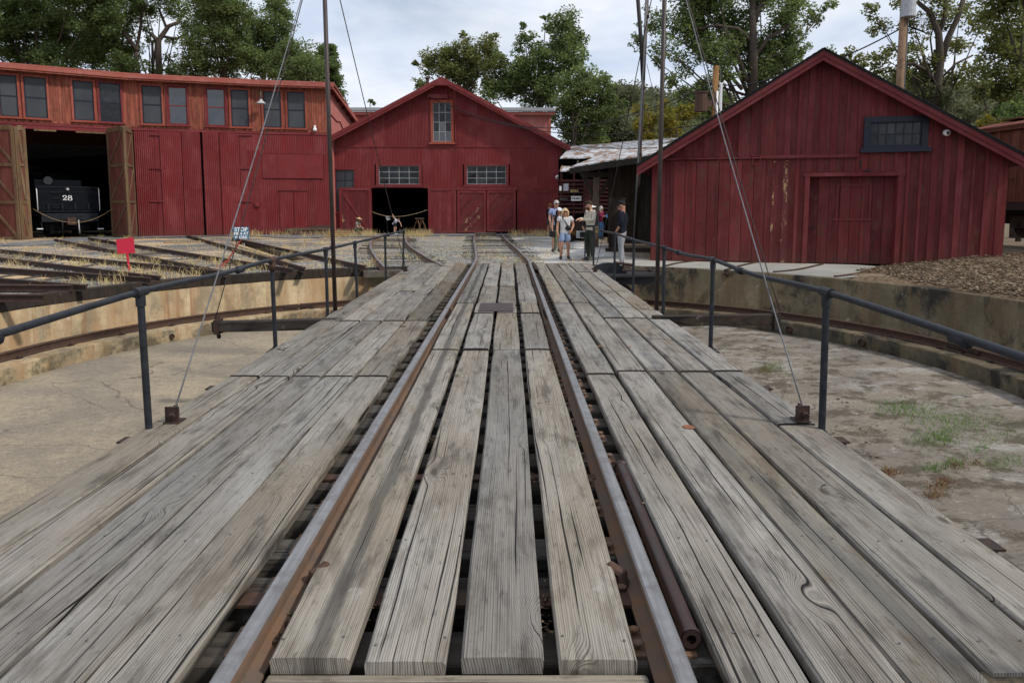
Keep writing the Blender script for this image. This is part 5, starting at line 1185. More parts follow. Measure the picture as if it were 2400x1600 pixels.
# the two folded plank doors standing open
def swing(name, label, P, Q, z0, z1, nsec=3):
    w = Wall(P, Q); t = tag(bpy.data.objects.new(name, None), label); COL.objects.link(t); ORG[t] = Vector((P.x, P.y, 0)); t.parent = rh; t.location = ORG[t]-ORG[rh]
    mb = MB(); w.box(mb, .02, w.L-.02, z0+.03, z1-.03, -.03, .0); mb.build('panel', M['doorpanel'], t)
    n = max(2, int(w.L/.28))
    for i in range(n): mb = MB(); w.box(mb, w.L*i/n+.004, w.L*(i+1)/n-.006, z0+.02, z1-.02, .001, .018+random.uniform(0, .004)); mb.build('plank', M['doorpanel'], t)
    for a, b in ((0, .16), (w.L-.16, w.L)): mb = MB(); w.box(mb, a, b, z0, z1, -.05, .06); mb.build('stile', M['doorwood'], t)
    zz = [z0 + (z1-z0)*i/nsec for i in range(nsec+1)]
    for i, z in enumerate(zz):
        a = z if i == 0 else z-.08; mb = MB(); w.box(mb, .16, w.L-.16, a if i < nsec else z-.16, a+.16, -.045, .055); mb.build('rail', M['doorwood'], t)
    for a, b in zip(zz[:-1], zz[1:]):
        mb = MB(); w.beam(mb, (.18, b-.14), (w.L-.18, a+.14), .12, .02, .05) if 'left' in label else w.beam(mb, (.18, a+.14), (w.L-.18, b-.14), .12, .02, .05); mb.build('diagonal_brace', M['doorwood'], t)
    return t
c = G(50, 561, -.08).xy; 
swing('folded_door', 'outer face of the folded door left of the locomotive', Vector(((2-VX)/FPX*37.0+CX, 36.3)), c, ZB+.05, 5.50)
swing('folded_door', 'inner face of the folded door left of the locomotive', c, Vector(((76.5-VX)/FPX*36.4+CX, 36.4)), ZB+.05, 5.50)
c = Vector(((306-VX)/FPX*37.4+CX, 37.4))
swing('folded_door', 'inner face of the folded door right of the locomotive', Vector(((266.5-VX)/FPX*38.9+CX, 38.9)), c, ZB+.05, 5.62)
swing('folded_door', 'outer face of the folded door right of the locomotive', c, Vector(((322-VX)/FPX*39.4+CX, 39.4)), ZB+.05, 5.62)
mb = MB(); mb.tube([w1.pt(lL(74, w1)+(lL(268, w1)-lL(74, w1))*t, 1.45 - .95*4*t*(1-t)*.85 + .15*t, .35) for t in np.linspace(0, 1, 16)], .012, 6); tag(mb.build('barrier_rope', M['crate'], smooth=True), 'yellow rope sagging across the doorway in front of the tender', 'rope')
# gooseneck lamp and camera on the upper wall
ua_, z = F[2].px(612, 238); p = F[2].pt(ua_, z, .55); t = thing('gooseneck_lamp', p, 'old green enamel shade lamp on an arm below the roundhouse eave', 'lamp')
mb = MB(); mb.tube([p+Vector((0, 0, .05)), p+Vector((0, 0, -.02)), p+Vector((0, 0, -.14)), p+Vector((0, 0, -.20))], [.05, .09, .22, .27], 16, cap=False); mb.build('shade', M['white_frame'], t, smooth=True)
mb = MB(); mb.tube([F[2].pt(ua_, z+.5, 0), F[2].pt(ua_, z+.55, .3), F[2].pt(ua_, z+.35, .55), p+Vector((0, 0, .02))], .02, 8); mb.build('arm', plain('green_enamel', (.10, .16, .12), .4), t, smooth=True)
ua_, z = F[3].px(738, 302); t = thing('security_camera', F[3].pt(ua_, z, .05), 'white camera hanging from the roundhouse wall beside the left mast', 'security camera')
mb = MB(); p = F[3].pt(ua_, z, .12); mb.tube([p+Vector((0, 0, .18)), p], .07, 8); mb.build('mount', M['white'], t); mb = MB(); mb.ball(p+Vector((0, 0, -.06)), .12, n=10, m=8); mb.build('housing', M['white'], t, smooth=True)

# ---- open timber shed with rusted tin roofs, between the barns
sh = thing('tin_roof_shed', (5, 33, 0), 'open timber shed with rusted white tin roof between the two barns', 'shed')
ypf = 30.0
def tinroof(label, c4, n, th=.05):
    a, b, c, d = c4   # front-left, front-right, back-right, back-left
    for i in range(n):
        t0, t1 = i/n, (i+1)/n - .004; up_ = Vector((0, 0, th)); k = Vector((0, 0, random.uniform(0, .025)))
        p = [a.lerp(b, t0)+k, a.lerp(b, t1)+k, d.lerp(c, t1)+k, d.lerp(c, t0)+k]; mb = MB(); mb.hexa([q for q in p]+[q+up_ for q in p]); o = mb.build('roof_sheet', M['tin'], sh); 
tinroof('', (W(1338, 394, 30.0), W(1560, 359, 26.0), W(1580, 336, 33), W(1424, 360, 38)), 11)
tinroof('', (W(1312, 373, 38), W(1450, 372, 36.5), W(1590, 325, 44), W(1338, 345, 46)), 11)
tinroof('', (W(1312, 403, 36), W(1345, 402.5, 35), W(1345, 394, 37), W(1316, 390, 38)), 2)
mb = MB(); mb.bar(W(1337, 401, 30.1), W(1560, 367, 26.1), .14, .22); mb.build('eave_beam', M['darkwood'], sh)
for i in range(7):
    a = W(1337, 400, 30.1).lerp(W(1560, 366, 26.1), (i+.5)/7); mb = MB(); mb.bar(a+Vector((0, 0, .08)), a+Vector((.6, 5.5, .65)), .08, .14); mb.build('rafter', M['darkwood'], sh)
pp = W(1396.5, 480, 29.6); mb = MB(); mb.box(pp.x-.12, pp.x+.12, pp.y-.12, pp.y+.12, -.1, 2.75); mb.build('post', M['postwood'], sh, bevel=.01)
for dx, dz_ in ((-.62, 3.0), (.85, 3.12)):
    mb = MB(); mb.bar((pp.x+.1*(1 if dx > 0 else -1), pp.y, 2.0), (pp.x+dx, pp.y-.1*dx, dz_), .14, .16, (0, 1, 0)); mb.build('knee_brace', M['darkwood'], sh)
mb = MB(); mb.box(pp.x-.55, pp.x+.5, pp.y-.1, pp.y+.1, 2.75, 2.97); mb.build('bolster', M['darkwood'], sh)
p2 = W(1446, 500, 27.2); mb = MB(); mb.box(p2.x-.30, p2.x+.30, p2.y-.02, p2.y+.04, -.05, 1.9); mb.build('lean_board', M['darkwood'], sh)
# dark plank back wall on the right, slatted red wall further left
SW = Wall(W(1425, 480, 33).xy, W(1600, 480, 31).xy)
n = 16
for i in range(n): mb = MB(); SW.box(mb, SW.L*i/n, SW.L*(i+1)/n-.01, -.1, 3.6, -.03, random.uniform(0, .015)); mb.build('wall_board', M['darkwood'], sh)
SL = Wall(W(1309, 480, 37.5).xy, W(1428, 480, 37.0).xy)
mb = MB(); SL.box(mb, -.2, SL.L+.2, -.1, 4.2, -1.6, -1.5); mb.build('dark_back', M['dark_inside'], sh)
for i in range(9):
    z = SL.px(1350, 497 - 9.2*i)[1]; mb = MB(); SL.box(mb, 0, SL.L, z-.06, z+.06, -.02, .02); mb.build('slat', M['slat_red'], sh)
for i in range(4): u = SL.L*(i+.2)/4; mb = MB(); SL.box(mb, u-.05, u+.05, 1.0, 3.4, -.08, -.025); mb.build('stud', M['slat_red'], sh)
mb = MB(); SL.box(mb, SL.px(1367, 450)[0], SL.px(1386, 450)[0], SL.px(1370, 495)[1], SL.px(1370, 424)[1], .02, .05); mb.build('plank_panel', M['slat_red'], sh)
mb = MB(); mb.bar(W(1420, 590, 26.5), W(1530, 590, 26), .25, .28); mb.build('sill_beam', M['timber'], sh)
# ------------------------------------------------------------------ locomotive tender in the doorway
A_ = GR(610, 632).xy; B_ = GR(177, 560).xy; ax = (B_-A_).normalized(); side = Vector((ax.y, -ax.x))
cc = W(158.5, 480, 38.3).xy; hw_ = 1.62
Tn = Wall(cc - side*hw_, cc + side*hw_)
M['loco'] = plain('black_locomotive_paint', (0.0045, 0.0055, 0.0085), 0.5, 0.0, 0.4, 4, 0.10)
M['loco_grey'] = plain('dusty_black_frame', (0.015, 0.017, 0.022), 0.55, 0.0, 0.4, 8, 0.15)
tn = thing('locomotive_tender', (cc.x, cc.y, 0), 'black steam locomotive tender numbered 28 standing in the dark roundhouse doorway', 'locomotive')
tu = lambda x, y: Tn.px(x, y)
a, zt = tu(84, 437); b, zb = tu(233, 494)
mb = MB(); Tn.box(mb, a, b, zb, zt, -6.5, 0); mb.build('tank', M['loco'], tn, bevel=.05)
mb = MB(); a2, z2 = tu(88, 419); b2, _ = tu(203, 420); Tn.box(mb, a2, b2, zt, z2, -5.0, -1.2); mb.build('bunker', M['loco'], tn, bevel=.03)
mb = MB(); Tn.box(mb, a-.02, b+.02, zt-.03, zt+.02, -6.4, .02); z_ = tu(100, 449)[1]; Tn.box(mb, a+.01, b-.01, z_-.012, z_+.012, .0, .012); Tn.box(mb, a-.03, b+.03, zb-.05, zb, -6.5, .04); mb.build('trim_bead', M['loco_grey'], tn)
rv = MB()
for i in range(26):
    u = a+.1+(b-a-.2)*i/25
    for z in (zt-.08, zb+.06): rv.ball(tuple(Tn.pt(u, z, .003)), .016, n=6, m=3)
for u in (a+.28, a+.45, a+1.15, b-1.15, b-.9, b-.28):
    for k in range(9): rv.ball(tuple(Tn.pt(u, zb+.08+(zt-zb-.2)*k/9, .003)), .015, n=6, m=3)
tag(rv.build('rivets', M['loco_grey'], tn), kind='stuff')
for k, x in enumerate((112.5, 146, 176, 207.5)):
    u, z = tu(x, 487); mb = MB(); Tn.box(mb, u-.05, u+.05, zb+.02, zb+.42, .002, .05); mb.tube([Tn.pt(u, zb+.10, .05), Tn.pt(u, zb+.36, .05)], .06, 8); mb.build('hinge_bracket', M['loco_grey'], tn)
for x0, x1, y in ((121, 139, 465), (122, 140, 480), (123, 140, 486), (119, 140, 451)):
    u0_, z = tu(x0, y); u1_, _ = tu(x1, y); mb = MB(); mb.tube([Tn.pt(u0_, z, .005), Tn.pt(u0_, z, .07), Tn.pt(u1_, z, .07), Tn.pt(u1_, z, .005)], .014, 6); mb.build('grab_rung', M['loco_grey'], tn)
for x0, x1 in ((84.5, 88), (230, 233)):
    u0_, z1 = tu(x0 if x0 < 100 else x0, 442); u1_, z0 = tu(x1 if x0 < 100 else x1, 492); mb = MB(); mb.tube([Tn.pt(u0_, z1, .02), Tn.pt(u0_, z1-.04, .12), Tn.pt(u0_, z0, .12), Tn.pt(u0_, z0-.04, .02)], .022, 8); mb.build('grab_iron', M['white'], tn, smooth=True)
a3, z3 = tu(96, 500); b3, z4 = tu(231, 519); mb = MB(); Tn.box(mb, a3, b3, z4, z3, -.5, .10); mb.build('buffer_beam', M['loco_grey'], tn, bevel=.015)
for x in (104, 112, 142, 150, 180, 188, 212, 222):
    for y in (506, 513): u, z = tu(x, y); mb = MB(); mb.ball(tuple(Tn.pt(u, z, .10)), .035, n=8, m=4); mb.build('bolt', M['loco_grey'], tn)
u, z = tu(164, 518); mb = MB(); mb.tube([Tn.pt(u, z, -.2), Tn.pt(u, z, .34)], .15, 12); Tn.box(mb, u-.20, u+.20, z-.2, z+.18, .34, .52); Tn.box(mb, u-.22, u-.10, z-.18, z+.16, .5, .66); mb.build('coupler', M['rust'], tn, bevel=.01)
for x, y in ((145, 520), (183, 520)): u, z = tu(x, y); mb = MB(); mb.tube([Tn.pt(u, z+.1, .14), Tn.pt(u, z-.35, .2), Tn.pt(u+.02, z-.62, .16)], .035, 8); mb.build('air_hose', M['white_frame'] if x > 150 else M['loco_grey'], tn, smooth=True)
for x, s_ in ((97, -1), (229, 1)):
    u, z = tu(x, 520); u2, z2 = tu(x, 536); mb = MB(); mb.tube([Tn.pt(u, z, .0), Tn.pt(u, z2, .05)], .03, 6); mb.build('step_hanger', M['loco_grey'], tn)
    mb = MB(); Tn.box(mb, u-.24 if s_ < 0 else u-.03, u+.03 if s_ < 0 else u+.24, z2-.03, z2+.02, -.1, .18); mb.build('step', M['white'], tn)
for x in (126, 198):
    for dd in (-.9, -2.6):
        u, z = tu(x, 546); mb = MB(); o_ = 1 if x > 160 else -1; mb.tube([Tn.pt(u-.07, .47, dd), Tn.pt(u+.07, .47, dd)], .42, 22); mb.tube([Tn.pt(u-o_*.09, .47, dd), Tn.pt(u-o_*.06, .47, dd)], .45, 22); mb.build('wheel', M['loco_grey'], tn, smooth=False)
mb = MB(); Tn.box(mb, a+.4, b-.4, .30, z4+.1, -6, -.55); mb.build('truck_frame', M['loco'], tn)
u, z = tu(114, 423.5); p = Tn.pt(u, z, -.2); mb = MB(); f_ = Vector((Tn.N.x, Tn.N.y, 0)); mb.tube([p-f_*.35, p-f_*.05, p], [.17, .23, .25], 16); h = mb.build('headlight', M['loco'], tn, smooth=True)
mb = MB(); mb.tube([p+f_*.001, p+f_*.012], .21, 18); mb.build('lens', plain('headlight_lens', (.022, .024, .025), .15), h)
mb = MB(); u, z = tu(158, 444); mb.ball(tuple(Tn.pt(u, z, .06)), .08, n=8, m=6); mb.build('marker_lamp', M['white_frame'], tn)
mb = MB(); u, z = tu(122, 398); mb.tube([Tn.pt(u, z-.5, -4.9), Tn.pt(u, z+.25, -4.9)], .55, 18); mb.ball(tuple(Tn.pt(u, z+.25, -4.9)), .55, .55, .35, 16, 8); mb.build('dome', M['loco'], tn, smooth=True)
mb = MB(); pts = [Tn.pt((a+b)/2 - 1.6 + 3.2*t, 3.55+.5*math.sin(math.pi*t), -6.6) for t in np.linspace(0, 1, 11)]
for p, q in zip(pts[:-1], pts[1:]): mb.bar(p, q, 1.2, .06, (0, 0, 1))
Tn.box(mb, (a+b)/2-1.5, (a+b)/2+1.5, 1, 3.6, -7.2, -7.1); mb.build('cab', M['loco'], tn)
# the number 28: thick and thin strokes
def stroke(mb, w, pts, wid, d):
    pts = [Vector(p) for p in pts]; n = len(pts); L = []
    for i, p in enumerate(pts):
        t = (pts[min(i+1, n-1)]-pts[max(i-1, 0)]).normalized(); nn = Vector((-t.y, t.x)); k = wid(i/(n-1), t) if callable(wid) else wid; L.append((p-nn*k/2, p+nn*k/2))
    v = [w.pt(*q, d) for l in L for q in l] + [w.pt(*q, d-.006) for l in L for q in l]
    mb.add(v, [(2*i, 2*i+2, 2*i+3, 2*i+1) for i in range(n-1)] + [(2*n+2*i, 2*n+2*i+1, 2*n+2*i+3, 2*n+2*i+2) for i in range(n-1)] + [(2*i, 2*n+2*i, 2*n+2*i+2, 2*i+2) for i in range(n-1)] + [(2*i+1, 2*i+3, 2*n+2*i+3, 2*n+2*i+1) for i in range(n-1)])
u, z = tu(158.5, 464); H_ = .33
th = lambda t, d_: .020+.038*abs(d_.y)
u0n, z0n = u, z; mb = MB(); c2 = u-.165
arc = [(c2-.095+.0, z+.06), (c2-.10, z+.10)] + [(c2+.095*math.cos(q), z+.075+.085*math.sin(q)) for q in np.linspace(math.pi*.85, -.55, 14)] + [(c2-.03, z-.06), (c2-.10, z-.135)]
stroke(mb, Tn, arc, th, .012); stroke(mb, Tn, [(c2-.115, z-.140), (c2-.03, z-.115), (c2+.05, z-.14), (c2+.10, z-.13), (c2+.115, z-.07)], .034, .012); mb.ball(tuple(Tn.pt(c2-.085, z+.075, .008)), .036, n=8, m=4)
c8 = u+.135
stroke(mb, Tn, [(c8+.085*math.sin(q), z+.085+.07*math.cos(q)) for q in np.linspace(0, 2*math.pi, 20)], th, .012); stroke(mb, Tn, [(c8+.105*math.sin(q), z-.073+.082*math.cos(q)) for q in np.linspace(0, 2*math.pi, 22)], th, .0125)
ctr = Tn.pt(u0n, z0n, .012); mb.v = [tuple(ctr + (Vector(v_)-ctr)*.80) for v_ in mb.v]
mb.build('number', M['white'], tn)

# ------------------------------------------------------------------ signs
def text_mesh(name, s_, size, mat, parent, w, u, z, d, bold=.0, sx=1.0):
    cu_ = bpy.data.curves.new('t', 'FONT'); cu_.body = s_; cu_.size = size; cu_.align_x = 'CENTER'; cu_.align_y = 'CENTER'; cu_.extrude = .003; cu_.offset = bold
    o = bpy.data.objects.new('t', cu_); COL.objects.link(o); me = bpy.data.meshes.new_from_object(o.evaluated_get(bpy.context.evaluated_depsgraph_get()))
    bpy.data.objects.remove(o)
    mb = MB(); mb.add([w.pt(u+v.co.x*sx, z+v.co.y, d+v.co.z) for v in me.vertices], [tuple(p.vertices) for p in me.polygons]); return mb.build(name, mat, parent)
M['sign_red'] = plain('red_flag_paint', (.50, .022, .050), .5, 0, .08); M['sign_blue'] = plain('blue_sign_paint', (.055, .16, .26), .45, 0, .15); M['tape_red'] = plain('red_painted_arm', (.33, .03, .02), .6, 0, .15)
p = G(304, 634, GZ); fl = thing('red_flag_sign', (p.x, p.y, GZ), 'plain bright red square sign on a short red post among the left tracks', 'sign')
w = Wall((p.x-.6, p.y-.18), (p.x+.6, p.y+.18)); mb = MB(); q = [w.px(*k) for k in ((276, 595), (317, 593), (313, 556), (272, 561))]
mb.hexa([w.pt(*k, 0) for k in q] + [w.pt(*k, .012) for k in q]); mb.build('board', M['sign_red'], fl)
mb = MB(); mb.tube([(p.x, p.y, GZ-.05), w.pt(*w.px(297, 592), -.015)], .03, 8); mb.build('post', M['sign_red'], fl)
p = G(529, 625, GZ); bs = thing('stop_sign', (p.x, p.y, GZ), 'blue STOP MEN AT WORK sign on a red arm behind the left tie rods', 'sign')
y_ = p.y; wq = Wall(W(547, 545, y_).xy-Vector((0, .0)), W(583, 545, y_+.1).xy); u1_, z1 = wq.px(583, 532); u0_, z0 = wq.px(547, 561)
mb = MB(); wq.box(mb, u0_, u1_, z0, z1, 0, .01); mb.build('board', M['sign_blue'], bs, bevel=.004)
hh = (z1-z0); text_mesh('lettering', 'STOP', hh*.44, M['white'], bs, wq, (u0_+u1_)/2, z1-hh*.22, .012, .004, .95); text_mesh('lettering', 'MEN AT', hh*.32, M['white'], bs, wq, (u0_+u1_)/2, z0+hh*.46, .012, .003, .98); text_mesh('lettering', 'WORK', hh*.32, M['white'], bs, wq, (u0_+u1_)/2, z0+hh*.15, .012, .003, 1.0)
mb = MB(); mb.tube([W(565, 562, y_+.03), W(551, 583, y_), W(533, 612, y_-.05), W(505, 628, y_-.3)], .018, 8); mb.tube([W(527, 622, y_-.1), W(503, 629, y_-.3)], .025, 6); mb.build('arm', M['tape_red'], bs)
# sign on a post by the ranger
p = G(1371, 608, -.07); ps = thing('post_sign', (p.x, p.y, -.07), 'small dark plaque on a thin black post at the far end of the bridge', 'sign')
w = Wall((p.x-.5, p.y), (p.x+.5, p.y)); 
mb = MB(); mb.tube([(p.x, p.y, -.08), w.pt(*w.px(1371, 548), -.03)], .02, 8); mb.tube([(p.x, p.y, -.09), (p.x, p.y, -.07)], .09, 12); mb.build('post', M['iron'], ps)
a, z1 = w.px(1359, 544); b, z0 = w.px(1384, 556); mb = MB(); w.box(mb, a, b, z0, z1, 0, .015); mb.build('plaque', M['black'], ps); mb = MB(); a, z1 = w.px(1351, 541); b, z0 = w.px(1389, 558); w.box(mb, a, b, z0, z1, -.03, -.018); mb.build('back_board', plain('frosted_sheet', (.35, .37, .38), .4), ps)
# slanted info stand in the doorway
p = G(908, 546, -.07); st = thing('info_stand', (p.x, p.y, -.07), 'slanted white info panel on a thin stand in the barn doorway', 'sign')
mb = MB(); mb.tube([(p.x, p.y, -.07), (p.x, p.y, .75)], .02, 8); mb.tube([(p.x-.2, p.y, -.06), (p.x+.2, p.y, -.06)], .02, 6); mb.build('stand', M['iron'], st)
mb = MB(); q = [W(903.5, 508, p.y-.15), W(911, 507.5, p.y-.15), W(916, 515, p.y+.12), W(907, 517, p.y-.05)]; mb.hexa([k for k in q]+[k+Vector((0, .02, .02)) for k in q]); mb.build('panel', M['white'], st)
# station signs inside the shed
for lab, tx, x0, x1, y0, y1, bm_, tm, sz in (('white station board lettered TRIUMPH on the slatted shed wall', 'TRIUMPH', 1339, 1362.5, 460, 471, M['white'], M['black'], .58), ('dark station board with yellow letters OROVILLE on the slatted shed wall', 'OROVILLE', 1335.5, 1357, 443.5, 452.5, M['black'], plain('yellow_letters', (.62, .48, .16), .6), .9)):
    a, z1 = SL.px(x0, y0); b, z0 = SL.px(x1, y1); t = thing('station_sign', SL.pt((a+b)/2, z0, .03), lab, 'sign'); mb = MB(); SL.box(mb, a, b, z0, z1, .03, .06); mb.build('board', bm_, t, bevel=.004)
    text_mesh('lettering', tx, (z1-z0)*sz, tm, t, SL, (a+b)/2, (z0+z1)/2, .064, .004, (b-a)*.92/((z1-z0)*sz*.62*len(tx)))
a, z1 = SL.px(1320, 430); b, z0 = SL.px(1333, 448); t = thing('wall_notice', SL.pt(a, z0, .03), 'grey square notice left of the yellow lettered board', 'sign'); mb = MB(); SL.box(mb, a, b, z0, z1, .03, .05); mb.build('board', plain('grey_notice', (.22, .18, .19), .7), t)
for k in (.28, .72): mb = MB(); SL.box(mb, a+.04, b-.04, z0+(z1-z0)*k-.08, z0+(z1-z0)*k+.08, .051, .056); mb.build('text_block', plain('faded_print', (.34, .36, .42), .7), t)
a, z1 = SL.px(1311, 436.5); b, z0 = SL.px(1316, 447); t = tag(MB().box(*(lambda p, q: (p.x, q.x, p.y-.05, p.y-.02, z0, z1))(SL.pt(a, z0, .03), SL.pt(b, z0, .03))).build('wall_notice', M['white']), 'narrow white notice at the left end of the slatted wall', 'sign')
a, z1 = SL.px(1312, 464); b, z0 = SL.px(1332, 470); t = tag(MB().box(*(lambda p, q: (p.x, q.x, p.y-.06, p.y-.03, z0, z1))(SL.pt(a, z0, .03), SL.pt(b, z0, .03))).build('name_board', plain('green_grey_board', (.05, .06, .05), .8)), 'blank dark green board left of the TRIUMPH board', 'sign')
# scrap heap in the shed
scr = thing('scrap_heap', W(1350, 530, 34), 'heap of rusty castings and tangled scrap below the slatted wall', 'scrap heap')
for k in range(70):
    x = random.uniform(1316, 1376); p = W(x, 520, random.uniform(33.5, 36.5)); p.z = random.uniform(-.05, .25)+.85*max(0, random.random()-.25)*(1-abs(x-1352)/60); mb = MB()
    if random.random() < .5: q = Vector((random.uniform(-.5, .5), random.uniform(-.3, .3), random.uniform(-.15, .25))); mb.tube([p-q, p+q], random.uniform(.03, .1), 6)
    else: mb.ball(tuple(p), random.uniform(.12, .28), random.uniform(.1, .25), random.uniform(.08, .2), 7, 5)
    mb.build('scrap_piece', random.choice([M['rust'], M['rust_dark'], M['postwood'], M['rust_dark'], M['darkwood']]), scr)
# heap of dark iron under the big tilted brown bin
mb = MB(); p = W(1372, 520, 32); mb.hexa([W(1347, 540, 32), W(1374, 538, 32), W(1374, 538, 33), W(1347, 540, 33), W(1345, 518, 31.8), W(1376, 508, 31.8), W(1376, 508, 33.2), W(1345, 518, 33.2)]); tag(mb.build('iron_bin', M['rust_dark']), 'brown iron bin with sloping rim behind the ranger', 'bin')
# ------------------------------------------------------------------ rusty pipes by the roundhouse, planks, sawhorse sign, block
pl_ = [(673, 780, 534, .13, 42.2, 'topmost rusty pipe of the stack beside the roundhouse'), (668, 783, 540, .15, 42.0, 'second rusty pipe from the top of the stack'), (685, 772, 548, .12, 41.6, 'slender pipe in the middle of the stack'), (667, 784, 551, .15, 41.9, 'thick pipe with an open left end in the pipe stack'), (683, 778, 552.5, .11, 41.3, 'thin pipe low in the stack behind the front pipe'), (701, 800, 560, .15, 40.6, 'frontmost rusty pipe lying on the ground before the stack'), (690, 776, 557.5, .1, 41.0, 'short pipe on the ground under the stack'), (676, 770, 536.5, .1, 42.6, 'rear pipe at the top of the stack')]
for x0, x1, y, r_, yy, lab in pl_:
    p, q = W(x0, y, yy), W(x1, y-1, yy+.25); mb = MB(); mb.tube([p, p.lerp(q, .5)+Vector((0, 0, random.uniform(-.02, .02))), q], r_, 10, cap=False); mb.tube([q, p], r_*.8, 10, cap=False); mb.tube([p.lerp(q, .02), p.lerp(q, .98)], r_*.8, 10)
    tag(mb.build('rusty_pipe', M['rust_dark'] if r_ == .13 or y == 551 else M['rust'], smooth=True), lab, 'pipe', 'rusty pipes stacked by the roundhouse')
for k in range(3): mb = MB(); q = G(795, 556, GZ); mb.box(q.x-.65, q.x+.45, q.y-.3+k*.25, q.y-.08+k*.25, GZ+.02+k*.09, GZ+.10+k*.09); tag(mb.build('loose_plank', M['crate'], bevel=.006), ['lowest pale plank right of the pipe stack', 'middle pale plank right of the pipe stack', 'top pale plank right of the pipe stack'][k], 'plank')
q = W(690, 566, 39.5); mb = MB(); p0, p1 = G(385, 570, GZ), G(470, 569, GZ); mb.bar((p0.x, p0.y, GZ+.05), (p1.x, p1.y, GZ+.05), .15, .08); tag(mb.build('loose_plank', M['crate'], bevel=.006), 'pale plank lying on gravel near the inspection pit', 'plank')
p = G(984, 552, GZ); sh_ = thing('sandwich_board', (p.x, p.y, GZ), 'wooden a frame sandwich board standing before the open barn doorway', 'sandwich board')
for s_, lean in ((-1, -.33), (1, .33)):
    mb = MB()
    for k in (-.26, .26): mb.bar((p.x+s_*.0+k*.75+lean, p.y-.25*s_, GZ), (p.x+k*.45, p.y, GZ+.98), .07, .04)
    mb.build('leg_frame', M['postwood'], sh_)
mb = MB(); mb.bar((p.x-.26, p.y, GZ+.98), (p.x+.26, p.y, GZ+.98), .16, .07); mb.build('top_board', M['postwood'], sh_)
mb = MB(); mb.hexa([(p.x-.05, p.y-.30, GZ+.02), (p.x+.62, p.y-.30, GZ+.02), (p.x+.62, p.y-.27, GZ+.02), (p.x-.05, p.y-.27, GZ+.02), (p.x+.02, p.y-.22, GZ+.36), (p.x+.52, p.y-.22, GZ+.36), (p.x+.52, p.y-.19, GZ+.36), (p.x+.02, p.y-.19, GZ+.36)]); mb.build('panel', M['postwood'], sh_)
a, b = G(1114, 554, GZ), G(1163, 554, GZ); mb = MB(); mb.box(a.x, b.x, a.y, a.y+.35, GZ, GZ+.20); tag(mb.build('track_stop', M['tie'], bevel=.015), 'weathered timber block across the track before the closed barn doors', 'timber block')
p = G(1272, 546, GZ); mb = MB(); mb.box(p.x-.20, p.x+.20, p.y, p.y+.3, GZ, GZ+.42); mb.box(p.x-.22, p.x+.22, p.y-.02, p.y+.32, GZ+.42, GZ+.47); tag(mb.build('junction_box', M['rust_dark'], bevel=.01), 'small dark box on the ground at the foot of the corrugated barn', 'box')
# ------------------------------------------------------------------ red boxcar behind the right barn
p0 = W(2250, 480, 26.5); p1 = W(2560, 480, 21.0); X = Wall(p0.xy, p1.xy)
bc = thing('boxcar', (p0.x+2, p0.y, 0), 'weathered rust red railway boxcar standing behind the board barn', 'boxcar')
zf = X.px(2380, 474)[1]; zr_ = X.px(2390, 298)[1]
n = int(X.L/.16)
M['boxcar'] = painted('boxcar_red', (0.15, 0.038, 0.022), (0.075, 0.024, 0.016), streak=0.9, rough=.8, vary=.15)
for i in range(n): mb = MB(); X.box(mb, X.L*i/n, X.L*(i+1)/n-.006, zf, zr_-.06, -.05, random.uniform(0, .008)); mb.build('board', M['boxcar'], bc)
mb = MB(); X.box(mb, -.2, X.L+.2, zf-.02, zr_, -2.7, -.06); mb.build('body', M['boxcar'], bc)
mb = MB(); X.box(mb, -.2, X.L+.2, zf-.26, zf-.02, -2.7, .05); mb.build('side_sill', M['rust_dark'], bc)
mb = MB(); X.box(mb, -.2, X.L+.2, zr_-.06, zr_+.06, -.03, .10); mb.build('roof_rail', M['boxcar'], bc)
for u in np.arange(.3, X.L, 1.45): mb = MB(); X.box(mb, u-.05, u+.05, zf, zr_-.07, .01, .06); mb.build('side_post', M['boxcar'], bc)
mb = MB(); mb.hexa([X.pt(-.3, zr_+.06, .12), X.pt(X.L+.3, zr_+.06, .12), X.pt(X.L+.3, zr_+.38, -1.4), X.pt(-.3, zr_+.38, -1.4), X.pt(-.3, zr_+.11, .12), X.pt(X.L+.3, zr_+.11, .12), X.pt(X.L+.3, zr_+.44, -1.4), X.pt(-.3, zr_+.44, -1.4)]); mb.build('roof', M['boxcar'], bc)
for u in np.arange(.5, X.L, 1.0): mb = MB(); X.box(mb, u, u+.9, zr_+.44, zr_+.48, -1.6, -1.0); mb.build('running_board', M['boxcar'], bc)
for u in (2.6, 4.2):
    mb = MB(); mb.tube([X.pt(u, .95, -.35), X.pt(u, .95, -.48)], .42, 20); mb.tube([X.pt(u, .95, -.3), X.pt(u, .95, -.2)], .12, 10); mb.build('wheel', M['rust_dark'], bc)
mb = MB(); X.box(mb, 2.2, 4.6, .85, 1.25, -.30, -.2); mb.build('truck_frame', M['rust_dark'], bc)
mb = MB(); X.box(mb, -.2, X.L, zf-.75, zf-.26, -1.6, -1.1); mb.build('underframe', M['girder'], bc)
mb = MB(); u, z = X.px(2368, 420); mb.tube([X.pt(u-.15, z, .02), X.pt(u-.15, z, .1), X.pt(u+.15, z, .1), X.pt(u+.15, z, .02)], .015, 6); mb.build('grab_iron', M['rust_dark'], bc)
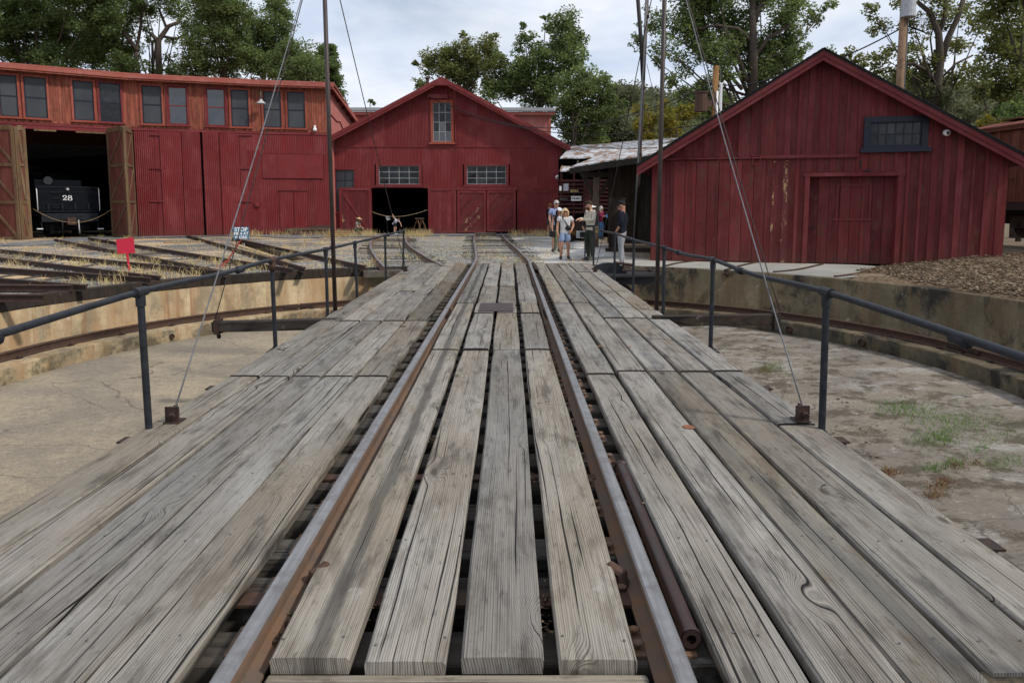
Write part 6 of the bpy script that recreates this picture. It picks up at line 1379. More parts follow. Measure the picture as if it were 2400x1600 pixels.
# ------------------------------------------------------------------ poles and wires
def pole(label, px, py_, Y, r_, cat='utility pole', zt=None):
    p = W(px, 480, Y); z1 = zt or W(px, py_, Y).z; t = thing('utility_pole', (p.x, p.y, -.1), label, cat); mb = MB(); mb.tube([(p.x, p.y, -.2), (p.x, p.y, z1)], [r_*1.15, r_], 12); mb.build('shaft', M['polewood'], t, smooth=True); return t, p, z1
t, p, z1 = pole('wood pole with a rusty transformer can above the left roof slope of the board barn', 1668.5, 155, 33, .14)
c = W(1643, 243, 32.8); mb = MB(); mb.tube([(c.x, c.y, W(1643, 262, 32.8).z), (c.x, c.y, W(1643, 219, 32.8).z)], .28, 14); mb.tube([(c.x, c.y, W(1643, 219, 32.8).z), (c.x, c.y, W(1643, 216, 32.8).z)], .32, 14); mb.bar((c.x, c.y, c.z), (p.x, p.y, c.z), .1, .3); mb.build('transformer', M['rust'], t, smooth=False)
mb = MB(); mb.tube([(p.x+.22, p.y-.12, 3), (p.x+.22, p.y-.12, W(0, 198, 33).z), (p.x+.35, p.y-.12, W(0, 194, 33).z), (p.x+.45, p.y-.12, W(0, 199, 33).z)], .07, 8); mb.tube([(p.x+.05, p.y-.16, 3), (p.x+.05, p.y-.16, W(0, 215, 33).z)], .05, 8); mb.build('conduit', M['white'], t, smooth=True)
mb = MB(); q = W(1689, 162, 33); mb.bar((p.x, p.y, q.z), (q.x, p.y, q.z), .05, .05); mb.tube([(q.x, p.y, q.z), (q.x, p.y, q.z-.6)], .02, 6); mb.build('bracket', M['rod'], t)
z_p1 = W(0, 200, 33).z; P1w = Vector((p.x, p.y, W(0, 196, 33).z))
t, p, z1 = pole('tall wood pole with a white transformer behind the right roof slope', 2094, -120, 30, .155)
c = W(2129, 20, 29.7); mb = MB(); mb.tube([(c.x, c.y, W(0, 40, 29.7).z), (c.x, c.y, W(0, -20, 29.7).z)], .27, 16); mb.tube([(c.x, c.y, W(0, 41, 29.7).z), (c.x, c.y, W(0, 38, 29.7).z)], .29, 16); mb.bar((c.x, c.y, c.z), (p.x, p.y, c.z), .1, .25); mb.build('transformer', plain('pale_transformer', (.38, .40, .42), .4), t, smooth=False)
mb = MB(); mb.tube([(p.x+.10, p.y-.13, 2), (p.x+.10, p.y-.13, z1)], .03, 8); mb.build('conduit', M['rod'], t, smooth=True)
mb = MB()
for k in range(7): mb.tube([Vector((p.x, p.y-.1, W(0, 62, 30).z)), Vector((p.x+.4+.1*k, p.y-.3, W(0, 70+k*3, 30).z)), Vector((p.x+.5+.05*k, p.y-.2, W(0, 45, 30).z))], .012, 5)
mb.build('cable_loops', M['black'], t, smooth=True)
P2w = Vector((p.x, p.y, W(0, 64, 30).z))
def wire(label, pts, r_=.015, sag=0.0, n=14):
    mb = MB(); out = []
    for a, b in zip(pts[:-1], pts[1:]):
        a = Vector(a); b = Vector(b); out += [a.lerp(b, t/n)-Vector((0, 0, sag*math.sin(math.pi*t/n))) for t in range(n)]
    mb.tube(out+[Vector(pts[-1])], r_, 5); return tag(mb.build('overhead_wire', M['black'], smooth=True), label, 'wire', 'overhead wires')
wire('wire sagging from the corrugated barn gable to the transformer pole', [W(1005, 228, 43.3), P1w], .022, 1.9)
wire('lower wire from the corrugated barn gable going right above the tin roof', [W(1080, 268, 43.3), W(1690, 285, 36)], .022, .9)
wire('thick cable from the short pole rising behind the barn roof', [P1w+Vector((0, 0, -.05)), W(1850, 168, 31.5), P2w], .03, .25)
wire('dark horizontal cable crossing the tin roofs', [W(1332, 339, 40), W(1540, 347, 30), W(1548, 349, 29)], .02, .1)
# leaning double pole by the shed
dp = thing('leaning_mast', W(1489, 560, 26), 'dark leaning double pole with a silver pipe beside the tin roof shed', 'pole')
mb = MB(); mb.tube([W(1489, 566, 26), W(1500, 350, 26), W(1510, 140, 26), W(1519, -60, 26)], .065, 10); mb.build('pole', M['mast'], dp, smooth=True)
mb = MB(); mb.tube([W(1486, 566, 25.85), W(1497, 350, 25.85), W(1508.5, 140, 25.85), W(1517, -60, 25.85)], .035, 8); mb.build('pipe', M['rod'], dp, smooth=True)
mb = MB(); mb.tube([W(1507, 190, 25.9), W(1502, 90, 25.9), W(1492, -40, 25.9)], .07, 8); mb.build('cable_bundle', M['girder'], dp, smooth=True)
for y in (362, 40, 208): mb = MB(); c = W(1489+(566-y)*.0517, y, 26); mb.tube([c-Vector((0, 0, .05)), c+Vector((0, 0, .05))], .09, 10); mb.build('band', M['rust_dark'], dp)
wire('thin guy wire beside the leaning double pole', [W(1516, 150, 26), W(1533, 225, 25), W(1560, 420, 24)], .01)
# ------------------------------------------------------------------ people
def skin_mesh(verts, edges, radii, root, sub=2):
    me = bpy.data.meshes.new('tmp'); me.from_pydata([tuple(v) for v in verts], edges, []); o = bpy.data.objects.new('tmp', me); COL.objects.link(o)
    md = o.modifiers.new('s', 'SKIN'); md.use_smooth_shade = True; md.branch_smoothing = 0.5
    for i, r_ in enumerate(radii):
        sv = me.skin_vertices[0].data[i]; sv.radius = r_ if isinstance(r_, tuple) else (r_, r_); sv.use_root = (i == root)
    s2 = o.modifiers.new('u', 'SUBSURF'); s2.levels = sub; s2.render_levels = sub
    m2 = bpy.data.meshes.new_from_object(o.evaluated_get(bpy.context.evaluated_depsgraph_get())); bpy.data.objects.remove(o); bpy.data.meshes.remove(me)
    return [v.co.copy() for v in m2.vertices], [tuple(p.vertices) for p in m2.polygons]
M['skin'] = plain('skin', (.48, .27, .19), .55, 0, .08); M['skin_tan'] = plain('tanned_skin', (.42, .21, .135), .55, 0, .08)
cloth = lambda n, c, v=.18: plain(n, c, .85, 0, v, 14, .15)
BASE = dict(pel=(0, 0, .525), spi=(0, -.005, .61), che=(0, -.005, .72), nec=(0, -.008, .825), hea=(0, .010, .885), top=(0, .008, .945),
            ls=(-.098, -.005, .795), le=(-.125, -.015, .635), lw=(-.125, .03, .495), lh=(-.122, .045, .445),
            rs=(.098, -.005, .795), re=(.125, -.015, .635), rw=(.125, .03, .495), rh=(.122, .045, .445),
            lp=(-.052, 0, .50), lk=(-.056, .012, .285), la=(-.058, -.012, .045), lt=(-.064, .075, .018),
            rp=(.052, 0, .50), rk=(.056, .012, .285), ra=(.058, -.012, .045), rt=(.064, .075, .018))
RAD = dict(pel=(.082, .062), spi=(.070, .055), che=(.088, .062), nec=.030, hea=(.044, .054), top=(.030, .036), ls=.034, le=.024, lw=.017, lh=(.013, .022), rs=.034, re=.024, rw=.017, rh=(.013, .022),
           lp=.052, lk=.035, la=.022, lt=.018, rp=.052, rk=.035, ra=.022, rt=.018)
EDG = [('pel', 'spi'), ('spi', 'che'), ('che', 'nec'), ('nec', 'hea'), ('hea', 'top'), ('che', 'ls'), ('ls', 'le'), ('le', 'lw'), ('lw', 'lh'), ('che', 'rs'), ('rs', 're'), ('re', 'rw'), ('rw', 'rh'),
       ('pel', 'lp'), ('lp', 'lk'), ('lk', 'la'), ('la', 'lt'), ('pel', 'rp'), ('rp', 'rk'), ('rk', 'ra'), ('ra', 'rt')]
def person(label, p, yaw, H, pose={}, shirt=None, sleeve=1.0, pants=None, leg=1.0, shoe=None, hair=None, long_hair=False, hat=None, hatmat=None, glasses=None, beard=None, skin='skin', wide=1.0, extra=None):
    p = Vector(p); t = thing('person', p, label, 'person'); f = Vector((math.sin(yaw), -math.cos(yaw), 0)); s_ = Vector((math.cos(yaw), math.sin(yaw), 0))
    J = dict(BASE); J.update(pose); P = {k: p + (s_*v[0]*wide**.5 + f*v[1] + Vector((0, 0, v[2])))*H for k, v in J.items()}
    def mk(keys, scale, extra_edges=None, rfun=None, trim=None):
        ks = list(keys); idx = {k: i for i, k in enumerate(ks)}; ed = [(idx[a], idx[b]) for a, b in EDG if a in idx and b in idx]
        rad = [tuple(x*H*scale*wide for x in (RAD[k] if isinstance(RAD[k], tuple) else (RAD[k],)*2)) for k in ks]
        return [P[k] for k in ks], ed, rad, idx
    V, E, Rd, ix = mk(list(BASE), 1.0)
    for k in ('pel', 'spi', 'che', 'ls', 'rs') + (('lp', 'rp') if pants else ()) + (('lk', 'rk') if leg >= 1 else ()) + (('le', 're') if sleeve > 1 else ()):
        if shirt or k not in ('che', 'ls', 'rs'): Rd[ix[k]] = tuple(x*.74 for x in Rd[ix[k]])
    v, fc = skin_mesh(V, E, Rd, ix['pel'])
    mb = MB(); mb.add(v, fc)
    # face and hands
    hd = (P['top']-P['nec']).normalized(); hc = P['hea']; hf = f if 'look' not in pose else None
    fa = yaw + J.get('turn', (0, 0, 0))[0]; hf = Vector((math.sin(fa), -math.cos(fa), 0)); hs = Vector((math.cos(fa), math.sin(fa), 0)); hf = (hf - hd*hf.dot(hd)).normalized()
    h = H
    mb.ball(tuple(hc + hd*.008*h), .043*h, .050*h, .062*h, 12, 9)
    mb.ball(tuple(hc + hf*.055*h - hd*.008*h), .010*h, .013*h, .014*h, 6, 5)
    for q in (-1, 1): mb.ball(tuple(hc + hs*q*.045*h - hd*.003*h), .007*h, .011*h, .017*h, 6, 5)
    mb.ball(tuple(hc + hf*.040*h - hd*.040*h), .024*h, .018*h, .016*h, 8, 5)
    for q in 'lr':
        w_ = P[q+'w']; a = P[q+'h']; d = (a-w_).normalized(); ac = d.cross(f if abs(d.dot(f)) < .9 else Vector((0, 0, 1))).normalized(); n_ = d.cross(ac)
        for k in range(4):
            o = ac*(k-1.5)*.0095*h; L = (.036, .041, .039, .030)[k]*h
            mb.tube([a+o-d*.01*h, a+o+d*L*.5+n_*.004*h, a+o+d*L*.9+n_*.018*h], [.0052*h, .0047*h, .0036*h], 5)
        mb.tube([w_.lerp(a, .35), w_.lerp(a, .8)+ac*.022*h+n_*.006*h, a+ac*.026*h+d*.012*h+n_*.010*h], [.007*h, .006*h, .0045*h], 5)
    body = mb.build('body', M[skin], t, smooth=True)
    mb = MB()
    for q in (-1, 1): mb.ball(tuple(hc + hs*q*.018*h + hf*.045*h + hd*.010*h), .007*h, .006*h, .005*h, 6, 4)
    mb.build('eyes', M['black'], t)
    mb = MB(); mb.tube([hc+hs*-.014*h+hf*.055*h-hd*.036*h, hc+hf*.059*h-hd*.038*h, hc+hs*.014*h+hf*.055*h-hd*.036*h], .0035*h, 5); mb.build('mouth', cloth('lips', (.33, .12, .10)), t)
    if shirt:
        ks = ['pel', 'spi', 'che', 'ls', 'rs', 'le', 're'] + (['lw', 'rw'] if sleeve > 1 else [])
        V, E, Rd, ix = mk(ks, 1.30)
        if sleeve <= 1:
            for q in 'lr': V[ix[q+'e']] = P[q+'s'].lerp(P[q+'e'], .75*sleeve); Rd[ix[q+'e']] = (.040*H*wide,)*2
        else:
            for q in 'lr': V[ix[q+'w']] = P[q+'e'].lerp(P[q+'w'], min(1, sleeve-1)); Rd[ix[q+'w']] = (.028*H,)*2
        V.append(P['che'].lerp(P['nec'], .55)); Rd.append((.052*H, .046*H)); E.append((ix['che'], len(V)-1))
        V[ix['pel']] = P['pel'] - (P['spi']-P['pel'])*.85; Rd[ix['pel']] = (.108*H*wide, .084*H*wide)
        V.append(P['ls'].lerp(P['che'], .25)); Rd.append((.050*H,)*2); E.append((ix['che'], len(V)-1)); V.append(P['rs'].lerp(P['che'], .25)); Rd.append((.050*H,)*2); E.append((ix['che'], len(V)-1))
        v, fc = skin_mesh(V, E, Rd, ix['spi']); MB().add(v, fc).build('shirt', shirt, t, smooth=True)
    if pants:
        ks = ['pel', 'lp', 'rp', 'lk', 'rk'] + (['la', 'ra'] if leg >= 1 else [])
        V, E, Rd, ix = mk(ks, 1.24)
        for q in 'lr':
            if leg < 1: V[ix[q+'k']] = P[q+'p'].lerp(P[q+'k'], leg); Rd[ix[q+'k']] = (.052*H*wide,)*2
            else: Rd[ix[q+'a']] = (.030*H,)*2; Rd[ix[q+'k']] = (.041*H,)*2
        V.append(P['pel'].lerp(P['spi'], .55)); Rd.append((.092*H*wide, .070*H*wide)); E.append((ix['pel'], len(V)-1))
        v, fc = skin_mesh(V, E, Rd, ix['pel']); MB().add(v, fc).build('shorts' if leg < 1 else 'trousers', pants, t, smooth=True)
    if shoe:
        for q in 'lr':
            a = P[q+'a']; b = P[q+'t']; d = (b-a); d.z = 0; d.normalize(); mb = MB(); g = min(a.z, b.z)
            mb.tube([a-d*.022*h+Vector((0, 0, -.012*h)), a+d*.02*h+Vector((0, 0, -.006*h)), b-d*.02*h, b+d*.028*h+Vector((0, 0, -.004*h))], [.026*h, .030*h, .025*h, .014*h], 8)
            mb.build('shoe', shoe, t, smooth=True)
    if hair:
        mb = MB(); mb.ball(tuple(hc - hf*.010*h + hd*.026*h), .050*h, .054*h, .052*h, 12, 8)
        if long_hair:
            mb.tube([hc-hf*.030*h+hd*.03*h, hc-hf*.045*h-hd*.02*h, hc-hf*.050*h-hd*.075*h, hc-hf*.045*h-hd*.12*h], [.040*h, .052*h, .046*h, .02*h], 10)
            for q in (-1, 1): mb.tube([hc+hs*q*.030*h+hd*.045*h+hf*.01*h, hc+hs*q*.050*h+hf*.012*h, hc+hs*q*.054*h-hd*.05*h, hc+hs*q*.052*h-hd*.09*h+hf*.01*h], [.018*h, .022*h, .022*h, .010*h], 8)
        mb.build('hair', hair, t, smooth=True)
    if beard: mb = MB(); mb.ball(tuple(hc+hf*.028*h-hd*.046*h), .034*h, .034*h, .030*h, 10, 7); mb.build('beard', beard, t, smooth=True)
    if glasses:
        z = .016 if glasses != 'up' else .062; mb = MB()
        for q in (-1, 1): mb.ball(tuple(hc+hs*q*.021*h+hf*(.052 if z < .03 else .036)*h+hd*z*h), .018*h, .009*h, .013*h, 8, 6)
        mb.tube([hc+hs*-.045*h+hd*z*h, hc+hf*.05*h*(1 if z < .03 else .75)+hd*z*h, hc+hs*.045*h+hd*z*h], .004*h, 5); mb.build('sunglasses', M['black'], t, smooth=True)
    if hat:
        mb = MB(); c = hc+hd*.040*h; mb.ball(tuple(c), .054*h, .058*h, .046*h, 12, 8, zmin=-.15)
        if hat == 'cap': mb.bar(c+hf*.035*h-hd*.002*h, c+hf*.105*h-hd*.010*h, .085*h, .008*h, tuple(hd))
        else: mb.tube([c-hd*.004*h, c+hd*.006*h], .105*h, 16)
        mb.build('hat', hatmat, t, smooth=True)
    if extra: extra(t, P, f, s_, H)
    return t
SK = M['skin']
def zf_(x, y, z): q = G(x, y, z); return (q.x, q.y, z)
# blonde woman with a crossbody bag
m = NM('patterned_top'); q = m.pos(); wv = m.math('SINE', m.math('MULTIPLY', m.sep(q)[2], 170)); wx_ = m.math('SINE', m.math('MULTIPLY', m.sep(q)[0], 120))
c = m.mix(m.math('MULTIPLY', m.math('GREATER_THAN', wv, .25), m.math('GREATER_THAN', wx_, -.2)), (.70, .69, .68), (.05, .05, .06)); M['pattern'] = m.out(c, .85)
def bag(t, P, f, s_, H):
    c = P['pel'].lerp(P['spi'], .75) + s_*.055*H + f*.075*H; mb = MB(); mb.ball(tuple(c), .060*H, .030*H, .048*H, 10, 8); mb.build('bag', M['black'], t, smooth=True)
    mb = MB(); a = P['che'] + f*.072*H; mb.tube([P['ls']+Vector((0, 0, .032*H))+s_*.05*H, P['ls'].lerp(P['che'], .6)+f*.07*H, a+s_*.0*H-Vector((0, 0, .02*H)), c+Vector((0, 0, .03*H))], .010*H, 6); mb.build('bag_strap', M['black'], t, smooth=True)
person('blonde woman in patterned top and blue denim shorts with a black crossbody bag', zf_(1323.5, 607, -.08), .05, 1.66, dict(rs=(.10, -.005, .79), re=(.155, -.02, .64), rw=(.110, .06, .545), rh=(.085, .075, .51), le=(-.135, .0, .64), lw=(-.145, .04, .50), la=(-.072, .02, .045), lt=(-.085, .10, .018), lk=(-.064, .02, .285), rk=(.058, .0, .285), ra=(.066, -.02, .045), rt=(.072, .06, .018)),
       M['pattern'], .8, cloth('light_denim', (.26, .35, .52)), .88, cloth('dark_shoe', (.02, .023, .03)), cloth('blonde_hair', (.55, .40, .22)), True, glasses='on', skin='skin_tan', wide=1.12, extra=bag)
def cam_bag(t, P, f, s_, H):
    mb = MB(); c = P['lh']+Vector((0, 0, -.02)); mb.box(c.x-.16, c.x+.06, c.y-.1, c.y+.1, c.z-.14, c.z+.08); mb.build('black_bag', M['black'], t, bevel=.02)
person('woman in white cap and green camouflage trousers standing behind the blonde woman', zf_(1309, 594, -.08), .25, 1.66, dict(le=(-.14, -.02, .64), lw=(-.15, .02, .50), lk=(-.075, .04, .285), la=(-.085, .01, .045), lt=(-.09, .09, .018)), M['black'], .3, cloth('camo', (.12, .14, .09), .5), 1, cloth('grey_shoe', (.25, .25, .25)), cloth('black_hair', (.012, .011, .010)), True, 'cap', cloth('white_cap', (.72, .72, .72)), skin='skin_tan', extra=cam_bag)
person('tall grey haired man in glasses and light blue shirt behind two women', W(1304, 480, 25.5)[:2]+(-.06,), .2, 1.92, dict(le=(-.13, -.01, .64), lw=(-.12, .05, .51), lh=(-.11, .07, .47)), cloth('blue_shirt', (.28, .34, .55)), .9, cloth('navy_shorts', (.03, .035, .05)), .95, M['black'], cloth('grey_hair', (.42, .40, .38)), glasses='on')
person('person in black shirt, grey shorts and orange cap at the barn corner', W(1288, 480, 41.3)[:2]+(-.08,), 2.2, 1.86, dict(lk=(-.06, .07, .29), la=(-.06, .12, .045), lt=(-.06, .20, .02), re=(.12, .03, .64), rw=(.10, .12, .58), rh=(.09, .15, .56)), M['black'], .9, cloth('grey_shorts', (.06, .062, .07)), .95, cloth('white_sneaker', (.65, .65, .65)), cloth('brown_hair', (.09, .05, .03)), False, 'cap', cloth('orange_cap', (.50, .22, .05)), skin='skin_tan')
# park ranger with outstretched hand
def badge(t, P, f, s_, H):
    c = P['ls'].lerp(P['le'], .35); o = Vector((0, -1, 0)); mb = MB(); mb.tube([c+o*.055, c+o*.078], .062, 14); b = mb.build('sleeve_patch', cloth('patch_blue', (.10, .12, .2)), t); mb = MB(); mb.tube([c+o*.078, c+o*.082], .035, 12); mb.build('patch_centre', cloth('patch_gold', (.65, .35, .08)), b)
    mb = MB(); w_ = P['pel'].lerp(P['spi'], .28); mb.tube([w_-Vector((0, 0, .02)), w_+Vector((0, 0, .03))], .17, 16); mb.build('belt', M['black'], t)
    c = P['rp']+f*.0+Vector((.12, -.1, .02)); mb = MB(); mb.box(c.x-.05, c.x+.05, c.y-.05, c.y+.05, c.z-.12, c.z+.08); mb.build('holster', cloth('gold_keys', (.2, .16, .06)), t, bevel=.01)
person('bearded park ranger in khaki shirt and dark green trousers holding out his hand', zf_(1383, 610, -.06), -1.15, 1.88, dict(turn=(-.1, 0, 0), hea=(.0, .03, .88), top=(0, .035, .94), nec=(0, .008, .823), le=(-.11, .03, .655), lw=(-.08, .16, .665), lh=(-.075, .20, .655), re=(.12, .02, .65), rw=(.05, .16, .655), rh=(.035, .20, .645), lk=(-.062, .03, .285), lt=(-.08, .08, .018), rt=(.07, .08, .018)),
       cloth('khaki_shirt', (.50, .46, .375)), 1.95, cloth('ranger_green', (.025, .032, .022)), 1, M['black'], cloth('dark_hair', (.05, .035, .025)), False, None, None, 'up', cloth('brown_beard', (.05, .03, .02)), wide=1.06, extra=badge)
person('person in dark clothes and white hat mostly hidden behind the ranger', W(1386, 480, 25.5)[:2]+(-.08,), -.6, 1.76, dict(le=(-.15, .02, .64), lw=(-.16, .06, .52)), cloth('charcoal', (.02, .02, .022)), 1.9, cloth('charcoal_trousers', (.03, .03, .035)), 1, M['black'], cloth('fair_hair', (.35, .25, .15)), False, 'brim', cloth('white_hat', (.7, .7, .68)))
def phone(t, P, f, s_, H): mb = MB(); c = (P['lh']+P['rh'])/2+f*.05; mb.box(c.x-.05, c.x+.12, c.y-.03, c.y+.02, c.z-.08, c.z+.10); mb.build('handheld_item', cloth('blue_item', (.12, .35, .75)), t, bevel=.006)
person('woman with long grey hair in maroon top and jeans beside the shed post', W(1408.5, 480, 36.5)[:2]+(-.08,), .9, 1.74, dict(le=(-.11, .04, .65), lw=(-.05, .15, .66), lh=(-.035, .18, .665), re=(.11, .04, .65), rw=(.05, .15, .66), rh=(.035, .18, .665)), cloth('maroon', (.16, .018, .05)), 1.6, cloth('jeans', (.035, .09, .20)), 1, cloth('dark_shoe2', (.03, .03, .04)), cloth('silver_hair', (.48, .46, .44)), True, skin='skin', extra=phone)
person('distant visitor in dark clothing half hidden behind the maroon woman', W(1420, 480, 39)[:2]+(-.08,), -.3, 1.68, {}, cloth('dark_jacket', (.05, .03, .035)), 1.9, cloth('dark_trousers', (.03, .03, .04)), 1, M['black'], cloth('auburn', (.22, .09, .04)), False)
person('man in black cap, navy sweater and grey jeans looking away by the handrail', W(1459, 480, 19.9)[:2]+(-.07,), -2.0, 1.86, dict(turn=(.5, 0, 0), le=(-.13, -.03, .65), lw=(-.10, .04, .535), lh=(-.085, .07, .50), re=(.135, -.03, .65), rw=(.11, .04, .535), rh=(.095, .07, .50), lk=(-.058, .03, .285), rk=(.056, .0, .285), lt=(-.066, .085, .018)),
       cloth('navy_sweater', (.012, .014, .022)), 1.6, cloth('grey_jeans', (.26, .265, .28)), 1, cloth('pale_sneaker', (.55, .52, .56)), cloth('short_hair', (.03, .022, .018)), False, 'cap', cloth('black_cap', (.014, .016, .016)), skin='skin_tan', wide=1.08)
cr = dict(pel=(0, -.02, .17), spi=(0, 0, .245), che=(0, .03, .345), nec=(0, .055, .445), hea=(0, .08, .505), top=(0, .09, .565), ls=(-.095, .03, .42), rs=(.095, .03, .42), le=(-.12, .08, .275), lw=(-.06, .20, .235), lh=(-.04, .24, .225), re=(.12, .08, .275), rw=(.06, .20, .235), rh=(.04, .24, .225), lp=(-.055, 0, .155), lk=(-.075, .215, .245), la=(-.065, .045, .045), lt=(-.07, .13, .018), rp=(.055, 0, .155), rk=(.075, .215, .22), ra=(.065, .02, .05), rt=(.07, .11, .018))
person('park ranger woman in tan brimmed hat crouching before the open barn door leaf', W(835, 480, 41.3)[:2]+(-.07,), 1.35, 1.72, cr, cloth('ranger_grey', (.20, .18, .155)), .9, cloth('ranger_green2', (.05, .065, .04)), 1, M['black'], cloth('brown_long_hair', (.16, .08, .04)), True, 'brim', cloth('straw_hat', (.55, .40, .19)), skin='skin_tan')
ch = dict(pel=(0, -.05, .52), spi=(0, .01, .60), che=(0, .09, .66), nec=(0, .165, .70), hea=(0, .215, .735), top=(0, .265, .755), ls=(-.10, .12, .70), rs=(.10, .12, .67), le=(-.14, .03, .82), lw=(-.14, -.03, .93), lh=(-.14, -.05, .97), re=(.12, .22, .55), rw=(.12, .27, .42), rh=(.12, .28, .38))
person('small child in white top and black shorts bending over before the barn doorway', W(925, 480, 42.3)[:2]+(-.07,), 1.2, 1.22, ch, cloth('white_tee', (.72, .70, .76)), .7, M['black'], .7, cloth('white_shoes', (.75, .75, .75)), cloth('dark_child_hair', (.05, .025, .02)), False, wide=1.15)
# ------------------------------------------------------------------ trees and hill
def leaf_quads(cent, n_each, rad, size, flat=0.75):
    """leaf faces gathered round cluster centres"""
    cent = np.asarray(cent, float); k = len(cent); rad = np.broadcast_to(np.asarray(rad, float), (k,))
    n_each = np.broadcast_to(np.asarray(n_each), (k,)).astype(int); idx = np.repeat(np.arange(k), n_each); n = len(idx)
    off = RNG.normal(0, 1, (n, 3)); off /= np.maximum(np.linalg.norm(off, axis=1, keepdims=True), 1e-6); off *= (RNG.random((n, 1))**.5)*rad[idx][:, None]; off[:, 2] *= flat
    c = cent[idx] + off
    a = RNG.normal(0, 1, (n, 3)); a[:, 2] *= .6; a /= np.linalg.norm(a, axis=1, keepdims=True); b = RNG.normal(0, 1, (n, 3)); b -= a*(a*b).sum(1, keepdims=True); b /= np.linalg.norm(b, axis=1, keepdims=True)
    s_ = size*RNG.uniform(.6, 1.35, (n, 1)); v = np.stack([c-a*s_, c-b*s_*.5, c+a*s_, c+b*s_*.5], 1).reshape(-1, 3)
    return v, np.arange(n*4).reshape(-1, 4)
def tree(name, label, Y, base, blobs, leafm='leaf_mid', size=.10, dens=1.0, trunk_r=.35, group=None, clump=.75, depth=1.0, limbs=True, cat='tree', zbase=-.1):
    """blobs: (sx, sy, radius px) of crown masses, read at distance Y; each gets its own depth"""
    b = W(base, 480, Y); t = thing(name, (b.x, b.y, zbase), label, cat, group); ppm = FPX/Y
    cent = []; cr = []; tr = MB(); fork_z = None; top = []
    for (sx, sy, r_) in blobs:
        y = Y + random.uniform(-1, 1)*depth*min(5, r_/ppm*1.1); c = W(sx, sy, y); Rm = r_/ppm*y/Y; top.append((c, Rm))
    zs = sorted(c.z for c, _ in top); fz = max(1.5, zs[0]*.55)
    trunk_top = Vector((sum(c.x for c, _ in top)/len(top)*.5+b.x*.5, b.y, zs[len(zs)//2])); trunk = [Vector((b.x, b.y, zbase-.2)), Vector((b.x+random.uniform(-.2, .2), b.y, fz*.5)), Vector((b.x*.85+trunk_top.x*.15, b.y, fz)), trunk_top]
    tr.tube(trunk, [trunk_r, trunk_r*.8, trunk_r*.62, trunk_r*.2], 10)
    for c, Rm in top:
        m_ = trunk[2].lerp(trunk[3], random.uniform(0, .8)); k = m_.lerp(c, .5)+Vector((random.uniform(-.5, .5), random.uniform(-.5, .5), random.uniform(-.6, .2)))
        tr.tube([m_, k, c], [trunk_r*.22, trunk_r*.13, trunk_r*.05], 7)
        n = max(10, int(dens*17*Rm**1.9))
        for _ in range(n):
            d = Vector((random.gauss(0, 1), random.gauss(0, 1), random.gauss(0, 1))).normalized(); q = c + d*Rm*(random.random()**.36)*random.uniform(.7, 1.12); cent.append(q); cr.append(clump*random.uniform(.55, 1.2)*(1 if Rm > 1.2 else Rm/1.2))
            if random.random() < .2: tr.tube([c.lerp(q, .1), c.lerp(q, .55)+Vector((0, 0, -.12)), q], [trunk_r*.09, trunk_r*.06, .012], 4, cap=False)
    tr.build('trunk', M['bark'], t, smooth=True)
    cr = np.array(cr); v, f = leaf_quads(cent, np.maximum(14, 120*(cr/.75)**1.6*(.10/size)**1.2), cr, size*1.0)
    npmesh('crown', v, f, M[leafm], t, org=(b.x, b.y, zbase+4)); return t
G1 = 'trees behind the roundhouse'
tree('oak_tree', 'dense dark oak at the left frame edge above the roundhouse roof', 58, 90, [(10, 60, 75), (90, 20, 80), (60, 120, 55), (160, 90, 70), (220, 20, 75), (130, 150, 45), (230, 120, 50), (-60, 60, 80), (20, -70, 90), (180, -70, 90), (-50, 150, 50), (280, 160, 35)], 'leaf_dark', .11, 1.15, .5, G1)
tree('oak_tree', 'oak with a forked bare limb against the sky, second from left', 60, 372, [(300, 30, 48), (285, 110, 45), (345, 25, 30), (300, 165, 30), (405, 175, 30), (330, -40, 60), (445, 60, 26), (420, 25, 28), (250, 70, 40), (380, -30, 40), (402, 140, 16), (400, 95, 12), (352, 160, 18), (350, 95, 12), (415, 190, 22), (365, 185, 16), (340, 70, 14)], 'leaf_mid', .10, 1.0, .42, G1)
# its bold forked limb
tb = [o for o in bpy.data.objects if o.get('label', '').startswith('oak with a forked')][0]
mb = MB()
for pts, r0 in (([(374, 200), (371, 120), (372, 95), (395, 62), (425, 50)], .30), ([(372, 100), (362, 88), (352, 78)], .2), ([(330, 195), (318, 130), (330, 60), (333, 0)], .17), ([(322, 120), (300, 90), (270, 45), (255, 10)], .2), ([(390, 66), (380, 40), (372, 20)], .12), ([(378, 85), (412, 92), (440, 80)], .12)):
    mb.tube([W(x, y, 59.0) for x, y in pts], [r0*(1-.15*i) for i in range(len(pts))], 8)
mb.build('limb', M['bark'], tb, smooth=True)
tree('oak_tree', 'tall broad oak in the middle of the row behind the roundhouse', 57, 527, [(500, 35, 62), (470, 110, 48), (540, 100, 55), (530, 160, 42), (455, 165, 34), (555, 30, 40), (500, -40, 70), (600, 150, 36)], 'leaf_mid', .10, 1.15, .42, G1)
tree('oak_tree', 'spiry topped tree left of the tie rods behind the roundhouse', 60, 620, [(645, 30, 34), (640, 75, 38), (600, 75, 34), (590, 130, 40), (640, 140, 44), (672, 110, 26), (655, -10, 22), (585, 50, 22)], 'leaf_mid', .10, 1.25, .38, G1)
tree('oak_tree', 'rounded dark green tree just left of the left mast', 56, 700, [(690, 130, 40), (705, 165, 34), (660, 170, 34), (730, 160, 30), (690, 185, 30)], 'leaf_mid', .10, 1.4, .35, G1)
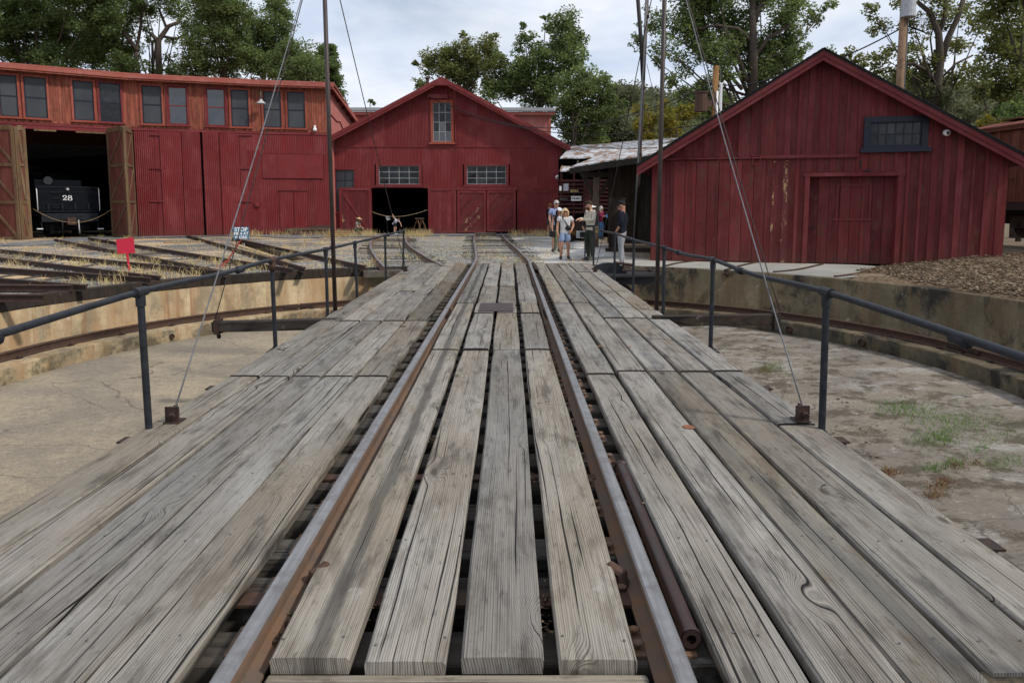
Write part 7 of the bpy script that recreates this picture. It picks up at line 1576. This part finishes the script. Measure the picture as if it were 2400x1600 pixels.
# pine with tufted side branches
tp = thing('pine_tree', W(768, 480, 60), 'narrow pine with tufted side branches behind the left mast', 'tree', G1); mb = MB(); mb.tube([W(766, 480, 60), W(766, 190, 60), W(767, 104, 60)], [.4, .2, .04], 8); cent = []; cr = []
for y in range(108, 300, 7):
    k = (y-100)/190; wd = 14+36*k
    for s_ in (-1, 1):
        for q in range(2):
            dx = s_*wd*random.uniform(.35, 1.05); a = W(766, y, 60); b = W(766+dx, y+random.uniform(-3, 9), 60+random.uniform(-1.6, 1.6)); mb.tube([a, b], [.07, .02], 5)
            for u in (.35, .6, .8, 1.0): cent.append(a.lerp(b, u)); cr.append(.28+.20*u)
mb.build('trunk', M['bark'], tp); v, f = leaf_quads(cent, 60, cr, .10, .6); npmesh('crown', v, f, M['leaf_dark'], tp, org=tuple(ORG[tp]))
tree('oak_tree', 'small tree tip peeking over the grey rear roof', 75, 868, [(868, 238, 7), (875, 243, 6)], 'leaf_mid', .10, 2.0, .15)
G2 = 'trees behind the corrugated barn'
tree('cottonwood_tree', 'loose crowned tree rising left of the barn gable peak, thin at the top', 62, 1085, [(1010, 150, 30), (1050, 130, 36), (1085, 110, 26), (1095, 155, 40), (1140, 120, 34), (1150, 90, 18), (1085, 82, 9), (1060, 165, 36), (1120, 150, 34), (985, 200, 20), (1150, 175, 38), (1090, 200, 34), (1000, 140, 14), (975, 150, 8)], 'leaf_gold', .12, .85, .3, G2)
tree('cottonwood_tree', 'tallest tree in the centre with a bushy green top', 60, 1265, [(1320, 60, 34), (1345, 90, 30), (1290, 70, 20), (1330, 130, 42), (1275, 135, 30), (1230, 85, 20), (1225, 60, 10), (1218, 110, 16), (1350, 150, 26), (1290, 180, 40), (1230, 165, 36), (1180, 140, 22), (1200, 190, 34), (1280, 40, 11), (1190, 205, 34), (1240, 215, 40), (1285, 222, 36), (1150, 215, 30), (1215, 150, 22), (1255, 110, 22), (1310, 110, 34)], 'leaf_mid', .12, .95, .42, G2)
tree('cottonwood_tree', 'wide darker tree to the right of the barn roof behind the monitor roof', 56, 1330, [(1380, 195, 34), (1345, 210, 44), (1410, 215, 34), (1330, 270, 46), (1390, 270, 44), (1440, 250, 26), (1345, 320, 34), (1400, 320, 30), (1420, 190, 16)], 'leaf_mid', .12, 1.15, .4, G2)
tree('willow_tree', 'grey green tree behind the tin roof, left of the leaning pole', 70, 1455, [(1450, 240, 30), (1440, 290, 34), (1480, 225, 24), (1425, 320, 28), (1465, 320, 30), (1435, 210, 14)], 'leaf_olive', .13, 1.25, .3)
G3 = 'yellowing trees above the tin roof'
tree('shrub_tree', 'yellow green turning tree between the leaning pole and right mast', 52, 1520, [(1510, 300, 28), (1535, 270, 24), (1520, 320, 22), (1500, 250, 20)], 'leaf_yell', .11, 1.5, .2, G3)
tree('shrub_tree', 'yellow turning tree right of the right mast above the barn eave', 50, 1585, [(1570, 280, 26), (1600, 270, 24), (1570, 310, 26), (1620, 260, 20), (1560, 250, 16)], 'leaf_yell', .11, 1.6, .2, G3)
tree('shrub_tree', 'green tree behind the short transformer pole', 56, 1640, [(1640, 220, 30), (1670, 250, 34), (1620, 260, 30), (1600, 225, 22), (1660, 195, 24), (1700, 230, 26)], 'leaf_mid', .11, 1.4, .25)
tree('oak_tree', 'great spreading oak behind the board barn, trunk above its left slope', 40, 1764, [(1530, 55, 34), (1490, 95, 20), (1560, 110, 34), (1620, 60, 50), (1680, 110, 46), (1600, 150, 30), (1570, 190, 22), (1640, 20, 46), (1720, 50, 48), (1700, 165, 38), (1790, 100, 40), (1840, 75, 42), (1830, 140, 46), (1780, 180, 40), (1880, 115, 30), (1900, 30, 30), (1850, 10, 40), (1780, -20, 60), (1680, -40, 60), (1600, -40, 50), (1940, 15, 18), (1740, 130, 34), (1545, 150, 14), (1940, 125, 18), (1970, 150, 12), (1650, 90, 40), (1740, 90, 40), (1800, 150, 40)], 'leaf_mid', .085, 1.15, .38)
tb = [o for o in bpy.data.objects if o.get('label', '').startswith('great spreading oak')][0]; mb = MB()
for pts, r0 in (([(1764, 220), (1766, 120), (1764, 40), (1766, -40)], .28), ([(1766, 60), (1778, 20), (1800, -10)], .16), ([(1750, 190), (1728, 130), (1716, 90), (1690, 60)], .16), ([(1764, 100), (1730, 68), (1680, 60), (1620, 70)], .13), ([(1766, 140), (1800, 90), (1850, 60)], .13), ([(1740, 210), (1700, 165), (1650, 140)], .11)):
    mb.tube([W(x, y, 39.6) for x, y in pts], [r0*(1-.17*i) for i in range(len(pts))], 8)
mb.build('limb', M['bark'], tb, smooth=True)
tree('oak_tree', 'open branched oak right of the tall transformer pole', 36, 2200, [(2060, 60, 26), (2060, 130, 34), (2110, 160, 30), (2045, 20, 20), (2150, 110, 30), (2130, 60, 26), (2200, 50, 30), (2240, 110, 36), (2180, 150, 26), (2150, 200, 26), (2250, 30, 36), (2280, 160, 36), (2210, -20, 46), (2120, -10, 36), (2100, 200, 16), (2240, 180, 26), (2050, 165, 16), (2300, 60, 30), (2150, 160, 30)], 'leaf_gold', .085, 1.0, .28)
tb = [o for o in bpy.data.objects if o.get('label', '').startswith('open branched oak')][0]; mb = MB()
for pts, r0 in (([(2188, 262), (2196, 200), (2204, 140), (2200, 80), (2180, 30), (2150, 5)], .26), ([(2204, 150), (2222, 90), (2250, 30), (2262, -20)], .17), ([(2190, 190), (2170, 165), (2140, 150), (2100, 155)], .12), ([(2200, 190), (2240, 150), (2280, 130)], .06), ([(2196, 90), (2215, 40), (2216, -10)], .13)):
    mb.tube([W(x, y, 35.6) for x, y in pts], [r0*(1-.13*i) for i in range(len(pts))], 8)
mb.build('limb', M['bark'], tb, smooth=True)
tree('oak_tree', 'dark olive oak overhanging the right frame edge', 32, 2395, [(2340, 40, 50), (2390, 90, 60), (2320, 110, 36), (2390, 170, 60), (2330, 180, 44), (2400, 0, 60), (2330, -20, 40), (2360, 230, 44), (2300, 210, 30), (2420, 240, 40)], 'leaf_gold', .09, 1.1, .4)
G4 = 'bushes behind the board barn'
tree('bush', 'pale olive bush above the right slope of the board barn', 36, 2230, [(2200, 240, 36), (2250, 250, 30), (2290, 270, 28), (2180, 225, 22), (2260, 285, 22)], 'leaf_olive', .08, 1.4, .12, G4)
tree('bush', 'green bush behind the ridge right of the tall pole', 38, 2140, [(2120, 215, 26), (2155, 230, 24), (2100, 200, 20), (2130, 190, 18)], 'leaf_mid', .09, 1.3, .12, G4)
tree('bush', 'bright yellow green bush beside the boxcar roof', 30, 2300, [(2290, 300, 16), (2310, 308, 14), (2330, 285, 22)], 'leaf_yell', .07, 1.4, .1, G4)
tree('bush', 'green tree top over the ridge of the board barn', 44, 1990, [(1985, 125, 18), (2010, 140, 16), (1975, 140, 12), (2025, 150, 10)], 'leaf_gold', .10, .8, .12, G4)
tree('bush', 'dark bush at the far right above the boxcar', 29, 2390, [(2380, 270, 30), (2400, 255, 30), (2350, 265, 20)], 'leaf_dark', .09, 1.3, .12, G4)
tree('bush', 'little bush at the right corner of the corrugated barn', 44, 1320, [(1322, 392, 8), (1322, 380, 7)], 'leaf_mid', .08, 2, .05)
# wooded hill far behind
v = []; f = []; nu = 40
hx = [W(1250+i*36, 480, 190).x for i in range(nu+1)]
def hz(i): 
    x = 1250+i*36; y = 232-22*math.sin(i*.35)-min(40, max(0, (x-1650)*.05)); return W(x, y, 190).z * (min(1, i/5))
for i in range(nu+1):
    for j, (yy, k) in enumerate(((100, 0), (130, .45), (160, .8), (190, 1.0), (230, .9))): v.append((W(1250+i*36, 480, yy).x, yy, -1 + hz(i)*k))
for i in range(nu):
    for j in range(4): f.append((i*5+j, (i+1)*5+j, (i+1)*5+j+1, i*5+j+1))
m = NM('hill_scrub'); p = m.pos(); a = m.noise(p, .08, 6, .7); c = m.mix(m.mr(a, .35, .65), (.035, .05, .02), (.13, .12, .06)); M['hill'] = m.out(c, .95)
tag(npmesh('hill', v, f, M['hill'], smooth=True), kind='structure')
cent = []
for _ in range(1500):
    i = random.randint(0, nu-1); j = random.randint(0, 3); a, b = random.random(), random.random(); q = [Vector(v[k]) for k in (i*5+j, (i+1)*5+j, (i+1)*5+j+1, i*5+j+1)]; c = q[0].lerp(q[1], a).lerp(q[3].lerp(q[2], a), b); cent.append(c+Vector((0, 0, random.uniform(.8, 2.6))))
v2, f2 = leaf_quads(cent, 46, RNG.uniform(1.2, 3.0, len(cent)), .42, .8); tag(npmesh('hillside_forest', v2, f2, M['leaf_olive']), kind='stuff')
# low growth closing the view between the barns and the trees
cent = []
for _ in range(420):
    x = random.choice([random.uniform(1300, 1700), random.uniform(1650, 2420), random.uniform(-60, 800)]); Y = random.uniform(62, 78); c = W(x, 480, Y); c.z = random.uniform(.5, 4.5); cent.append(c)
v2, f2 = leaf_quads(cent, 130, RNG.uniform(1.0, 2.0, len(cent)), .18, .9); tag(npmesh('undergrowth', v2, f2, M['leaf_mid']), kind='stuff')
